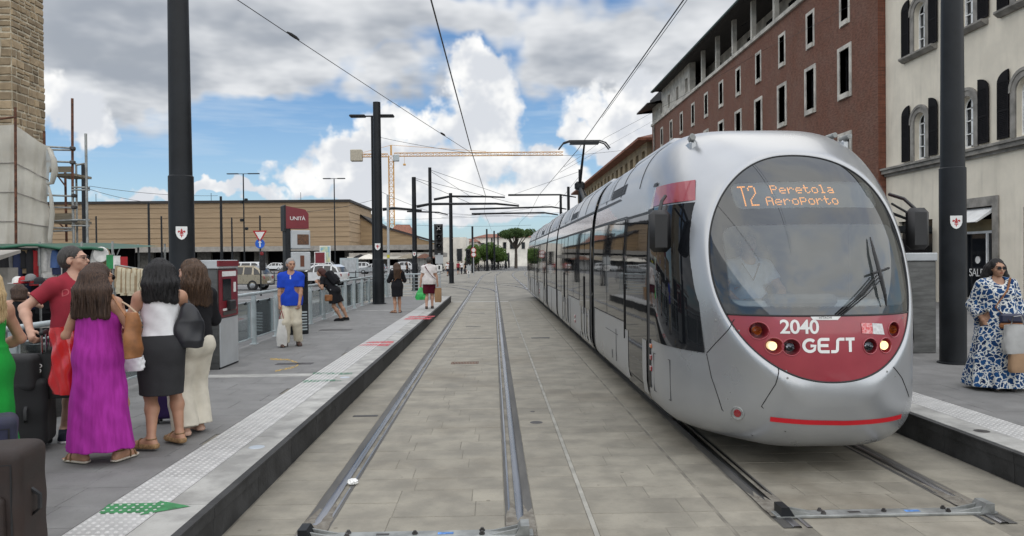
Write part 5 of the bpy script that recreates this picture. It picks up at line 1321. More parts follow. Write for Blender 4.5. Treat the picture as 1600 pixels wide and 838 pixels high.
# low fence and hedge strip by the car park
gv = MB().box(-60, -16, 74, 78, -.01, .35).build('planted_bank', mat('grass_green', (.045, .075, .025), .95, var=.4, vscale=2, bump=.8, bscale=9), None); tag(gv, 'low strip of grass on the traffic island before the parked cars', 'grass', kind='structure')
MB().box(-60, -15.6, 73.5, 74, -.01, .38).build('island_kerb', M['coping'], gv)
def fence(x0, x1, y, label, n):
    t = thing('fence', label, 'fence', (x0, y, 0)); st = (x1-x0)/n
    for z in (.35, .95): MB().tube([(0, 0, z), (x1-x0, 0, z)], .03, 6).build('rail', M['anthracite'], t)
    for i in range(n+1): MB().tube([(i*st, 0, 0), (i*st, 0, 1.1)], .035, 6).build('post', M['anthracite'], t)
fence(-19.0, -7.0, 62, 'low black fence along the road behind the leaning woman', 16)
# ---- crane
cr = thing('tower_crane', 'yellow tower crane rising beyond the station', 'crane', (atY(613, 400, 230).x, 230, 0))
M['crane'] = mat('crane_yellow', (.60, .33, .09), .6, var=.12); zt_ = atY(613, 243, 230).z; za = atY(613, 227, 230).z; xj = atY(880, 243, 230).x-cr.location.x; xc_ = atY(548, 243, 230).x-cr.location.x
def lattice(parent, name, p0, p1, w, bays, r=.10):
    a, b = Vector(p0), Vector(p1); d = (b-a); ax = d.normalized(); u = Vector((0, 1, 0)); v = ax.cross(u).normalized(); q = MB()
    cs = [(-w, -w), (w, -w), (w, w), (-w, w)]
    for x, y in cs: q.tube([a+u*x+v*y, b+u*x+v*y], r, 4)
    for i in range(bays):
        A, B = a+d*(i/bays), a+d*((i+1)/bays)
        for k in range(4):
            (x0, y0), (x1, y1) = cs[k], cs[(k+1) % 4]; q.tube([A+u*x0+v*y0, B+u*x1+v*y1], r*.6, 4); q.tube([A+u*x0+v*y0, A+u*x1+v*y1], r*.5, 4)
    return q.build(name, M['crane'], parent)
lattice(cr, 'mast', (0, 0, 0), (0, 0, zt_), .75, 18, .10); lattice(cr, 'jib', (1, 0, zt_+.2), (xj, 0, zt_+.2), .5, 26, .075); lattice(cr, 'counter_jib', (xc_+1.5, 0, zt_), (-1, 0, zt_), .45, 7, .09)
MB().tube([(0, 0, zt_), (0, 0, za)], .3, 5).build('apex', M['crane'], cr)
for w_ in ((0, 0, za), (xj*.55, 0, zt_+1)), ((0, 0, za), (xc_+2, 0, zt_+.5)): MB().tube(w_, .06, 4).build('tie_rod', M['crane'], cr)
MB().cbox(xc_, xc_+3.6, -1, 1, zt_-1.8, zt_+1.8, .2).build('counterweight', mat('crane_ballast', (.42, .38, .30), .8), cr); MB().cbox(.8, 2.6, -1.8, -.4, zt_-2, zt_, .15).build('cab', M['greypaint'], cr); MB().tube([(4.1, 0, zt_), (4.1, 0, atY(630, 257, 230).z)], .05, 4).build('hook_rope', M['crane'], cr); MB().cbox(3.7, 4.5, -.3, .3, atY(630, 259, 230).z, atY(630, 256, 230).z, .1).build('hook', M['crane'], cr)
# ---- scaffold and net on the tower
sc = thing('scaffold', 'tubular scaffold with timber decks around the stone tower', 'scaffold', (0, 0, 0))
M['plank'] = mat('scaffold_plank', (.21, .18, .13), .85, var=.25, vscale=3, stretch=(.4, 4, 4))
def tubepx(pts, Y, r, name, mt): MB().tube([atY(x, y, Y) for x, y in pts], r, 7).build(name, M[mt], sc, smooth=60)
tubepx([(113, 154), (113.5, 300)], 21, .035, 'standard', 'rust'); tubepx([(113.5, 300), (116, 400)], 21, .035, 'standard', 'galv'); tubepx([(134, 209), (135.5, 300), (137, 400)], 20.4, .035, 'standard', 'galv'); tubepx([(119, 255), (121, 400)], 22.2, .03, 'standard', 'galv'); tubepx([(102, 270), (104, 378)], 22.4, .035, 'standard', 'rust'); tubepx([(69, 205), (72, 380)], 21.4, .035, 'standard', 'rust'); tubepx([(24, 168), (25, 385)], 20.56, .035, 'standard', 'rust')
for y0, y1 in ((229, 232), (234, 235), (252, 254), (305, 307), (324, 325), (346, 344), (356, 357), (362, 360)): tubepx([(68, y0), (117, y1)], 21.1, .028, 'ledger', 'galv')
for y in (293, 297, 344, 353): tubepx([(112, y), (140, y)], 20.6, .024, 'ledger', 'galv')
tubepx([(0, 186), (24, 183)], 20.9, .03, 'ledger', 'rust')
tubepx([(90, 275), (103, 292)], 22.3, .022, 'brace', 'rust'); tubepx([(88, 345), (104, 360)], 22.3, .022, 'brace', 'rust'); tubepx([(119, 258), (132, 256)], 22, .03, 'ledger', 'galv')
for y0, y1, y2 in ((261, 270, 275), (334, 343, 349)):
    a, b = atY(80, y0, 21.3), atY(116, y1, 21.3); MB().box(a.x, b.x, 21.2, 21.25, b.z, a.z).build('toe_board', M['plank'], sc)
    for k in range(4): MB().box(a.x, b.x, 21.27+.24*k, 21.49+.24*k, atY(90, y2, 21.3).z, b.z-.02).build('deck_plank', M['plank'], sc)
for px, py in ((113.5, 232), (113.5, 254), (116, 306), (116, 324), (116, 345), (135.5, 295), (25, 220), (25.5, 285)):
    p = atY(px, py, 20.9); MB().cbox(p.x-.06, p.x+.06, p.y-.07, p.y+.07, p.z-.05, p.z+.05, .02).build('coupler', M['railside'], sc)
nt = bpy.data.materials.new('debris_net'); nt.use_nodes = True; t_ = nt.node_tree; bs = t_.nodes['Principled BSDF']; L(t_, mixc(mapr(noise(N(t_, 'ShaderNodeTexCoord').outputs['Object'], 1.6, 6, .65, t=t_), .35, .7, 0, 1, t=t_), (.50, .48, .42), (.60, .58, .515), t=t_), bs.inputs['Base Color']); bs.inputs['Roughness'].default_value = .9
tr_ = N(t_, 'ShaderNodeBsdfTransparent'); tl = N(t_, 'ShaderNodeBsdfTranslucent'); tl.inputs[0].default_value = (.5, .48, .42, 1); a_ = N(t_, 'ShaderNodeMixShader'); a_.inputs[0].default_value = .25; L(t_, bs.outputs[0], a_.inputs[1]); L(t_, tl.outputs[0], a_.inputs[2])
b_ = N(t_, 'ShaderNodeMixShader'); b_.inputs[0].default_value = .13; L(t_, a_.outputs[0], b_.inputs[1]); L(t_, tr_.outputs[0], b_.inputs[2]); L(t_, b_.outputs[0], t_.nodes['Material Output'].inputs[0])
m = MB(); nu, nv = 60, 44; vs = []
topc = [(-30, 200), (0, 196), (23, 195), (45, 210), (60, 222), (76, 232), (81, 240), (84, 262)]
for j in range(nv):
    f = j/(nv-1)
    for i in range(nu):
        g = i/(nu-1); px = -40+g*118; yt = np.interp(px, [a for a, b in topc], [b for a, b in topc]); py = yt + (392-yt)*f
        px2 = px + (3.5*math.sin(f*9+1)+2*math.sin(f*21))*max(0, (g-.75)/.25) + (6*max(0, (.35-f))*max(0, g-.8)*5)
        dep = 20.75 + .035*math.sin(g*23+2*f) + .03*math.sin(f*17+g*5) + .012*math.sin(g*61+5*f) + .6*max(0, g-.9)*10*.5 + (.05*math.sin(max(0, (px-30))/12)*math.exp(-((py-262)/26)**2))
        vs.append(atY(px2, py, dep))
m.grid(vs, nu, nv); dn_ = tag(m.build('debris_net', nt, smooth=180, fix=False), 'pale debris net draped over the scaffold below the stone tower', 'net')
for j in (13, 23, 33): MB().tube([V(v)+V((0, -.02, 0)) for v in vs[j*nu:(j+1)*nu]], .018, 5).build('net_seam', M['concrete'], dn_)
m = MB(); m.tube([atY(76, 232, 20.6), atY(84, 250, 20.5), atY(86, 268, 20.5), atY(81, 286, 20.55), atY(74, 288, 20.6)], [.04, .075, .085, .06, .03], 8); tag(m.build('net_bunch', nt, smooth=180), 'bunched up end of the pale net hanging off the scaffold', 'net')
m = MB(); m.tube([atY(75, 286, 20.65), atY(80, 310, 20.6), atY(82, 335, 20.6), atY(78, 372, 20.65), atY(80, 386, 20.65)], [.02, .05, .06, .06, .03], 8); tag(m.build('net_tail', nt, smooth=180), 'loose tail of pale net hanging down beside the scaffold decks', 'net')
# ---- market stall
stl = thing('market_stall', 'market stall under a green edged tarpaulin crowded with hanging clothes', 'stall', (0, 0, 0))
a, b = atY(2, 392, 16), atY(192, 385, 16); za = atY(60, 380, 16).z
m = MB(); vs = []; nu, nv = 24, 6
for j in range(nv):
    for i in range(nu):
        g = i/(nu-1); f = j/(nv-1); X = a.x-2.5+(b.x-a.x+2.5)*g; vs.append((X, 15.2+2.6*f, za-.06+.10*f-.05*math.sin(g*nu*.55)**2*(1-f) - (.09*max(0, g-.75)/.25)))
m.grid(vs, nu, nv); m.build('tarpaulin', mat('green_tarpaulin', (.02, .075, .045), .6, var=.25, vscale=2), stl, smooth=180, fix=False)
m = MB(); m.tube([Vector(v)+Vector((0, -.01, 0)) for v in vs[:nu]], .03, 6); m.build('tarpaulin_hem', mat('green_hem', (.015, .10, .055), .6), stl, smooth=180)
for px in (-8, 62, 128, 176): p = atY(px, 400, 15.3); MB().tube([(p.x, 15.3, 0), (p.x, 15.3, za)], .025, 6).build('pole', M['galv'], stl); MB().tube([(p.x, 17.7, 0), (p.x, 17.7, za)], .025, 6).build('pole', M['galv'], stl)
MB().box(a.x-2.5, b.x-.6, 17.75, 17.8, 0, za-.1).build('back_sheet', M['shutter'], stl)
for z, y in ((za-.12, 15.4), (za-.12, 16.2), (1.5, 15.9)): MB().tube([(a.x-2.4, y, z), (b.x-.3, y, z)], .015, 6).build('hanging_rail', M['galv'], stl)
MB().tube([atY(176, 392, 15.3), atY(181, 403, 15.3), atY(187, 389, 15.3)], .012, 5).build('hook_wire', M['galv'], stl)
clothm = [mat('cloth_'+n, c, .9, var=.15, vscale=6) for n, c in (('white', (.62, .61, .58)), ('black', (.015, .015, .018)), ('navy', (.02, .03, .08)), ('red', (.35, .02, .025)), ('cream', (.52, .46, .33)), ('blue', (.07, .13, .3)), ('grey', (.18, .18, .18)), ('green', (.03, .22, .08)), ('tan', (.3, .22, .13)), ('violet', (.16, .05, .3)))]
cn = {n: m_ for n, m_ in zip(('white', 'black', 'navy', 'red', 'cream', 'blue', 'grey', 'green', 'tan', 'violet'), clothm)}
def garment_mesh(w, h, kind):
    q = MB(); n = 9; v = []
    for f in np.linspace(0, 1, 7):
        for i in range(n):
            a = 2*math.pi*i/n; ww = w*(.55+.45*min(1, f*4))*(1-.12*f if kind == 0 else 1); fold = 1+.10*math.sin(3*a+f*2)
            v.append((ww*math.cos(a)*fold, .055*math.sin(a)*fold*(1+.5*f), -h*f))
    q.grid(v, n, 7, True); q.add(v[-n:], [tuple(range(n))]); q.add(v[:n], [tuple(range(n))]); return q
gm = {}
grng = random.Random(5)
def hang(px, py, Y, w, h, col, lab='garment'):
    k = (round(w, 2), round(h, 2), col)
    if k not in gm: gm[k] = garment_mesh(w, h, grng.choice((0, 1))).mesh('garment', cn[col], 180)
    p = atY(px, py, Y); t = tag(link('garment', gm[k], None, p, (0, 0, grng.uniform(-.5, .5))), lab, 'garment', 'clothes hanging on the market stall'); return t
names = {'white': 'white', 'black': 'black', 'navy': 'navy blue', 'red': 'red', 'cream': 'cream', 'blue': 'blue', 'grey': 'grey', 'tan': 'tan', 'violet': 'violet'}
for i, (px, col) in enumerate([(8, 'black'), (14, 'grey'), (20, 'black'), (27, 'navy'), (34, 'black'), (41, 'tan'), (48, 'black'), (55, 'red'), (62, 'grey'), (68, 'white'), (73, 'white'), (79, 'white'), (86, 'blue'), (91, 'navy'), (98, 'white'), (104, 'black'), (110, 'red'), (116, 'violet'), (122, 'black'), (150, 'white'), (157, 'white'), (164, 'tan')]):
    hang(px, 389+grng.uniform(-1, 4), 15.42+.04*(i % 3), .10+.04*(i % 3), .36+.12*(i % 4), col, names[col]+' garment hanging from the rail under the green tarpaulin')
for i in range(20):
    px = grng.uniform(0, 160); col = grng.choice(('black', 'navy', 'grey', 'red', 'blue', 'black')); hang(px, grng.uniform(415, 450), 15.9+.1*grng.random(), .16, .55, col, names[col]+' garment on the lower rail of the market stall')
for i in range(22):
    px = 184+i*1.9; py = 417+.25*i+grng.uniform(-2, 2); hang(px, py, 14.6, .07, .42+.05*(i % 3), 'cream' if i % 4 else 'tan', ('cream' if i % 4 else 'tan')+' garment on the rack beside the market stall')
t = thing('clothes_rack', 'metal clothes rack loaded with cream garments beside the stall', 'rack'); p, q = atY(180, 414, 14.6), atY(228, 422, 14.6); MB().tube([p, q], .014, 6).build('rail', M['galv'], t)
for s_ in (p, q): MB().tube([s_, (s_.x, s_.y, 0)], .014, 6).build('leg', M['galv'], t)
p = atY(182, 403, 15.2); fl = thing('flag', 'small green white and red flag hanging at the stall end', 'flag', p)
for i, c in enumerate(('green', 'white', 'red')): MB().box(-.20+.14*i, -.062+.14*i, -.01, .01, -.22, .06-.02*i).build('stripe', cn[c], fl)
p = atY(158, 398, 15.25); tag(MB().lathe([(0, .02), (.15, .02), (.16, 0)], 20).build('straw_hat', cn['white'], None, loc=p, rot=(R(90), 0, 0)), 'round white patterned fan hanging behind the man in red', 'fan')
for px, py, c in ((28, 440, 'white'), (37, 440, 'red'), (62, 441, 'black'), (48, 436, 'grey')):
    p = atY(px, py, 13.6); cp = thing('cap', names[c]+' baseball cap displayed on the stall', 'cap', p); MB().lathe([(.09, -.03), (.095, 0), (.08, .06), (.04, .09), (0, .095)], 12).build('crown', cn[c], cp, smooth=60); MB().box(-.07, .07, -.18, -.05, -.035, -.02).build('brim', cn[c], cp)
t = thing('stall_kiosk', 'grey street kiosk with a white awning at the end of the market stall', 'kiosk'); p = atY(12, 402, 14.2); MB().box(p.x-2, p.x, 14.2, 14.5, 0, p.z-.2).build('body', M['greytrim'], t); MB().box(p.x-1.9, p.x-.12, 14.17, 14.198, .2, 1.5).build('shutter', M['greypaint'], t)
m = MB(); m.prism([(13.5, p.z-.12), (13.5, p.z-.03), (14.4, p.z+.14), (14.4, p.z+.08)], p.x-2, p.x+.12, 'x'); m.build('awning', M['concrete'], t)
t = thing('display_table', 'low table of small goods under the market stall', 'table'); p = atY(20, 452, 14); MB().box(p.x-1, p.x+2.4, 13.9, 14.6, .75, .8).build('table_top', M['greytrim'], t)
for s_ in (-.9, 2.3): MB().box(p.x+s_-.03, p.x+s_+.03, 14, 14.06, 0, .75).build('leg', M['galv'], t)
# ---------------------------------------------------------------- vehicles
M['carwhite'] = mat('car_white', (.66, .67, .67), .25, var=.04, coat=.8); M['carbeige'] = mat('car_beige', (.30, .26, .185), .28, .4, var=.05, coat=.8); M['carsilver'] = mat('car_silver', (.36, .37, .38), .28, .5, var=.05, coat=.8); M['cardark'] = mat('car_dark', (.03, .032, .036), .25, .2, var=.1, coat=.8)
M['tyre'] = mat('tyre', (.018, .018, .018), .85); M['alloy'] = mat('alloy_wheel', (.40, .41, .42), .3, .8); M['taillight'] = mat('tail_light', (.30, .01, .012), .2, coat=1)
PROF = {  # side profiles: (x, z) of lower body, and greenhouse polygon
 'suv': dict(L=4.1, W=1.76, body=[(-2.05, .42), (-2.05, .88), (-1.98, 1.02), (-.95, 1.10), (1.95, 1.06), (2.05, .85), (2.05, .40)], roof=[(-.98, 1.08), (-.30, 1.58), (.2, 1.66), (1.35, 1.64), (1.72, 1.45), (1.95, 1.04)], pill=(-.15, .62, 1.28), wb=(-1.28, 1.28), r=.34),
 'hatch': dict(L=3.9, W=1.68, body=[(-1.95, .32), (-1.95, .72), (-1.80, .86), (-.85, .96), (1.86, .95), (1.95, .75), (1.95, .32)], roof=[(-.88, .95), (-.15, 1.42), (.35, 1.49), (1.25, 1.46), (1.62, 1.30), (1.86, .94)], pill=(0, .62, 1.2), wb=(-1.22, 1.22), r=.30),
 'van': dict(L=4.7, W=1.85, body=[(-2.35, .35), (-2.35, .85), (-2.2, 1.02), (-1.35, 1.15), (2.3, 1.12), (2.35, .9), (2.35, .35)], roof=[(-1.38, 1.14), (-.65, 1.80), (-.2, 1.90), (2.0, 1.90), (2.22, 1.80), (2.33, 1.1)], pill=(-.4, .62, 1.5), wb=(-1.5, 1.45), r=.33)}
def make_car(kind, paint):
    p = PROF[kind]; W = p['W']/2; parts = []
    def loft(poly, w0, w1, zt, zb):
        "extrude side profile across the width, narrowing upwards"
        m = MB(); n = len(poly); sec = []
        for f, inset in ((-1, .0), (-.88, .0), (.88, 0), (1, 0)):
            row = []
            for x, z in poly:
                k = (z-zb)/(zt-zb); w = w0+(w1-w0)*k; e = .06 if abs(f) == 1 else 0; cx = sum(q[0] for q in poly)/n; cz = sum(q[1] for q in poly)/n
                row.append((x+(cx-x)*e*.5, f*w, z+(cz-z)*e))
            sec.append(row)
        m.grid([v for r_ in sec for v in r_], n, 4, True); m.add(sec[0], [tuple(range(n))]); m.add(sec[-1], [tuple(range(n))]); return m
    body = loft(p['body'], W, W*.985, 1.1, .3)
    bm_ = body.mesh('body', paint, 35)
    rf = p['roof']; zt = max(z for x, z in rf); zb = min(z for x, z in rf); cab = loft(rf, W*.97, W*.78, zt, zb).mesh('cabin', M['darkglass'], 35)
    # roof skin and pillars in paint over the glass
    sk = MB(); up = [q for q in rf if q[1] > zt-.14]; n = len(rf)
    def P(x, z, s, o=.012): k = (z-zb)/(zt-zb); return (x, s*((W*.97+(W*.78-W*.97)*k)+o), z)
    top = [(x, z+.012) for x, z in rf if z > zt-.22]
    for a, b in zip(top[:-1], top[1:]): sk.add([P(a[0], a[1], -1), P(b[0], b[1], -1), P(b[0], b[1], 1), P(a[0], a[1], 1)], [(0, 1, 2, 3)])
    for s in (-1, 1):
        for a, b in zip(rf[:-1], rf[1:]):
            cx = sum(q[0] for q in rf)/n; v = []
            for (x, z) in (a, b): v.append(P(x, z+.012, s))
            ia = (a[0]+(cx-a[0])*.08, max(zb, a[1]-.09)); ib = (b[0]+(cx-b[0])*.08, max(zb, b[1]-.09)); sk.add([v[0], v[1], P(*ib, s), P(*ia, s)], [(0, 1, 2, 3)])
        for x in p['pill'][:2]: sk.add([P(x-.05, zb, s), P(x+.05, zb, s), P(x+.06, zt-.05, s), P(x-.02, zt-.05, s)], [(0, 1, 2, 3)])
        x = p['pill'][2]; sk.add([P(x-.05, zb, s), P(x+.1, zb, s), P(x+.04, zt-.05, s), P(x-.06, zt-.05, s)], [(0, 1, 2, 3)])
    skm = sk.mesh('roof', paint, 30, fix=False)
    tyre = MB().lathe([(p['r']*.62, -.10), (p['r']*.95, -.10), (p['r'], -.06), (p['r'], .06), (p['r']*.95, .10), (p['r']*.62, .10)], 20).mesh('tyre', M['tyre'], 40); rim = MB().lathe([(0, -.09), (p['r']*.3, -.095), (p['r']*.62, -.07), (p['r']*.64, -.10), (p['r']*.64, .09), (0, .05)], 14).mesh('rim', M['alloy'], 40)
    arch = MB().lathe([(0, -.04), (p['r']*1.16, -.04), (p['r']*1.16, .03)], 20).mesh('wheel_arch', M['black'], 40)
    def inst(name, label, loc, rz, group=None):
        t = thing(name, label, 'van' if kind == 'van' else 'car', loc, rz, group); link('body', bm_, t); link('cabin_glass', cab, t); link('roof', skm, t)
        for x in p['wb']:
            for s in (-1, 1):
                w = thing('wheel', None, None, (x, s*(W-.09), p['r'])); w.parent = t; w.rotation_euler = (R(90*s), 0, 0); link('tyre', tyre, w); link('rim', rim, w); link('wheel_arch', arch, t, (x, s*(W-.06), p['r']), (R(90*s), 0, 0))
        L_ = p['L']/2
        for s in (-1, 1):
            MB().cbox(L_-.10, L_+.012, s*W*.78-.10, s*W*.78+.10, .72, .95, .03).build('tail_light', M['taillight'], t); MB().cbox(-L_-.008, -L_+.12, s*W*.72-.14, s*W*.72+.14, .64, .78, .03).build('headlight', M['lens'], t)
        MB().box(L_-.02, L_+.022, -.26, .26, .48, .60).build('number_plate', M['whitep'], t); MB().box(-L_-.022, -L_+.02, -.26, .26, .42, .52).build('number_plate', M['whitep'], t)
        MB().cbox(-L_-.01, -L_+.2, -W*.9, W*.9, .30, .44, .03).build('bumper', M['cardark'], t); MB().cbox(L_-.2, L_+.01, -W*.9, W*.9, .30, .44, .03).build('bumper', M['cardark'], t)
        return t
    return inst
suvb = make_car('suv', M['carbeige']); suvw = make_car('suv', M['carwhite']); vanw = make_car('van', M['carwhite']); hw_ = make_car('hatch', M['carwhite']); hs = make_car('hatch', M['carsilver']); hd_ = make_car('hatch', M['cardark'])
def carat(f, name, label, px, py, rz, group=None): p = atZ(px, py, 0); return f(name, label, (p.x, p.y, 0), rz, group)
carat(suvb, 'car', 'beige compact car waiting on the road beyond the ticket machine', 376, 453, R(-8))
carat(vanw, 'van', 'white van standing just behind the beige car', 372, 444, R(-6))
carat(suvw, 'car', 'white car on the road behind the leaning woman', 501, 447, R(-14))
carat(hd_, 'car', 'dark car partly hidden behind the leaning woman', 470, 440, R(170))
G = 'white cars parked before the station'
for px, py, f, rz, lab in ((205, 423, vanw, 5, 'white minibus parked before the station, framed by the market rack'), (366, 424, hw_, 12, 'white hatchback parked between van and lamp post before the station'), (397, 423, suvw, 8, 'white parked car behind the give way sign'), (428, 423.5, suvw, -5, 'white parked car between the sign post and the stop totem'), (446, 423, hw_, 172, 'white hatchback half hidden by the stop totem'),
                         (486, 424, hs, 5, 'silver parked car just past the stop totem'), (512, 424, vanw, 178, 'white van parked behind the poster boards'), (536, 424, hw_, 7, 'white hatchback parked beyond the poster boards'), (560, 426, suvw, 4, 'white car parked in front of the tall railing pole'), (583, 428, hs, -8, 'silver car parked right behind the tall railing pole'), (626, 425, suvw, 3, 'white car parked behind the girl in black'), (330, 424, hw_, 3, 'white car showing above the ticket machine'), (268, 424, hw_, 4, 'white car beside the thick pole before the station')):
    carat(f, 'van' if f is vanw else 'car', lab, px, py, R(rz), G)
# ---------------------------------------------------------------- trees, hedges, bicycles
def leaf_mat(name, a, b):
    m = mat(name, a, .7, col2=b, vscale=.9, spec=.25); t = m.node_tree; p = t.nodes['Principled BSDF']; o = t.nodes['Material Output']; tl = N(t, 'ShaderNodeBsdfTranslucent'); tl.inputs[0].default_value = (*[x*1.3 for x in b], 1); mx = N(t, 'ShaderNodeMixShader'); mx.inputs[0].default_value = .25
    L(t, p.outputs[0], mx.inputs[1]); L(t, tl.outputs[0], mx.inputs[2]); L(t, mx.outputs[0], o.inputs[0]); return m
M['leaf'] = leaf_mat('foliage_green', (.055, .11, .025), (.12, .19, .045)); M['pine'] = leaf_mat('pine_foliage', (.035, .075, .022), (.08, .125, .04)); M['bark'] = mat('bark', (.075, .06, .048), .9, var=.3, vscale=4, bump=.6, bscale=12)
def foliage(centres, n, size, seed, matl, name='crown'):
    rg = np.random.default_rng(seed); cs = np.array([c[:3] for c in centres]); rs = np.array([c[3:] for c in centres]); w = rs.prod(1); idx = rg.choice(len(cs), n, p=w/w.sum())
    d = rg.normal(size=(n, 3)); d /= np.linalg.norm(d, axis=1)[:, None]; rad = rg.random(n)**.38; pos = cs[idx]+d*rs[idx]*rad[:, None]
    a = rg.normal(size=(n, 3)); a /= np.linalg.norm(a, axis=1)[:, None]; b = np.cross(a, rg.normal(size=(n, 3))); b /= np.linalg.norm(b, axis=1)[:, None]; s = size*rg.uniform(.6, 1.4, n)[:, None]
    v = np.stack([pos-a*s, pos+b*s*.55, pos+a*s, pos-b*s*.55], 1).reshape(-1, 3); me = bpy.data.meshes.new(name); me.from_pydata([tuple(x) for x in v], [], [tuple(range(4*i, 4*i+4)) for i in range(n)]); me.materials.append(matl); return me
def tree(label, loc, h, crown, trunk_r, n, size, seed, matl, limbs=None, group=None):
    t = thing('tree', label, 'tree', loc, 0, group); rg = random.Random(seed); m = MB(); hb = min(c[2]-c[5]*.4 for c in crown); m.tube([(0, 0, 0), (.05, .02, hb*.5), (.0, .05, hb)], [trunk_r, trunk_r*.8, trunk_r*.6], 8)
    for c in crown: m.tube([(0, .03, hb*.6), V((c[0]*.5, c[1]*.5, (hb*.6+c[2])*.5)), V(c[:3])], [trunk_r*.5, trunk_r*.3, trunk_r*.12], 6)
    m.build('trunk', M['bark'], t, smooth=60); link('crown', foliage(crown, n, size, seed, matl), t); return t
rg = random.Random(21)
p = atZ(806, 413, 0); D_ = 150; X0 = atY(806, 400, D_).x; zc = atY(806, 366, D_).z
tree('umbrella pine with a flat dark crown and bare branching trunk', (X0, D_, 0), 9, [(rg.uniform(-3.0, 3.0), rg.uniform(-2.5, 2.5), zc+rg.uniform(-.4, .5), 1.3, 1.3, .75) for _ in range(12)], .35, 5200, .20, 5, M['pine'])
for i, (px, pyt, Y, w) in enumerate([(747, 383, 112, 2.3), (757, 381, 115, 2.4), (768, 384, 118, 2.2), (778, 389, 120, 2.0), (740, 392, 108, 1.6)]):
    Y += 18; x = atY(px, 400, Y).x; zt = atY(px, pyt, Y).z; cr_ = [(rg.uniform(-.5, .5)*w, rg.uniform(-.5, .5)*w, zt*rg.uniform(.55, .86), w*.5, w*.5, zt*.22) for _ in range(9)]
    tree(['round leafy green tree behind the two round signs', 'taller leafy green tree in the middle of the street trees', 'leafy green tree beside the far poles', 'smaller leafy tree nearest the umbrella pine', 'low leafy tree at the crossing corner'][i], (x, Y, 0), zt, cr_, .14, 3200, .17, 30+i, M['leaf'], group='leafy trees along the street')
for i, (px, py) in enumerate([(231, 415), (215, 416)]): pass
# bicycles
def bicycle():
    t = thing('bicycle', 'parked dark bicycle in the crowded row below the street trees', 'bicycle', (0, 0, 0), 0, 'bicycles parked below the street trees')
    wm = MB(); ring = [(math.cos(a)*.33, 0, .34+math.sin(a)*.33) for a in [2*math.pi*i/20 for i in range(21)]]; wm.tube(ring, .022, 5, False); me = wm.mesh('wheel', M['tyre'])
    for x in (-.52, .52): link('wheel', me, t, (x, 0, 0))
    q = MB()
    for a, b in (((-.52, .34), (-.18, .80)), ((-.52, .34), (-.02, .30)), ((-.02, .30), (-.2, .88)), ((-.02, .30), (.38, .78)), ((-.19, .80), (.36, .85)), ((.36, .95), (.52, .34))): q.tube([(a[0], 0, a[1]), (b[0], 0, b[1])], .022, 5)
    q.build('frame', M['anthracite'], t); MB().tube([(.34, -.28, 1.0), (.38, 0, .97), (.34, .28, 1.0)], .014, 5).build('handlebar', M['galv'], t); MB().cbox(-.32, -.08, -.07, .07, .88, .94, .03).build('saddle', M['black'], t); return t
b0 = bicycle(); k = 0
for row in range(2):
    for i in range(17):
        px = 742+i*3.1; p = atZ(px, 424.5-row*4-i*.22, 0); o = b0 if k == 0 else dup(b0); o.location = (p.x, p.y, 0); o.rotation_euler = (0, 0, R(75+rg.uniform(-25, 25))); k += 1
for i in range(7):
    p = atZ(652+i*6.5, 427+.4*(i % 3), 0); o = dup(b0, (p.x, p.y, 0), R(60+20*i), 'parked dark bicycle among the bollards before the market arcade'); o['group'] = 'bicycles parked by the bollards'
# shelter and waiting cabinets on the left of the car park
t = thing('info_pillar', 'grey framed information pillar behind the platform railing', 'sign', atZ(546, 438, 0)); MB().box(-.9, .9, -.1, .1, .3, 2.2).build('frame', M['greypaint'], t); MB().box(-.7, .7, -.12, -.101, .7, 2.05).build('poster', M['curtain'], t); MB().box(-.8, .8, -.09, .09, 0, .3).build('foot', M['anthracite'], t)
for i, (px, py) in enumerate(((564, 421), (577, 421), (640, 417), (655, 418), (664, 417))):
    p = atY(px, py-5, 124); w = (1.6, 2.4, 2.2, 1.4, 2.0)[i]; t = thing('market_umbrella', ('dark', 'cream', 'tan', 'grey', 'red')[i]+' market umbrella in front of the stall arcade', 'umbrella', (p.x, 124, 0), 0, 'market umbrellas by the arcade'); MB().lathe([(w, 2.2), (w*.5, 2.7), (0, 3.0)], 8).build('canopy', [M['shutter'], pale, M['plank'], M['concrete'], M['rust']][i], t); MB().tube([(0, 0, 0), (0, 0, 2.9)], .04, 5).build('pole', M['galv'], t)
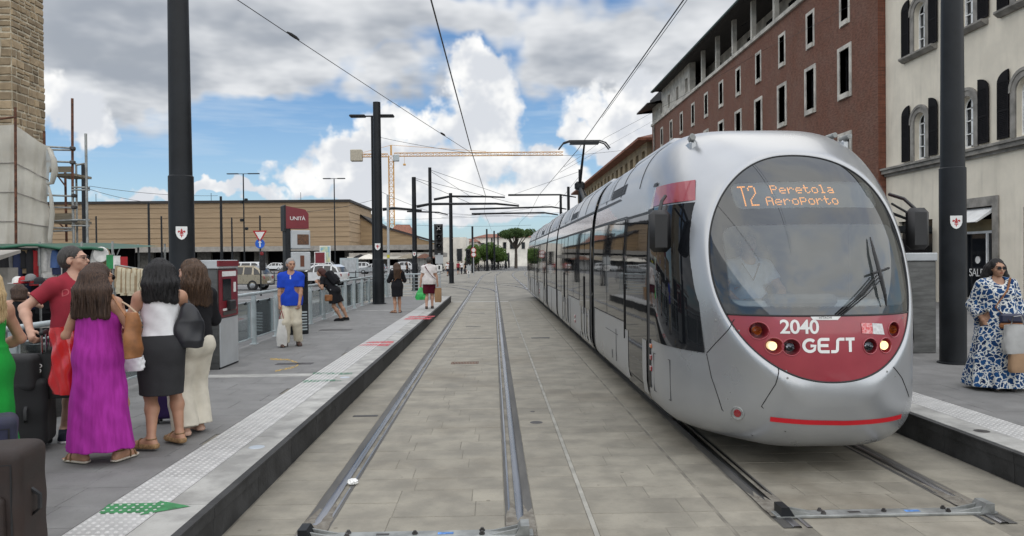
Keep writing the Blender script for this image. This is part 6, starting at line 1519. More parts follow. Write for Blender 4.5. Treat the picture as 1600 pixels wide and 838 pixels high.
# ---------------------------------------------------------------- people
from mathutils.bvhtree import BVHTree
V = Vector
def smin(a, b, k):
    h = np.clip(.5+.5*(b-a)/k, 0, 1); return b+(a-b)*h-k*h*(1-h)
class Field:
    def __init__(s, k=.02): s.p = []; s.k = k; s.cuts = []; s.disp = []; s.subs = []
    def rc(s, a, b, r1, r2=None, k=None): s.p.append(('rc', V(a), V(b), r1, r1 if r2 is None else r2, k or s.k)); return s
    def el(s, c, r, rot=None, k=None): s.p.append(('el', V(c), V(r) if not isinstance(r, (int, float)) else V((r, r, r)), rot, None, k or s.k)); return s
    def bx(s, c, h, rad, rot=None, k=None): s.p.append(('bx', V(c), V(h), rot, rad, k or s.k)); return s
    def fr(s, prof, fold=None, k=None): s.p.append(('fr', np.array(prof, float), fold, None, None, k or s.k)); return s
    def bounds(s, p):
        t = p[0]
        if t == 'rc': r = max(p[3], p[4]); a = np.minimum(p[1], p[2])-r; b = np.maximum(p[1], p[2])+r
        elif t == 'el': r = max(p[2]) if p[3] is not None else np.array(p[2]); a = np.array(p[1])-r; b = np.array(p[1])+r
        elif t == 'bx': r = V(p[2]).length+p[4]; a = np.array(p[1])-r; b = np.array(p[1])+r
        else:
            q = p[1]; a = np.array([(q[:, 1]-q[:, 3]*1.25).min(), (q[:, 2]-q[:, 4]*1.25).min(), q[:, 0].min()]); b = np.array([(q[:, 1]+q[:, 3]*1.25).max(), (q[:, 2]+q[:, 4]*1.25).max(), q[:, 0].max()])
        return a, b
    def mesh(s, name, mat_, h=.008, smooth=True, paint=None):
        bs = [s.bounds(p) for p in s.p]; lo = np.min([b[0] for b in bs], 0)-4*h-.01; hi = np.max([b[1] for b in bs], 0)+4*h+.01
        n = np.ceil((hi-lo)/h).astype(int)+1; arr = np.full(n, 1.0, np.float32); ax = [np.float32(lo[i])+np.arange(n[i], dtype=np.float32)*np.float32(h) for i in range(3)]
        for p, (a, b) in zip(s.p, bs):
            k = p[5]; i0 = np.clip(np.floor((a-lo-k-2*h)/h).astype(int), 0, n-1); i1 = np.clip(np.ceil((b-lo+k+2*h)/h).astype(int)+1, 1, n)
            sl = tuple(slice(x, y) for x, y in zip(i0, i1)); X, Y, Z = ax[0][sl[0]][:, None, None], ax[1][sl[1]][None, :, None], ax[2][sl[2]][None, None, :]
            if p[0] == 'rc':
                A, B = p[1], p[2]; d = B-A; L2 = max(1e-9, d.length_squared); x, y, z = X-A.x, Y-A.y, Z-A.z
                t = np.clip((x*d.x+y*d.y+z*d.z)/L2, 0, 1); D = np.sqrt((x-t*d.x)**2+(y-t*d.y)**2+(z-t*d.z)**2)-(p[3]+(p[4]-p[3])*t)
            elif p[0] in ('el', 'bx'):
                x, y, z = X-p[1].x, Y-p[1].y, Z-p[1].z
                if p[3] is not None:
                    m = p[3].transposed(); x, y, z = m[0][0]*x+m[0][1]*y+m[0][2]*z, m[1][0]*x+m[1][1]*y+m[1][2]*z, m[2][0]*x+m[2][1]*y+m[2][2]*z
                if p[0] == 'el':
                    r = p[2]; k0 = np.sqrt((x/r.x)**2+(y/r.y)**2+(z/r.z)**2); k1 = np.sqrt((x/r.x**2)**2+(y/r.y**2)**2+(z/r.z**2)**2)+1e-6; D = k0*(k0-1)/k1
                else:
                    q = [np.abs(v)-e for v, e in zip((x, y, z), p[2])]; D = np.sqrt(sum(np.maximum(v, 0)**2 for v in q))+np.minimum(np.maximum(np.maximum(q[0], q[1]), q[2]), 0)-p[4]
            else:
                q = p[1]; zz = Z[0, 0, :]; f = [np.interp(zz, q[:, 0], q[:, i]).astype(np.float32)[None, None, :] for i in range(1, 5)]
                x, y = (X-f[0]), (Y-f[1]); rr = np.sqrt((x/f[2])**2+(y/f[3])**2)
                if p[2]: rr = rr/(1+p[2](np.arctan2(y, x), Z))
                D = np.maximum((rr-1)*np.minimum(f[2], f[3]), np.maximum(q[0, 0]-Z, Z-q[-1, 0]))
            arr[sl] = smin(arr[sl], D.astype(np.float32), k)
        X, Y, Z = ax[0][:, None, None], ax[1][None, :, None], ax[2][None, None, :]
        for f in s.disp: arr += f(X, Y, Z).astype(np.float32)
        for f in s.cuts: arr = np.maximum(arr, f(X, Y, Z).astype(np.float32))
        me = nets(name, arr, lo, h); me.materials.append(mat_)
        if smooth: me.shade_smooth()
        if paint:
            co = np.empty(len(me.vertices)*3, np.float32); me.vertices.foreach_get('co', co); co = co.reshape(-1, 3)
            c = paint(co); at = me.color_attributes.new('tint', 'FLOAT_COLOR', 'POINT'); at.data.foreach_set('color', np.concatenate([c, np.ones((len(c), 1))], 1).astype(np.float32).ravel())
        return me
def nets(name, A, lo, h):
    S = A < 0; nx, ny, nz = A.shape
    cnt = np.zeros((nx-1, ny-1, nz-1), np.int8)
    for i in (0, 1):
        for j in (0, 1):
            for k in (0, 1): cnt += S[i:nx-1+i, j:ny-1+j, k:nz-1+k]
    act = np.argwhere((cnt > 0) & (cnt < 8)); n = len(act)
    idx = np.full((nx-1, ny-1, nz-1), -1, np.int32); idx[act[:, 0], act[:, 1], act[:, 2]] = np.arange(n)
    C = [(i, j, k) for i in (0, 1) for j in (0, 1) for k in (0, 1)]; val = np.stack([A[act[:, 0]+i, act[:, 1]+j, act[:, 2]+k] for i, j, k in C], 1)
    pos = np.zeros((n, 3)); w = np.zeros(n)
    for a in range(8):
        for b in range(a+1, 8):
            ca, cb = np.array(C[a]), np.array(C[b])
            if np.abs(ca-cb).sum() != 1: continue
            va, vb = val[:, a], val[:, b]; m = (va < 0) != (vb < 0); t = np.where(m, va/np.where(m, va-vb, 1), 0)
            pos += np.where(m[:, None], ca+(cb-ca)*t[:, None], 0); w += m
    pos = (act+pos/np.maximum(w, 1)[:, None])*h+lo; F = []
    for ax in range(3):
        s0 = [slice(None)]*3; s1 = [slice(None)]*3; s0[ax] = slice(0, -1); s1[ax] = slice(1, None)
        e = S[tuple(s0)] != S[tuple(s1)]; o = [i for i in range(3) if i != ax]
        g = np.argwhere(e); g = g[(g[:, o[0]] > 0) & (g[:, o[1]] > 0) & (g[:, o[0]] < A.shape[o[0]]-1) & (g[:, o[1]] < A.shape[o[1]]-1)]
        inside = S[g[:, 0], g[:, 1], g[:, 2]]; q = []
        for du, dv in ((1, 1), (0, 1), (0, 0), (1, 0)):
            c = g.copy(); c[:, o[0]] -= du; c[:, o[1]] -= dv; q.append(idx[c[:, 0], c[:, 1], c[:, 2]])
        q = np.stack(q, 1); flip = inside if ax != 1 else ~inside; q[~flip] = q[~flip][:, ::-1]; F.append(q)
    F = np.concatenate(F); F = F[(F >= 0).all(1)]
    me = bpy.data.meshes.new(name); me.vertices.add(n); me.vertices.foreach_set('co', pos.astype(np.float32).ravel()); me.loops.add(len(F)*4); me.loops.foreach_set('vertex_index', F.astype(np.int32).ravel())
    me.polygons.add(len(F)); me.polygons.foreach_set('loop_start', np.arange(len(F), dtype=np.int32)*4); me.update(calc_edges=True); me.validate(); return me

def tint_mat(name, col, rough=.55, sss=.0, bump=.1, bscale=120):
    m = mat(name, col, rough, var=.07, vscale=9, bump=bump, bscale=bscale, bdist=.002); t = m.node_tree; p = t.nodes['Principled BSDF']; src = p.inputs['Base Color'].links[0].from_socket
    a = N(t, 'ShaderNodeAttribute', attribute_name='tint'); t.links.new(mixc(1.0, src, a.outputs[0], t=t, mode='MULTIPLY'), p.inputs['Base Color'])
    if sss: p.inputs['Subsurface Weight'].default_value = sss; p.inputs['Subsurface Radius'].default_value = (.02, .008, .005); p.inputs['Subsurface Scale'].default_value = .3
    return m
def cloth(name, col, rough=.9, var=.08, bs=160, bump=.25, **k): return mat(name, col, rough, var=var, vscale=5, bump=bump, bscale=bs, bdist=.003, spec=.2, **k)
def hair_mat(name, c1, c2): return mat(name, c1, .58, col2=c2, vscale=16, stretch=(9, 9, .35), bump=.55, bscale=30, bdist=.005, spec=.28)
SK = {'tan': tint_mat('skin_tan', (.40, .215, .135)), 'pale': tint_mat('skin_pale', (.47, .275, .195)), 'olive': tint_mat('skin_olive', (.36, .20, .125))}
HR = {'brown': hair_mat('hair_brown', (.016, .009, .007), (.085, .050, .034)), 'black': hair_mat('hair_black', (.006, .006, .007), (.02, .018, .018)), 'wavy': hair_mat('hair_light_brown', (.028, .016, .011), (.10, .058, .034)), 'blond': hair_mat('hair_blond', (.36, .25, .12), (.58, .44, .25)),
      'grey': hair_mat('hair_grey', (.16, .15, .145), (.36, .35, .34)), 'salt': hair_mat('hair_salt_pepper', (.018, .016, .015), (.075, .069, .064)), 'red': hair_mat('hair_dark_red', (.035, .010, .008), (.07, .022, .015))}
def ik(a, b, l1, l2, pole):
    a, b = V(a), V(b); d = b-a; L_ = min(d.length, (l1+l2)*.999); u = d.normalized(); b = a+u*L_; x = (l1*l1-l2*l2+L_*L_)/(2*L_); h = math.sqrt(max(0, l1*l1-x*x)); p = V(pole)-u*V(pole).dot(u); return a+u*x+p.normalized()*h, b
class Person:
    """local frame: faces +y, +x is the figure's right hand side, z up, feet at 0"""
    def __init__(s, label, loc, rz, H, female=True, skin='tan', hands=None, feet=None, head=(0, 0, 0), lean=0, h=.008, poles=None, hipz=None, build=1.0, fingers=True, group=None, foot_dir=None, curl=.5):
        s.H = H; s.h = h; s.build = build; s.root = thing('person', label, 'person', loc, rz, group); f = female; s.f = f; Hh = H
        s.g = {}                        # groups of primitives for clothing
        q = lambda *a: V(a)*H
        s.lean = lean; hip = q(0, 0, .525 if hipz is None else hipz); Rl = Matrix.Rotation(-lean, 3, 'X'); s.Rl = Rl
        s.T = lambda x, y, z: hip + Rl @ (V((x, y, z))*H - V((0, 0, .525))*H)      # torso point
        T = s.T; shw = .096 if f else .107; b = build
        s.sh = {1: T(shw, -.004, .800), -1: T(-shw, -.004, .800)}; s.hip = {k: hip+V((k*.050*H, 0, -.01*H)) for k in (1, -1)}
        tor = [('el', T(0, -.004, .535), V(((.097 if f else .090)*b, .072*b, .075))*H), ('el', T(0, .004, .60), V(((.073 if f else .083)*b, .060*b, .085))*H), ('el', T(0, .002, .715), V(((.084 if f else .098)*b, .064*b, .105))*H), ('el', T(0, -.008, .785), V(((.075 if f else .088), .047, .045))*H)]
        s.torso = [(t, c, r*1.0) for t, c, r in tor]
        Fb = Field(.03*H)
        for t, c, r in s.torso: Fb.el(c, r, Rl, k=.045*H)
        for k in (1, -1):
            Fb.rc(s.sh[k]+V((0, 0, .0)), T(0, -.012, .838), .026*H, .030*H, k=.03*H); Fb.el(T(k*.044, -.044, .515), V((.052, .046, .055))*H, Rl)
            if f: Fb.el(T(k*.042, .048, .735), V((.04, .034, .038))*H, Rl)
        # head
        yaw, pit, rol = head; Rh = Rl @ Matrix.Rotation(yaw, 3, 'Z') @ Matrix.Rotation(pit, 3, 'X') @ Matrix.Rotation(rol, 3, 'Y'); piv = T(0, .0, .868); s.Rh = Rh; s.piv = piv
        s.HP = lambda x, y, z: piv + Rh @ (V((x, y, z-.868))*H); HP = s.HP
        Fb.rc(T(0, -.012, .815), HP(0, .002, .888), .034*H if not f else .030*H, .030*H if not f else .026*H, k=.02*H)
        E = lambda c, r, k=.012: Fb.el(HP(*c), V(r)*H, Rh, k=k*H)
        E((0, -.004, .948), (.0455, .057, .052)); E((0, .020, .925), (.038, .040, .048)); E((0, .034, .893), (.025, .022, .022)); E((0, .047, .884), (.014, .012, .011)); E((0, .052, .9495), (.030, .010, .008)); E((0, .050, .905), (.022, .014, .014))
        Fb.rc(HP(0, .057, .940), HP(0, .070, .9195), .0055*H, .0085*H, k=.006*H); E((0, .0635, .9035), (.013, .006, .0045), .004); E((0, .061, .897), (.011, .006, .0045), .004)
        for k in (1, -1): E((k*.0465, -.004, .925), (.006, .014, .018), .006); E((k*.024, .040, .920), (.014, .012, .012)); E((k*.018, .0535, .937), (.009, .007, .006), .003)
        # legs
        feet = feet or {1: (.06, 0, 0), -1: (-.06, 0, 0)}; s.ank = {}; s.kn = {}; s.fd = {}
        for k in (1, -1):
            fx = V(feet[k])*H if not isinstance(feet[k], V) else feet[k]; an = fx+V((0, 0, .046*H)); kp = (poles or {}).get(('k', k), (0, 1, 0)); kn, an = ik(s.hip[k], an, .245*H, .24*H, kp); s.kn[k], s.ank[k] = kn, an
            d = (foot_dir or {}).get(k, 0); fd = V((math.sin(d), math.cos(d), 0)); s.fd[k] = fd
            Fb.rc(s.hip[k], kn, .053*H*b, .032*H, k=.03*H); mid = kn.lerp(an, .33)-fd*.008*H; Fb.rc(kn, mid, .031*H, .0335*H, k=.02*H); Fb.rc(mid, an, .033*H, .020*H, k=.02*H)
            heel = an-fd*.018*H-V((0, 0, .026*H)); ball = an+fd*.085*H-V((0, 0, .030*H)); Fb.rc(heel, ball, .021*H, .019*H, k=.02*H); Fb.rc(an, ball, .020*H, .016*H, k=.02*H); sx = V((fd.y, -fd.x, 0))
            for i, (w, l) in enumerate(((-.016, .032), (-.006, .030), (.003, .027), (.011, .023), (.018, .018))): Fb.rc(ball+sx*w*H*-k*-1-V((0, 0, .006*H)), ball+sx*w*H+fd*l*H-V((0, 0, .007*H)), .0075*H, .006*H, k=.004*H)
        # arms
        hands = hands or {1: (.16, .03, .47), -1: (-.16, .03, .47)}; s.el = {}; s.wr = {}; s.hd = {}
        for k in (1, -1):
            pol = (poles or {}).get(('e', k), (k*.5, -1, 0)); e, w = ik(s.sh[k], V(hands[k])*H, .172*H, .148*H, pol); s.el[k], s.wr[k] = e, w
            Fb.el(s.sh[k]-V((0, 0, .006*H)), .032*H if f else .036*H, k=.025*H); Fb.rc(s.sh[k], e, (.027 if f else .030)*H, .0225*H, k=.025*H); m1 = e.lerp(w, .3); Fb.rc(e, m1, .0235*H, .0245*H, k=.015*H); Fb.rc(m1, w, .0245*H, .0155*H, k=.015*H)
            d = (w-e).normalized(); n = V((-k, 0, 0)) if abs(d.x) < .8 else V((0, 0, -1)); n = (n-d*n.dot(d)).normalized(); side = d.cross(n)*k
            # palm, four unequal curled fingers and a thumb leaving the side of the palm
            d2 = d; pc = w+d*.030*H; Fb.rc(w, w+d*.045*H, .0155*H, .018*H, k=.012*H)
            for i in range(4):
                o = (i-1.5)*.0105*H; L_ = (.036, .042, .040, .031)[i]*H; base = w+d*.05*H-side*o; c1 = curl*.9; a1 = (d*math.cos(c1)+n*math.sin(c1)); a2 = (d*math.cos(c1*2.3)+n*math.sin(c1*2.3)); j = base+a1*L_*.55
                Fb.rc(w+d*.012*H-side*o*.6, base, .010*H, .0085*H, k=.008*H); Fb.rc(base, j, .0058*H, .0053*H, k=.003*H); Fb.rc(j, j+a2*L_*.6, .0053*H, .0042*H, k=.003*H)
            tb = w+d*.018*H+side*.014*H; tm = tb+(d*.6+side*.7+n*.4).normalized()*.024*H; Fb.rc(tb, tm, .0085*H, .0065*H, k=.008*H); Fb.rc(tm, tm+(d*.8+side*.1+n*.5).normalized()*.02*H, .0063*H, .005*H, k=.003*H)
            s.hd[k] = w+d*.055*H+n*.012*H
        s.Fb = Fb; s.skin = skin
    def body(s, stubble=0):
        eyes = [s.HP(k*.018, .0575, .937) for k in (1, -1)]; brows = [(s.HP(k*.010, .061, .948), s.HP(k*.029, .050, .949)) for k in (1, -1)]; lip = s.HP(0, .068, .9005); chin = s.HP(0, .05, .893); H = s.H; Rh = np.array(s.Rh)
        def paint(co):
            c = np.ones((len(co), 3))
            def dist(p): return np.sqrt(((co-np.array(p))**2).sum(1))
            lc = (co-np.array(lip))@Rh; m = ((lc[:, 0]/(.014*H))**2+(lc[:, 2]/(.006*H))**2+(lc[:, 1]/(.02*H))**2) < 1; c[m] = (.9, .5, .48)
            for e in eyes:
                q = (co-np.array(e))@Rh; m = ((q[:, 0]/(.0095*H))**2+(q[:, 2]/(.0048*H))**2+(q[:, 1]/(.02*H))**2) < 1; c[m] = (.22, .2, .2)
            for a, b in brows:
                q = np.array(a)[None, :]*.5+np.array(b)[None, :]*.5; q = (co-q)@Rh; m = (np.abs(q[:, 0]) < .0125*H) & (np.abs(q[:, 2]) < .003*H) & (q[:, 1] > -.02*H); c[m] = (.25, .22, .2)
            if stubble:
                w = np.clip(1-dist(chin)/(.035*H), 0, 1)[:, None]; c *= 1-stubble*w
            return c
        s.b = link('body', s.Fb.mesh('body', SK[s.skin], s.h, paint=paint), s.root); return s.b
    def add(s, name, F, mt, h=None, parent=None, label=None):
        o = link(name, F.mesh(name, mt, h or s.h), parent or s.root)
        if label: o['label'] = label
        return o
    def torso_field(s, e, k=.05, bust=True):
        F = Field(k*s.H)
        for t, c, r in s.torso: F.el(c, r+V((e, e, e)), s.Rl, k=k*s.H)
        if s.f and bust:
            for q in (1, -1): F.el(s.T(q*.042, .048, .735), V((.04, .034, .038))*s.H+V((e, e, e)), s.Rl)
        return F
    def plane(s, z, up=True):
        "cut perpendicular to the torso at height z (fraction): keeps the part below (up=True removes above)"
        c = s.T(0, 0, z); n = s.Rl @ V((0, 0, 1)); g = 1 if up else -1
        return lambda X, Y, Z: g*((X-c.x)*n.x+(Y-c.y)*n.y+(Z-c.z)*n.z)
    def top(s, mt, sleeve=.45, hem=.50, e=.014, neck=.826, name='shirt', wrinkle=.004, straps=False, scoop=.05, tank=False):
        H = s.H; F = s.torso_field(e)
        for k in (1, -1):
            if not tank: F.rc(s.sh[k]+V((0, 0, .0)), s.T(0, -.012, .836), .027*H+e*.6, .029*H+e*.6, k=.03*H); F.el(s.sh[k]-V((0, 0, .006*H)), (.032 if s.f else .036)*H+e*.65, k=.02*H)
            else: F.rc(s.T(k*.060, -.006, .800), s.T(k*.055, -.012, .822), .016*H+e*.5, .016*H+e*.5, k=.02*H)
            if sleeve > 0:
                s0 = s.sh[k]; e0 = s.el[k]; w0 = s.wr[k]; tot = .32
                if sleeve <= 1: F.rc(s0, s0.lerp(e0, sleeve), (.031 if s.f else .035)*H+e*.4, (.027 if s.f else .030)*H+e*.75, k=.02*H)
                else: F.rc(s0, e0, (.034 if s.f else .040)*H+e*.5, .027*H+e, k=.025*H); F.rc(e0, e0.lerp(w0, sleeve-1), .027*H+e, .022*H+e, k=.02*H)
        if s.lean == 0 and hem < .56 and not tank:
            b = (.96 if s.f else 1.04)*s.build; F.fr([(hem*H-.02, 0, 0, .099*H*b+e, .078*H*b+e), (.56*H, 0, 0, .096*H*b+e*.8, .074*H*b+e*.8), (.66*H, 0, 0, .090*H*b+e*.6, .066*H*b+e*.6), (.74*H, 0, 0, .085*H*b, .058*H*b)], lambda th_, Z: .02*np.sin(6*th_+7*Z), k=.04*H)
        F.cuts.append(s.plane(hem, False))
        nc = s.T(0, scoop*.55, .862 if not tank else .845); rr = (.044 if not tank else .05)*H
        F.cuts.append(lambda X, Y, Z: (rr if not tank else rr*1.0)-np.sqrt((X-nc.x)**2+((Y-nc.y)*.8)**2+((Z-nc.z)*.75)**2))
        if sleeve > 0:
            for k in (1, -1):
                if sleeve <= 1: a, b = s.sh[k], s.el[k]; f = sleeve
                else: a, b = s.el[k], s.wr[k]; f = sleeve-1
                p = a.lerp(b, f); n = (b-a).normalized()
                F.cuts.append(lambda X, Y, Z, p=p, n=n: np.where((X-p.x)**2+(Y-p.y)**2+(Z-p.z)**2 < (.085*H)**2, (X-p.x)*n.x+(Y-p.y)*n.y+(Z-p.z)*n.z, -1))
        if wrinkle: ph = random.uniform(0, 6); F.disp.append(lambda X, Y, Z: wrinkle*(.75*np.sin(27*X+21*Y+3.5*np.sin(5*Z)+ph)*np.sin(6*Z+ph)+.5*np.sin(15*Z+24*X-11*Y+ph)*np.sin(9*X+5*Z)+.35*np.sin(41*Z+30*X+ph)*np.sin(12*X+8*Y)))
        return s.add(name, F, mt)
    def trousers(s, mt, upto=1.0, e=.02, flare=0.0, waist=.60, name='trousers', wrinkle=.004):
        "upto: 1 = ankle, .5 = knee"
        H = s.H; F = Field(.03*H); F.el(s.T(0, -.004, .535), V((.097 if s.f else .092, .073, .078))*H+V((e, e, e))*.6, s.Rl); F.el(s.T(0, .0, .585), V((.078, .060, .05))*H+V((e, e, e))*.5, s.Rl)
        for k in (1, -1):
            F.el(s.T(k*.044, -.044, .515), V((.052, .046, .055))*H+V((e, e, e))*.4, s.Rl); a, b, c = s.hip[k], s.kn[k], s.ank[k]
            if upto <= .5: p = a.lerp(b, upto*2); F.rc(a, p, .053*H+e, .045*H+e+flare, k=.03*H); n = (b-a).normalized()
            else: p = b.lerp(c, (upto-.5)*2); F.rc(a, b, .053*H+e, .036*H+e+flare*.5, k=.03*H); F.rc(b, p, .036*H+e+flare*.5, .026*H+e+flare, k=.02*H); n = (c-b).normalized()
            F.cuts.append(lambda X, Y, Z, p=p, n=n, k=k: np.where((X-p.x)**2+(Y-p.y)**2+(Z-p.z)**2 < (.13*H)**2, np.minimum((X-p.x)*n.x+(Y-p.y)*n.y+(Z-p.z)*n.z, 9), -1))
        F.cuts.append(s.plane(waist)); ph = random.uniform(0, 6)
        if wrinkle: F.disp.append(lambda X, Y, Z: wrinkle*(.75*np.sin(27*X+21*Y+3.5*np.sin(5*Z)+ph)*np.sin(6*Z+ph)+.5*np.sin(15*Z+24*X-11*Y+ph)*np.sin(9*X+5*Z)+.35*np.sin(41*Z+30*X+ph)*np.sin(12*X+8*Y)))
        return s.add(name, F, mt)
    def skirt(s, mt, prof, folds=(7, .04), name='skirt', bodice=None, e=.014, wr=.003, tank=True, sleeve=0, merge=None):
        "prof: (z frac, rx frac, ry frac[, cx, cy])"
        H = s.H; n, a = folds; z0, z1 = prof[0][0]*H, prof[-1][0]*H; ph = random.uniform(0, 6)
        P = [(p[0]*H, (p[3] if len(p) > 3 else 0)*H, (p[4] if len(p) > 4 else 0)*H, p[1]*H, p[2]*H) for p in prof]
        fold = lambda th_, Z: a*np.clip((z1-Z)/(z1-z0), 0, 1)**1.2*(np.sin(n*th_+ph+1.5*np.sin(3*Z))+.5*np.sin((2*n+1)*th_+2.1*ph+2*Z))
        F = s.torso_field(e) if bodice else Field(.03*H); F.fr(P, fold, k=.05*H)
        if not bodice:
            for k in (1, -1): F.el(s.T(k*.044, -.044, .515), V((.052, .046, .055))*H+V((e, e, e)), s.Rl, k=.04*H)
        F.el(s.T(0, -.004, .535), V((.097, .072, .075))*H*1.02+V((e, e, e))*.7, s.Rl, k=.04*H)
        if bodice:
            for k in (1, -1):
                if sleeve: 
                    F.rc(s.sh[k], s.T(0, -.012, .832), .031*H+e, .03*H+e, k=.03*H); F.rc(s.sh[k], s.el[k], .036*H+e, .034*H+e, k=.03*H); p = s.el[k].lerp(s.wr[k], sleeve); F.rc(s.el[k], p, .034*H+e, .036*H+e, k=.02*H); nn = (s.wr[k]-s.el[k]).normalized()
                    F.cuts.append(lambda X, Y, Z, p=p, nn=nn: np.where((X-p.x)**2+(Y-p.y)**2+(Z-p.z)**2 < (.085*H)**2, (X-p.x)*nn.x+(Y-p.y)*nn.y+(Z-p.z)*nn.z, -1))
                else: F.rc(s.T(k*.064, -.006, .79), s.T(k*.058, -.012, .822), .020*H+e*.5, .017*H+e*.5, k=.02*H)
            nc = s.T(0, .03, .85); rr = .046*H
            F.cuts.append(lambda X, Y, Z: rr-np.sqrt((X-nc.x)**2+((Y-nc.y)*.8)**2+((Z-nc.z)*.8)**2))
        else: F.cuts.append(s.plane(prof[-1][0]))
        if wr: F.disp.append(lambda X, Y, Z: wr*(.75*np.sin(27*X+21*Y+3.5*np.sin(5*Z)+ph)*np.sin(6*Z+ph)+.5*np.sin(15*Z+24*X-11*Y+ph)*np.sin(9*X+5*Z)+.35*np.sin(41*Z+30*X+ph)*np.sin(12*X+8*Y)))
        return s.add(name, F, mt)
    def shoes(s, mt, e=.007, top=.055, sole=None, sole_h=.02, name='shoe', wedge=0, strap=False, strapm=None):
        H = s.H
        for k in (1, -1):
            an, fd = s.ank[k], s.fd[k]; heel = an-fd*.018*H-V((0, 0, .026*H)); ball = an+fd*.085*H-V((0, 0, .030*H)); toe = ball+fd*.026*H; F = Field(.02*H)
            zb = an.z-.046*H; par = None
            if not strap:
                F.rc(heel, ball, .021*H+e, .019*H+e); F.rc(an, ball, .021*H+e, .016*H+e); F.rc(ball, toe-V((0, 0, .004*H)), .019*H+e, .013*H+e); F.cuts.append(lambda X, Y, Z, z=zb+top*H: Z-z); F.cuts.append(lambda X, Y, Z, z=zb+.0035: z-Z)
                par = s.add(name, F, mt, h=min(s.h, .008))
            S = Field(.01*H); S.rc(V((heel.x, heel.y, zb+sole_h*.5)), V((ball.x, ball.y, zb+sole_h*.5)), .022*H+e, .024*H+e); S.rc(V((ball.x, ball.y, zb+sole_h*.5)), V((toe.x, toe.y, zb+sole_h*.5)), .024*H+e, .016*H+e)
            S.cuts.append(lambda X, Y, Z, a=zb-.0, b=zb+sole_h: np.maximum(a-Z, Z-b)); so_ = s.add('sole' if not strap else name, S, sole or mt, h=.007, parent=par)
            if strap:
                q = MB(); sx = V((fd.y, -fd.x, 0)); up = V((0, 0, 1))
                def loop(c, w, hh, tilt=0): return [c+sx*math.cos(t)*w+up*max(-.0, math.sin(t))*hh+fd*tilt*math.sin(t) for t in [math.pi*i/10 for i in range(11)]]
                q.tube(loop(V((ball.x, ball.y, zb+.012)), .030*H, .030*H), .006, 6); q.tube(loop(V((ball.x, ball.y, zb+.012))-fd*.035*H, .028*H, .042*H, .02), .006, 6)
                c = an+up*.004*H; q.tube([c+(sx*math.cos(t)+fd*math.sin(t))*.025*H for t in [2*math.pi*i/16 for i in range(17)]], .006, 6); q.build('strap', strapm or mt, so_, smooth=60)
    def hair(s, kind, style, drop=.72, width=.055, wave=0.0):
        "style: long, bob, short"
        H = s.H; F = Field(.02*H); HP = s.HP
        F.el(HP(0, -.010, .952), V((.052, .060, .056))*H, s.Rh)
        if style == 'short':
            F.el(HP(0, -.026, .930), V((.048, .046, .050))*H, s.Rh)
        else:
            n = 9; w = width; locks = []
            F.el(HP(0, -.030, .935), V((.055, .045, .06))*H, s.Rh)
            for i in range(n):
                a = math.pi*(i/(n-1)); cx, cy = math.cos(a), math.sin(a); p0 = HP(cx*.050, -.018-.040*cy, .935); z1 = drop*H+s.h*0+random.uniform(-.008, .012)*H
                base = s.T(cx*w, -.040-.034*cy, .85); p1 = V((base.x, base.y, base.z)).lerp(p0, .2); p2 = s.T(cx*w*1.05, -.050-.028*cy, drop+random.uniform(-.008, .01))
                F.rc(p0, p1, .026*H, .024*H, k=.02*H); F.rc(p1, p2, .024*H, .015*H, k=.02*H); locks.append((p0, p1, p2))
        fc = HP(0, .052, .921); Rh = s.Rh
        n_ = Rh @ V((0, 1, 0)); u_ = Rh @ V((0, 0, 1))
        # keep the face free: cut an ellipsoid region in front
        fx = Rh @ V((1, 0, 0)); fw = .040 if style != 'short' else .047
        zc = .918 if style != 'short' else .905; fc = HP(0, .055 if style != 'short' else .042, zc)
        F.cuts.append(lambda X, Y, Z: (1-np.sqrt((((X-fc.x)*fx.x+(Y-fc.y)*fx.y+(Z-fc.z)*fx.z)/(fw*H))**2+(((X-fc.x)*n_.x+(Y-fc.y)*n_.y+(Z-fc.z)*n_.z)/((.058 if style != 'short' else .062)*H))**2+(((X-fc.x)*u_.x+(Y-fc.y)*u_.y+(Z-fc.z)*u_.z)/((.054 if style != 'short' else .070)*H))**2))*.03*H)
        if style == 'short':
            lo = HP(0, -.02, .890); F.cuts.append(lambda X, Y, Z: -((X-lo.x)*u_.x+(Y-lo.y)*u_.y+(Z-lo.z)*u_.z))
            for k in (1, -1): e_ = HP(k*.052, .004, .922); F.cuts.append(lambda X, Y, Z, e_=e_: .022*H-np.sqrt((X-e_.x)**2+(Y-e_.y)**2+((Z-e_.z)*.8)**2))
        c = HP(0, 0, .93); A = .0016 if style == 'short' else .0024
        F.disp.append(lambda X, Y, Z: A*np.sin(34*np.arctan2(X-c.x, Y-c.y)+(2+9*wave)*np.sin(11*Z+3*X))+A*.6*np.sin(71*np.arctan2(X-c.x, Y-c.y)+4*np.sin(9*Z))+wave*.009*np.sin(34*Z+9*np.arctan2(X-c.x, Y-c.y))*np.sin(13*np.arctan2(X-c.x, Y-c.y)+5*Z))
        o = s.add('hair', F, HR[kind], h=min(s.h, .008))
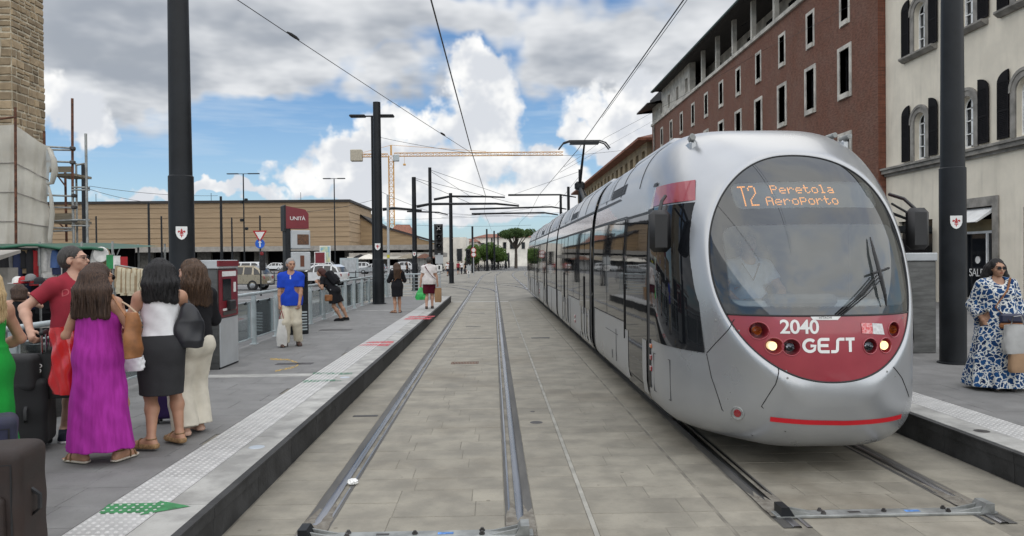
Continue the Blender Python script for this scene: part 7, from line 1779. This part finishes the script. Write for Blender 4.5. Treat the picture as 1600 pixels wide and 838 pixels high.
        if style != 'short' and s.h < .012:
            q = MB(); rg_ = random.Random(int(s.H*1000)); cr = HP(0, -.012, .992)
            for _ in range(560):
                i = rg_.randrange(len(locks)-1); f = rg_.random(); a, b, c_ = [u.lerp(v, f) for u, v in zip(locks[i], locks[i+1])]; ctr = HP(0, -.012, .93); d = lambda p_, r_: (p_+V(((p_-ctr).x, (p_-ctr).y, 0)).normalized()*r_*H)
                j = lambda e_: V((rg_.gauss(0, e_), rg_.gauss(0, e_), rg_.gauss(0, e_*.6)))*H; e1 = (.003+.006*wave); pts_ = [cr+j(.012), d(a, .0262)+j(.002), d(b, .0245)+j(e1), d(b.lerp(c_, .5), .021)+j(e1), d(c_, .0165)+j(e1*1.3)+V((0, 0, -rg_.uniform(-.012, .022)*H))]
                sd = V((rg_.gauss(0, 1), rg_.gauss(0, 1), 0)).normalized()*.0016; v_ = []
                for k_, p_ in enumerate(pts_): w_ = (1, 1, 1, .8, .15)[k_]; v_ += [p_+sd*w_, p_-sd*w_]
                q.grid(v_[2:], 2, 4)
            tag(q.build('hair_strands', HR[kind], o, smooth=180, fix=False), kind='stuff')
        return o
    def glasses(s, mt, dark=None):
        q = MB(); HP = s.HP; H = s.H
        for k in (1, -1):
            c = HP(k*.0185, .066, .937); ring = [c+s.Rh @ V((math.cos(t)*.0155*H, 0, math.sin(t)*.0115*H)) for t in [2*math.pi*i/14 for i in range(15)]]; q.tube(ring, .0022, 5); q.tube([HP(k*.034, .064, .939), HP(k*.047, .03, .939), HP(k*.049, -.004, .936)], .0022, 5)
        q.tube([HP(-.004, .069, .938), HP(.004, .069, .938)], .002, 5); g = q.build('glasses', mt, s.root)
        if dark:
            for k in (1, -1):
                c = HP(k*.0185, .066, .937); m = MB(); ring = [c+s.Rh @ V((math.cos(t)*.015*H, .001, math.sin(t)*.011*H)) for t in [2*math.pi*i/14 for i in range(14)]]; m.add(ring, [tuple(range(14))]); m.build('lens', dark, g, fix=False)
    def world(s, p): return s.root.matrix_basis @ V(p)
def strap(name, pts, w, t, mt, parent=None):
    "flat band along a polyline"
    P = [V(p) for p in pts]; m = MB(); v = []
    for i, p in enumerate(P):
        d = (P[min(i+1, len(P)-1)]-P[max(0, i-1)]).normalized(); a = V((0, 0, 1)) if abs(d.z) < .9 else V((1, 0, 0)); x = d.cross(a).normalized(); y = x.cross(d)
        v += [p+x*w*.5+y*t, p-x*w*.5+y*t, p-x*w*.5-y*t, p+x*w*.5-y*t]
    m.grid(v, 4, len(P), True); return m.build(name, mt, parent, smooth=60)
def bag_mesh(w, d, h, top=.7, crumple=.01, seed=1, n=28, rows=12, sag=.15):
    "soft open-topped bag hanging from z=0 down to -h"
    rg = random.Random(seed); m = MB(); v = []; ph = [rg.uniform(0, 6) for _ in range(6)]
    for j in range(rows):
        f = j/(rows-1); s_ = top+(1-top)*min(1, f*1.6); s_ *= 1-.12*max(0, f-.85)/.15
        for i in range(n):
            a = 2*math.pi*i/n; c, s0 = math.cos(a), math.sin(a); k = (abs(c)**4+abs(s0)**4)**(-.25)
            cr = 1+crumple/w*(math.sin(5*a+7*f+ph[0])+.7*math.sin(9*a-11*f+ph[1])+.6*math.sin(3*a+17*f+ph[2])); v.append((w*.5*c*k*s_*cr, d*.5*s0*k*s_*cr, -h*f-sag*.05*math.cos(2*a)*(1-f)))
    m.grid(v, n, rows, True); m.add(v[-n:], [tuple(range(n))]); return m
# ---------------------------------------------------------------- the people in the picture
def LOC(p, loc, rz, H):
    "world point -> local fraction of height"
    q = Matrix.Rotation(-rz, 3, 'Z') @ (V(p)-V(loc)); return (q.x/H, q.y/H, q.z/H)
def feetat(px, py, z=PZ): p = atZ(px, py, z); return V((p.x, p.y, z))
C = {k: cloth('fabric_'+k, v) for k, v in {'red': (.27, .027, .042), 'navy': (.018, .022, .035), 'white': (.72, .72, .73), 'dark': (.032, .032, .034), 'black': (.012, .012, .014), 'cream': (.60, .56, .47), 'blue': (.014, .055, .42), 'stone': (.58, .53, .42), 'maroon': (.085, .008, .02), 'green': (.012, .24, .035), 'offwhite': (.66, .62, .60)}.items()}
C['purple'] = mat('fabric_purple', (.27, .016, .215), .85, col2=(.36, .03, .30), vscale=30, stretch=(1, 1, .12), bump=.5, bscale=55, bdist=.004, spec=.25)
C['leather'] = mat('tan_leather', (.26, .105, .035), .5, var=.2, vscale=8, bump=.2, bscale=90, bdist=.002); C['blackleather'] = mat('black_leather', (.014, .015, .019), .4, var=.2, vscale=8, bump=.15, bscale=80, bdist=.002)
C['cork'] = mat('cork_sole', (.28, .17, .08), .8, var=.25, vscale=60); C['sole'] = mat('pale_sole', (.55, .50, .42), .7); C['gold'] = mat('gold_strap', (.20, .12, .05), .4, .3); C['brownshoe'] = mat('brown_shoe', (.06, .028, .018), .5)
# floral dress: pale cells outlined on blue
m = cloth('fabric_blue_pattern', (.02, .09, .26)); t = m.node_tree; p_ = t.nodes['Principled BSDF']; tcn = N(t, 'ShaderNodeTexCoord'); vo = N(t, 'ShaderNodeTexVoronoi', feature='DISTANCE_TO_EDGE'); vo.inputs['Scale'].default_value = 16.5
wv = vmath('ADD', tcn.outputs['Object'], vmath('MULTIPLY', noise(tcn.outputs['Object'], 9, 3, .6, t=t, out=1), (.13, .13, .13), t=t), t=t); L(t, wv, vo.inputs['Vector'])
vc = N(t, 'ShaderNodeTexVoronoi'); vc.inputs['Scale'].default_value = 16.5; L(t, wv, vc.inputs['Vector']); blu_ = mixc(vc.outputs['Color'], (.005, .018, .065), (.02, .09, .24), t=t)
L(t, mixc(mapr(vo.outputs['Distance'], .075, .10, 0, 1, t=t, smooth=False), (.62, .63, .60), blu_, t=t), p_.inputs['Base Color']); C['pattern'] = m
NEAR = .0075
# purple dress
loc = feetat(157, 722); rz = R(-8); H = 1.665
P = Person('woman in a long purple sleeveless dress with shoulder length brown hair, seen from behind', loc, rz, H, True, 'tan', hands={1: (.06, .15, .63), -1: (-.125, .11, .575)}, feet={1: (.085, .02, .006), -1: (-.075, -.03, .006)}, head=(R(-22), R(-6), 0), h=NEAR, poles={('e', 1): (1, -.6, -.5), ('e', -1): (-.55, -1, -.3)}, foot_dir={1: R(8), -1: R(-75)})
P.body(); P.skirt(C['purple'], [(.075, .165, .14), (.25, .142, .124), (.45, .124, .108), (.54, .114, .100), (.64, .096, .080), (.72, .09, .07)], (6, .045), 'dress', bodice=True, e=.016, wr=.006)
P.hair('brown', 'long', .742, .082); P.shoes(C['gold'], strap=True, sole=C['sole'], sole_h=.016, name='sandal', strapm=C['gold']); P.glasses(M['black'], M['darkglass']); PU = P
# white tank top and black skirt
loc = feetat(254, 699); rz = R(26); H = 1.70
P = Person('woman in a white sleeveless top and black knee length skirt with black hair', loc, rz, H, True, 'tan', hands={1: (.05, .185, .66), -1: (-.115, .13, .615)}, feet={1: (.085, .02, .012), -1: (-.055, -.05, .012)}, head=(R(8), R(-18), 0), h=NEAR, poles={('e', 1): (1, -.6, -.7), ('e', -1): (-.6, -1, -.2)}, foot_dir={1: R(-30), -1: R(-52)})
P.body(); P.top(C['white'], 0, .585, .012, name='sleeveless_top', tank=True, wrinkle=.006); P.skirt(C['dark'], [(.285, .108, .092), (.36, .112, .095), (.47, .118, .106), (.53, .114, .104), (.60, .088, .078)], (5, .015), 'skirt', e=.012, wr=.003)
P.hair('black', 'long', .785, .066, wave=.4); P.shoes(C['cork'], strap=True, sole=C['cork'], sole_h=.045, name='wedge_sandal', strapm=C['gold']); WT = P
ph = thing('phone', 'dark phone held by the woman in the white top', 'phone', WT.world(WT.hd[1]*.5+WT.hd[-1]*.5+V((0, .03, .03))), rz); MB().cbox(-.04, .04, -.005, .005, -.05, .10, .004).build('case', M['black'], ph)
# cream trousers
loc = feetat(304, 679); rz = R(46); H = 1.69
P = Person('woman in a black top and wide cream trousers with wavy brown hair', loc, rz, H, True, 'pale', hands={1: (.06, .17, .64), -1: (-.12, .10, .66)}, feet={1: (.05, .05, .012), -1: (-.06, -.02, .012)}, head=(R(30), R(-8), 0), h=NEAR, poles={('e', 1): (1, -.6, -.7), ('e', -1): (-.6, -1, -.4)}, foot_dir={1: R(0), -1: R(6)})
P.body(); P.top(C['black'], 1.35, .535, .016, wrinkle=.004); P.trousers(C['cream'], 1.03, .030, .050, .585, wrinkle=.006); P.hair('wavy', 'long', .755, .056, wave=.8); P.shoes(C['sole'], strap=True, sole=mat('pink_sole', (.62, .40, .30), .7), sole_h=.04, name='platform_sandal', strapm=C['sole']); CT = P
# man in red
loc = feetat(121, 683); rz = R(-116); H = 1.83
hr = atY(47, 517, 6.75); hl = atY(118, 512, 6.55)
P = Person('man in a red lettered T-shirt and dark shorts with glasses and greying hair', loc, rz, H, False, 'pale', hands={1: LOC(hr, loc, rz, H), -1: LOC(hl, loc, rz, H)}, feet={1: (.05, -.03, .0), -1: (-.06, .06, .0)}, head=(R(34), R(4), 0), h=NEAR, poles={('e', 1): (.6, -1, -.1), ('e', -1): (-1, -.6, -.6)}, foot_dir={1: R(35), -1: R(10)}, build=1.06, curl=.9)
P.body(.35); sh_ = P.top(C['red'], .62, .485, .022, wrinkle=.005, name='t_shirt'); P.trousers(C['navy'], .46, .03, .015, .58, 'shorts') if False else P.trousers(C['navy'], .44, .03, .02, .58, 0.0, ) if False else P.trousers(C['navy'], upto=.44, e=.028, flare=.02, waist=.585, name='shorts')
P.hair('salt', 'short'); P.glasses(M['black']); P.shoes(C['navy'], e=.008, sole=C['white'], sole_h=.022, name='sneaker'); RM = P
tmesh = text_mesh('shirt_lettering', 'DENIM', .085, cloth('faded_print', (.42, .10, .11)), 0, 1.1); bv = BVHTree.FromObject(sh_, bpy.context.evaluated_depsgraph_get())
bmt = bmesh.new(); bmt.from_mesh(tmesh); bmesh.ops.subdivide_edges(bmt, edges=bmt.edges, cuts=1); 
ang = R(-30)
for v in bmt.verts:
    x, z = -v.co.x*1.0, v.co.y; a = x*2.2; X_, Z_ = x, z-.25*x*x/.1*.8+.02
    o = V((-v.co.x+.05, .6, .765*H+Z_)); hit = bv.ray_cast(o, V((0, -1, 0)))
    v.co = V(hit[0])+V((0, .004, 0)) if hit[0] is not None else V((0, 0, .7*H))
bmt.to_mesh(tmesh); bmt.free(); link('shirt_lettering', tmesh, RM.root)
# green dress at the edge of the picture
loc = feetat(-26, 762); rz = R(52); H = 1.66
P = Person('woman with long blond hair in a bright green sleeveless dress', loc, rz, H, True, 'tan', hands={1: (.10, .16, .60), -1: (-.13, .13, .615)}, head=(R(10), 0, 0), h=.009, poles={('e', 1): (1, -.5, -.5), ('e', -1): (-.75, -1, -.2)}, build=1.06)
P.body(); P.skirt(C['green'], [(.17, .15, .125), (.3, .13, .112), (.45, .122, .1), (.53, .118, .097), (.62, .09, .075)], (6, .04), 'dress', bodice=True, e=.016); P.hair('blond', 'long', .76, .06, wave=.3); P.shoes(C['gold'], strap=True, sole=C['sole'], name='sandal'); GW = P
# man in blue polo
loc = feetat(456, 541); rz = R(191); H = 1.72
hb = atY(437, 486, 14.5); hf = atY(467, 494, 14.45)
P = Person('older man in a royal blue polo shirt and cream trousers with grey hair', loc, rz, H, False, 'tan', hands={1: LOC(hb, loc, rz, H), -1: LOC(hf, loc, rz, H)}, feet={1: (.07, .02, 0), -1: (-.07, -.05, 0)}, head=(R(22), R(-3), 0), h=.0095, poles={('e', 1): (1, -.4, 0), ('e', -1): (-1, -.5, 0)}, build=1.08, foot_dir={1: R(14), -1: R(-12)}, curl=.8)
P.body(); P.top(C['blue'], .78, .465, .022, wrinkle=.006, name='polo_shirt'); P.trousers(C['stone'], .99, .022, .02, .58, wrinkle=.006); P.hair('grey', 'short'); P.shoes(C['brownshoe'], sole=M['black'], sole_h=.018); BM = P
q = MB()
for s_ in (-1, 1): q.add([P.T(s_*.006, .073, .80), P.T(s_*.045, .045, .84), P.T(s_*.03, .062, .79)], [(0, 1, 2)])
q.build('collar', C['blue'], P.root, fix=False); q = MB(); q.box(-.012, .012, .0, .003, -.06, .06); q.build('placket', C['offwhite'], P.root, loc=P.T(0, .0705, .775)+V((0, .012, 0)))
# leaning woman
loc = feetat(523, 501.5); rz = R(84); H = 1.63
ra = V((-4.86, loc.y-.12, 1.335)); rb = V((-4.84, loc.y+.22, 1.335))
P = Person('woman in black T-shirt and striped shorts leaning forward on the railing', loc, rz, H, True, 'olive', hands={-1: LOC(ra, loc, rz, H), 1: LOC(rb, loc, rz, H)}, feet={1: (.05, -.20, 0), -1: (-.05, -.13, 0)}, head=(0, R(28), 0), lean=R(40), h=.0105, poles={('e', 1): (.4, -.2, -1), ('e', -1): (-.4, -.2, -1)}, hipz=.505)
P.body(); P.top(C['black'], .6, .53, .018, wrinkle=.004, name='t_shirt'); P.trousers(C['black'], upto=.40, e=.03, flare=.03, waist=.60, name='shorts'); P.hair('red', 'long', .80, .045); P.shoes(C['black'], sole=M['black'], name='sneaker'); LW = P
strap('side_stripe', [P.T(-.098, 0, .575)+V((-.028, 0, 0)), P.hip[-1]+V((-.092, 0, -.02)), P.hip[-1].lerp(P.kn[-1], .4)+V((-.092, 0, 0)), P.hip[-1].lerp(P.kn[-1], .78)+V((-.098, 0, 0))], .035, .004, C['white'], P.root)
bp = P.T(0, -.13, .72); bk = thing('backpack', 'black backpack worn by the woman leaning on the railing', 'backpack', P.world(bp), rz); F = Field(.03); F.bx((0, 0, 0), (.11, .045, .17), .04, P.Rl); F.bx(P.Rl @ V((0, -.08, -.05)), (.08, .02, .07), .025, P.Rl); link('pack', F.mesh('pack', C['black'], .012), bk)
MB().box(-.025, .025, -.115, -.11, -.04, .0).build('logo_patch', C['white'], bk)
hb_ = thing('handbag', 'small brown handbag hanging at the hip of the leaning woman', 'handbag', P.world(P.T(-.12, .10, .50)), rz); MB().cbox(-.03, .03, -.11, .11, -.13, .05, .02).build('case', C['leather'], hb_)
# girl in black dress
loc = feetat(621, 489); rz = R(14); H = 1.58
P = Person('girl in a short black dress with long brown hair looking down', loc, rz, H, True, 'tan', hands={1: (.05, .15, .64), -1: (-.06, .15, .62)}, feet={1: (.05, .02, 0), -1: (-.05, -.03, 0)}, head=(R(6), R(-24), 0), h=.0115, poles={('e', 1): (1, -.6, -.6), ('e', -1): (-1, -.6, -.6)}, foot_dir={1: R(12), -1: R(-50)})
P.body(); P.skirt(C['black'], [(.325, .112, .09), (.45, .112, .092), (.53, .106, .088), (.62, .084, .07)], (5, .02), 'dress', bodice=True, e=.016, sleeve=.05); P.hair('wavy', 'long', .70, .05); P.shoes(C['black'], strap=True, sole=M['black'], sole_h=.014, name='sandal'); GD = P
strap('bag_strap', [P.T(.09, -.05, .825)+V((0, -.02, .03)), P.T(.02, -.085, .74), P.T(-.07, -.09, .64)], .02, .004, C['leather'], P.root)
# man in white T-shirt
loc = feetat(671, 482.5); rz = R(4); H = 1.755
P = Person('man in a white T-shirt and maroon shorts walking away with shopping bags', loc, rz, H, False, 'pale', hands={1: (.165, .02, .465), -1: (-.17, .02, .465)}, feet={1: (.055, .03, 0), -1: (-.055, -.06, .0)}, head=(0, 0, 0), h=.0115, build=1.18, curl=.9)
P.body(); P.top(C['offwhite'], .62, .475, .026, wrinkle=.006, name='t_shirt'); P.trousers(C['maroon'], upto=.44, e=.032, flare=.025, waist=.58, name='shorts'); P.hair('salt', 'short'); P.shoes(C['brownshoe'], sole=M['black'], sole_h=.016); WM = P
strap('shoulder_strap', [P.T(-.085, .02, .845)+V((0, 0, .03)), P.T(-.06, -.085, .80)+V((0, -.012, 0)), P.T(0, -.10, .71)+V((0, -.016, 0)), P.T(.07, -.085, .62)+V((0, -.03, 0)), P.T(.11, -.03, .57)+V((.03, 0, 0))], .035, .004, C['maroon'], P.root)
# woman in patterned dress on the right
loc = feetat(1558, 608); rz = R(168); H = 1.60
hp = atY(1536, 500, 8.95); hq = atY(1586, 505, 8.9)
P = Person('woman in a blue and white patterned maxi dress with dark hair and sunglasses', loc, rz, H, True, 'olive', hands={1: LOC(hp, loc, rz, H), -1: LOC(hq, loc, rz, H)}, head=(R(6), R(-3), 0), h=.0085, poles={('e', 1): (.5, -1, -.4), ('e', -1): (-.8, -.7, -.5)}, build=1.16)
P.body(); P.skirt(C['pattern'], [(.03, .225, .18), (.10, .215, .17), (.30, .172, .145), (.46, .15, .125), (.56, .135, .112), (.66, .115, .095)], (8, .075), 'dress', bodice=True, e=.024, sleeve=.75, wr=.005); P.hair('black', 'long', .76, .075, wave=.7); P.glasses(C['brownshoe'], M['darkglass']); P.shoes(C['dark'], sole=M['black'], name='shoe'); RW = P
strap('bag_strap', [P.T(-.08, .02, .84)+V((0, .02, .03)), P.T(-.03, .082, .77)+V((0, .035, 0)), P.T(.06, .1, .64)+V((0, .03, 0)), P.T(-.03, .12, .53)+V((0, .05, 0))], .022, .004, C['leather'], P.root)
q = P.T(-.045, .125, .535); cb_ = thing('crossbody_bag', 'dark blue and brown crossbody bag on the patterned dress', 'handbag', P.world(q), rz); MB().cbox(-.13, .13, -.035, .04, -.02, .09, .02).build('flap', mat('bag_navy', (.02, .025, .06), .45), cb_); MB().cbox(-.13, .13, -.035, .038, -.09, -.018, .02).build('body', C['leather'], cb_)
gb = thing('shopping_bag', 'pale grey shopping bag hanging on the arm of the woman in the patterned dress', 'bag', atY(1590, 508, 8.6)); bag_mesh(.34, .12, .34, .85, .012, 3).build('sack', cloth('grey_tote', (.40, .40, .39)), gb, smooth=180, fix=False); strap('handle', [(-.08, 0, -.01), (-.05, 0, .10), (.04, 0, .11), (.08, 0, -.01)], .02, .003, cloth('tote_handle', (.38, .38, .37)), gb)
pb = thing('paper_bag', 'brown paper bag beside the patterned dress under the grey bag', 'bag', atY(1592, 553, 8.58)); bag_mesh(.24, .10, .22, .95, .004, 4).build('sack', mat('kraft_paper', (.30, .19, .11), .8), pb, smooth=40, fix=False)
# driver behind the windscreen
P = Person('tram driver in a pale blue shirt with a dark lanyard behind the windscreen', V((TC_R-.30, Y0T+1.28, .46)), R(180), 1.72, False, 'pale', hands={1: (.12, .2, .60), -1: (-.12, .2, .60)}, h=.014, poles={('e', 1): (1, -.5, -.6), ('e', -1): (-1, -.5, -.6)}, fingers=False)
P.body(); P.top(cloth('fabric_pale_blue', (.50, .58, .70)), .6, .45, .02); P.trousers(C['navy'], 1.0, .02); P.hair('salt', 'short'); P.shoes(C['black'])
strap('lanyard', [P.T(-.05, .05, .82), P.T(0, .088, .72)+V((0, .012, 0)), P.T(.05, .05, .82)], .02, .003, C['navy'], P.root)
# shopper at the stall
loc = V((atY(30, 450, 12.6).x, 12.6, 0)); P = Person('woman in a black tank top looking through the market stall', loc, R(30), 1.60, True, 'pale', hands={1: (.10, .2, .86), -1: (-.10, .18, .62)}, h=.013, poles={('e', -1): (-1, -.5, -.6), ('e', 1): (1, 0, -1)})
P.body(); P.top(C['black'], 0, .55, .012, name='tank_top', tank=True); P.trousers(C['navy'], 1.0, .015); P.hair('brown', 'long', .86, .04); P.shoes(C['black'])
# far pedestrians
far_defs = [('red', 'dark', 'short', 'brown'), ('white', 'navy', 'short', 'brown'), ('black', 'black', 'long', 'brown'), ('offwhite', 'maroon', 'long', 'wavy'), ('navy', 'stone', 'short', 'black')]
for i, (px, py, Y) in enumerate([(716, 429, 0), (721.5, 428.5, 0), (727, 428, 0), (731, 428, 0), (744, 423, 0), (702.5, 431, 0), (699, 431.5, 0), (636, 422, 100), (787, 411.5, 0), (793, 411, 0), (805, 411, 0), (811, 411.5, 0), (770, 412, 0), (590, 421, 110)]):
    p = feetat(px, py, 0) if not Y else V((atY(px, 410, Y).x, Y, 0)); a, b, st, hc = far_defs[i % 5]
    w = lambda c: {'red': 'a red', 'white': 'a white', 'black': 'a black', 'offwhite': 'an off-white', 'navy': 'a navy'}[c]
    P = Person('distant pedestrian in '+w(a)+' top and '+{'dark': 'dark', 'navy': 'navy', 'black': 'black', 'maroon': 'maroon', 'stone': 'beige'}[b]+' trousers walking at the far crossing', p, R(37*i), 1.66+.02*(i % 6), i % 2 == 0, 'tan', h=.03, feet={1: (.05, .06, 0), -1: (-.05, -.08, 0)}, group='pedestrians at the far crossing')
    P.body(); P.top(C[a], .6, .5, .02, wrinkle=0); P.trousers(C[b], .98 if i % 3 else .45, .02, wrinkle=0); P.hair(hc, st, .78, .05); P.shoes(C['black'])

# ---------------------------------------------------------------- bags and luggage
pl = mat('red_plastic', (.60, .022, .026), .22, col2=(.52, .014, .02), vscale=5, bump=.5, bscale=11, bdist=.02, spec=.6, coat=.5, stretch=(1, 1, .4))
t = thing('plastic_bag', 'bulging red plastic bag held by the man in the red T-shirt', 'bag', atY(103, 512, 6.35), R(-20)); bag_mesh(.24, .16, .56, .92, .022, 8, 40, 22).build('sack', pl, t, smooth=180, fix=False)
t = thing('carrier_bag', 'stiff black carrier bag hanging beside the red plastic bag', 'bag', atY(88, 552, 6.75), R(12)); bag_mesh(.36, .13, .40, 1.0, .003, 2).build('sack', mat('black_card', (.010, .010, .011), .45), t, smooth=40, fix=False); strap('handle', [(-.08, 0, 0), (-.05, 0, .16), (.0, 0, .19), (.05, 0, .16), (.08, 0, 0)], .012, .003, M['black'], t)
link('bag_lettering', text_mesh('bag_lettering', '80', .09, M['whitep'], .001), t, (-.12, -.078, -.12), (R(90), R(-80), 0))
t = thing('handbag', 'tan leather bucket handbag on the shoulder of the woman in purple', 'handbag', atY(207, 488, 6.16), R(62)); F = Field(.03)
F.fr([(-.38, 0, 0, .072, .05), (-.31, 0, 0, .082, .058), (-.1, 0, 0, .07, .048), (0, 0, 0, .05, .032)], None); F.disp.append(lambda X, Y, Z: .004*np.sin(22*X+30*Z)); link('body', F.mesh('body', C['leather'], .008), t)
sp_ = PU.world(PU.T(.085, -.02, .825))-t.location; sp_ = Matrix.Rotation(-R(62), 3, 'Z') @ sp_
strap('strap', [(-.055, 0, -.03), V((-.05, 0, .0)).lerp(sp_, .5)+V((-.01, -.02, 0)), sp_+V((0, -.02, .035)), sp_+V((.02, .05, .03))], .022, .003, C['leather'], t); strap('strap', [(.06, 0, -.03), V((.05, 0, .0)).lerp(sp_, .5)+V((.03, .0, 0)), sp_+V((.02, .04, .03))], .022, .003, mat('pale_strap', (.42, .30, .20), .6), t)
t = thing('tote_bag', 'slouchy black leather tote on the shoulder of the woman in cream trousers', 'handbag', atY(295, 474, 6.78), R(25)); F = Field(.04)
F.fr([(-.40, 0, 0, .11, .06), (-.34, 0, 0, .135, .075), (-.16, 0, 0, .115, .065), (-.02, 0, 0, .05, .03), (0, 0, 0, .03, .02)], None); F.disp.append(lambda X, Y, Z: .006*np.sin(18*X+22*Z)+.003*np.sin(45*X-20*Z)); link('body', F.mesh('body', C['blackleather'], .008), t)
sp_ = Matrix.Rotation(-R(25), 3, 'Z') @ (CT.world(CT.T(-.085, -.01, .83))-t.location); strap('strap', [(.03, 0, -.05), V((.03, 0, 0)).lerp(sp_, .5), sp_+V((0, -.02, .03)), sp_+V((-.02, .05, .02)), (-.04, .03, -.05)], .02, .004, C['blackleather'], t)
t = thing('shopping_bag', 'small white bag hanging behind the tan handbag', 'bag', atY(206, 556, 6.5)); bag_mesh(.2, .1, .13, .9, .012, 9).build('sack', C['white'], t, smooth=180, fix=False)
t = thing('shopping_bag', 'limp white cloth bag with red handles held by the man in blue', 'bag', atY(440, 499, 14.42)); bag_mesh(.20, .07, .52, .55, .012, 5, 28, 14).build('sack', mat('cloth_bag_white', (.60, .59, .56), .9, var=.1), t, smooth=180, fix=False)
for s_ in (-1, 1): strap('handle', [(s_*.05, 0, -.02), (s_*.02, 0, .09), (0, 0, .17)], .025, .003, C['red'], t)
t = thing('plastic_bag', 'bright green plastic bag in the hand of the man in white', 'bag', WM.world(WM.hd[-1])+V((0, 0, -.03))); bag_mesh(.36, .2, .42, .25, .02, 6).build('sack', mat('green_plastic', (.03, .42, .09), .35, var=.25, vscale=8, bump=.6, bscale=15, bdist=.02), t, smooth=180, fix=False)
t = thing('paper_bag', 'tall brown paper bag in the hand of the man in white', 'bag', WM.world(WM.hd[1])+V((.02, 0, -.06))); bag_mesh(.24, .12, .48, 1.0, .003, 7).build('sack', mat('kraft_brown', (.33, .20, .10), .8), t, smooth=40, fix=False); strap('handle', [(-.05, 0, 0), (-.02, 0, .06), (.02, 0, .06), (.05, 0, 0)], .012, .002, C['leather'], t)
def suitcase(label, loc, rz, w, d, h, mt, handle=False, soft=True, front=True):
    t = thing('suitcase', label, 'suitcase', loc, rz); F = Field(.02); F.bx((0, 0, .05+h/2), (w/2-.05, d/2-.05, h/2-.05), .05)
    if soft: F.disp.append(lambda X, Y, Z: .004*np.sin(14*X+3*Z)+.003*np.sin(25*Z+7*X))
    b = link('shell', F.mesh('shell', mt, .012), t)
    if front:
        F = Field(.02); F.bx((0, -d/2-.012, .05+h*.36), (w/2-.09, .008, h*.22), .025); link('front_pocket', F.mesh('front_pocket', mt, .012), t)
        q = MB(); q.tube([(-w/2+.04, -d/2-.002, .12), (-w/2+.04, -d/2-.002, h-.02), (w/2-.04, -d/2-.002, h-.02), (w/2-.04, -d/2-.002, .12)], .006, 6); q.build('zip', M['black'], t)
    strap('carry_handle', [(-.08, -d*.1, h+.045), (-.05, -d*.1, h+.085), (.05, -d*.1, h+.085), (.08, -d*.1, h+.045)], .025, .007, M['black'], t)
    strap('side_handle', [(w/2-.005, -d*.1, .05+h*.38), (w/2+.04, -d*.1, .05+h*.44), (w/2+.04, -d*.1, .05+h*.56), (w/2-.005, -d*.1, .05+h*.62)], .025, .007, M['black'], t)
    for sx in (-1, 1):
        for sy in (-1, 1): m = MB().lathe([(0, -.012), (.03, -.012), (.034, 0), (.03, .012), (0, .012)], 14).mesh('wheel', M['black'], 50); link('wheel', m, t, (sx*(w/2-.05), sy*(d/2-.06), .034), (0, R(90), 0))
    if handle:
        for sx in (-.09, .09): MB().tube([(sx, d*.3, h), (sx, d*.3, handle)], .009, 8).build('handle_tube', M['chrome'], t)
        MB().cbox(-.12, .12, d*.3-.02, d*.3+.02, handle-.01, handle+.03, .012).build('grip', M['black'], t)
    return t
nyl = lambda n, c: mat(n, c, .75, var=.2, vscale=6, bump=.4, bscale=220, bdist=.002)
sp_ = atZ(52, 668, PZ); suitcase('black soft suitcase with a raised chrome handle beside the man in red', (hr.x+.02, hr.y+.02, PZ), R(-70), .42, .26, .60, nyl('black_nylon', (.012, .012, .013)), hr.z-PZ-.03)
F = Field(.03); t = thing('backpack', 'black backpack resting on top of the black suitcase', 'backpack', (hr.x-.03, hr.y-.10, PZ+.56)); F.bx((0, 0, .15), (.12, .06, .11), .05); link('pack', F.mesh('pack', nyl('black_pack', (.014, .014, .015)), .012), t)
suitcase('large worn brown soft suitcase at the edge of the platform', (-2.86, 4.12, PZ), R(8), .60, .34, .62, nyl('brown_nylon', (.024, .014, .011)))
p = atZ(252, 668, PZ); suitcase('purple hard suitcase standing behind the woman in the black skirt', (p.x, p.y+.25, PZ), R(10), .34, .24, .50, mat('violet_shell', (.030, .012, .09), .4), False, False, False)
suitcase('dark navy suitcase standing in front of the green dress', (-3.36, 4.9, PZ), R(30), .40, .26, .62, nyl('navy_nylon', (.018, .02, .045)))
p = atZ(214, 603, PZ); t = thing('litter_bin', 'round dark litter bin behind the woman in purple', 'bin', (p.x-.05, 8.3, PZ)); MB().lathe([(.2, 0), (.21, .02), (.23, .72), (.25, .74), (.25, .80), (.21, .82), (.20, .7), (0, .7)], 24).build('drum', M['steel'], t, smooth=40)
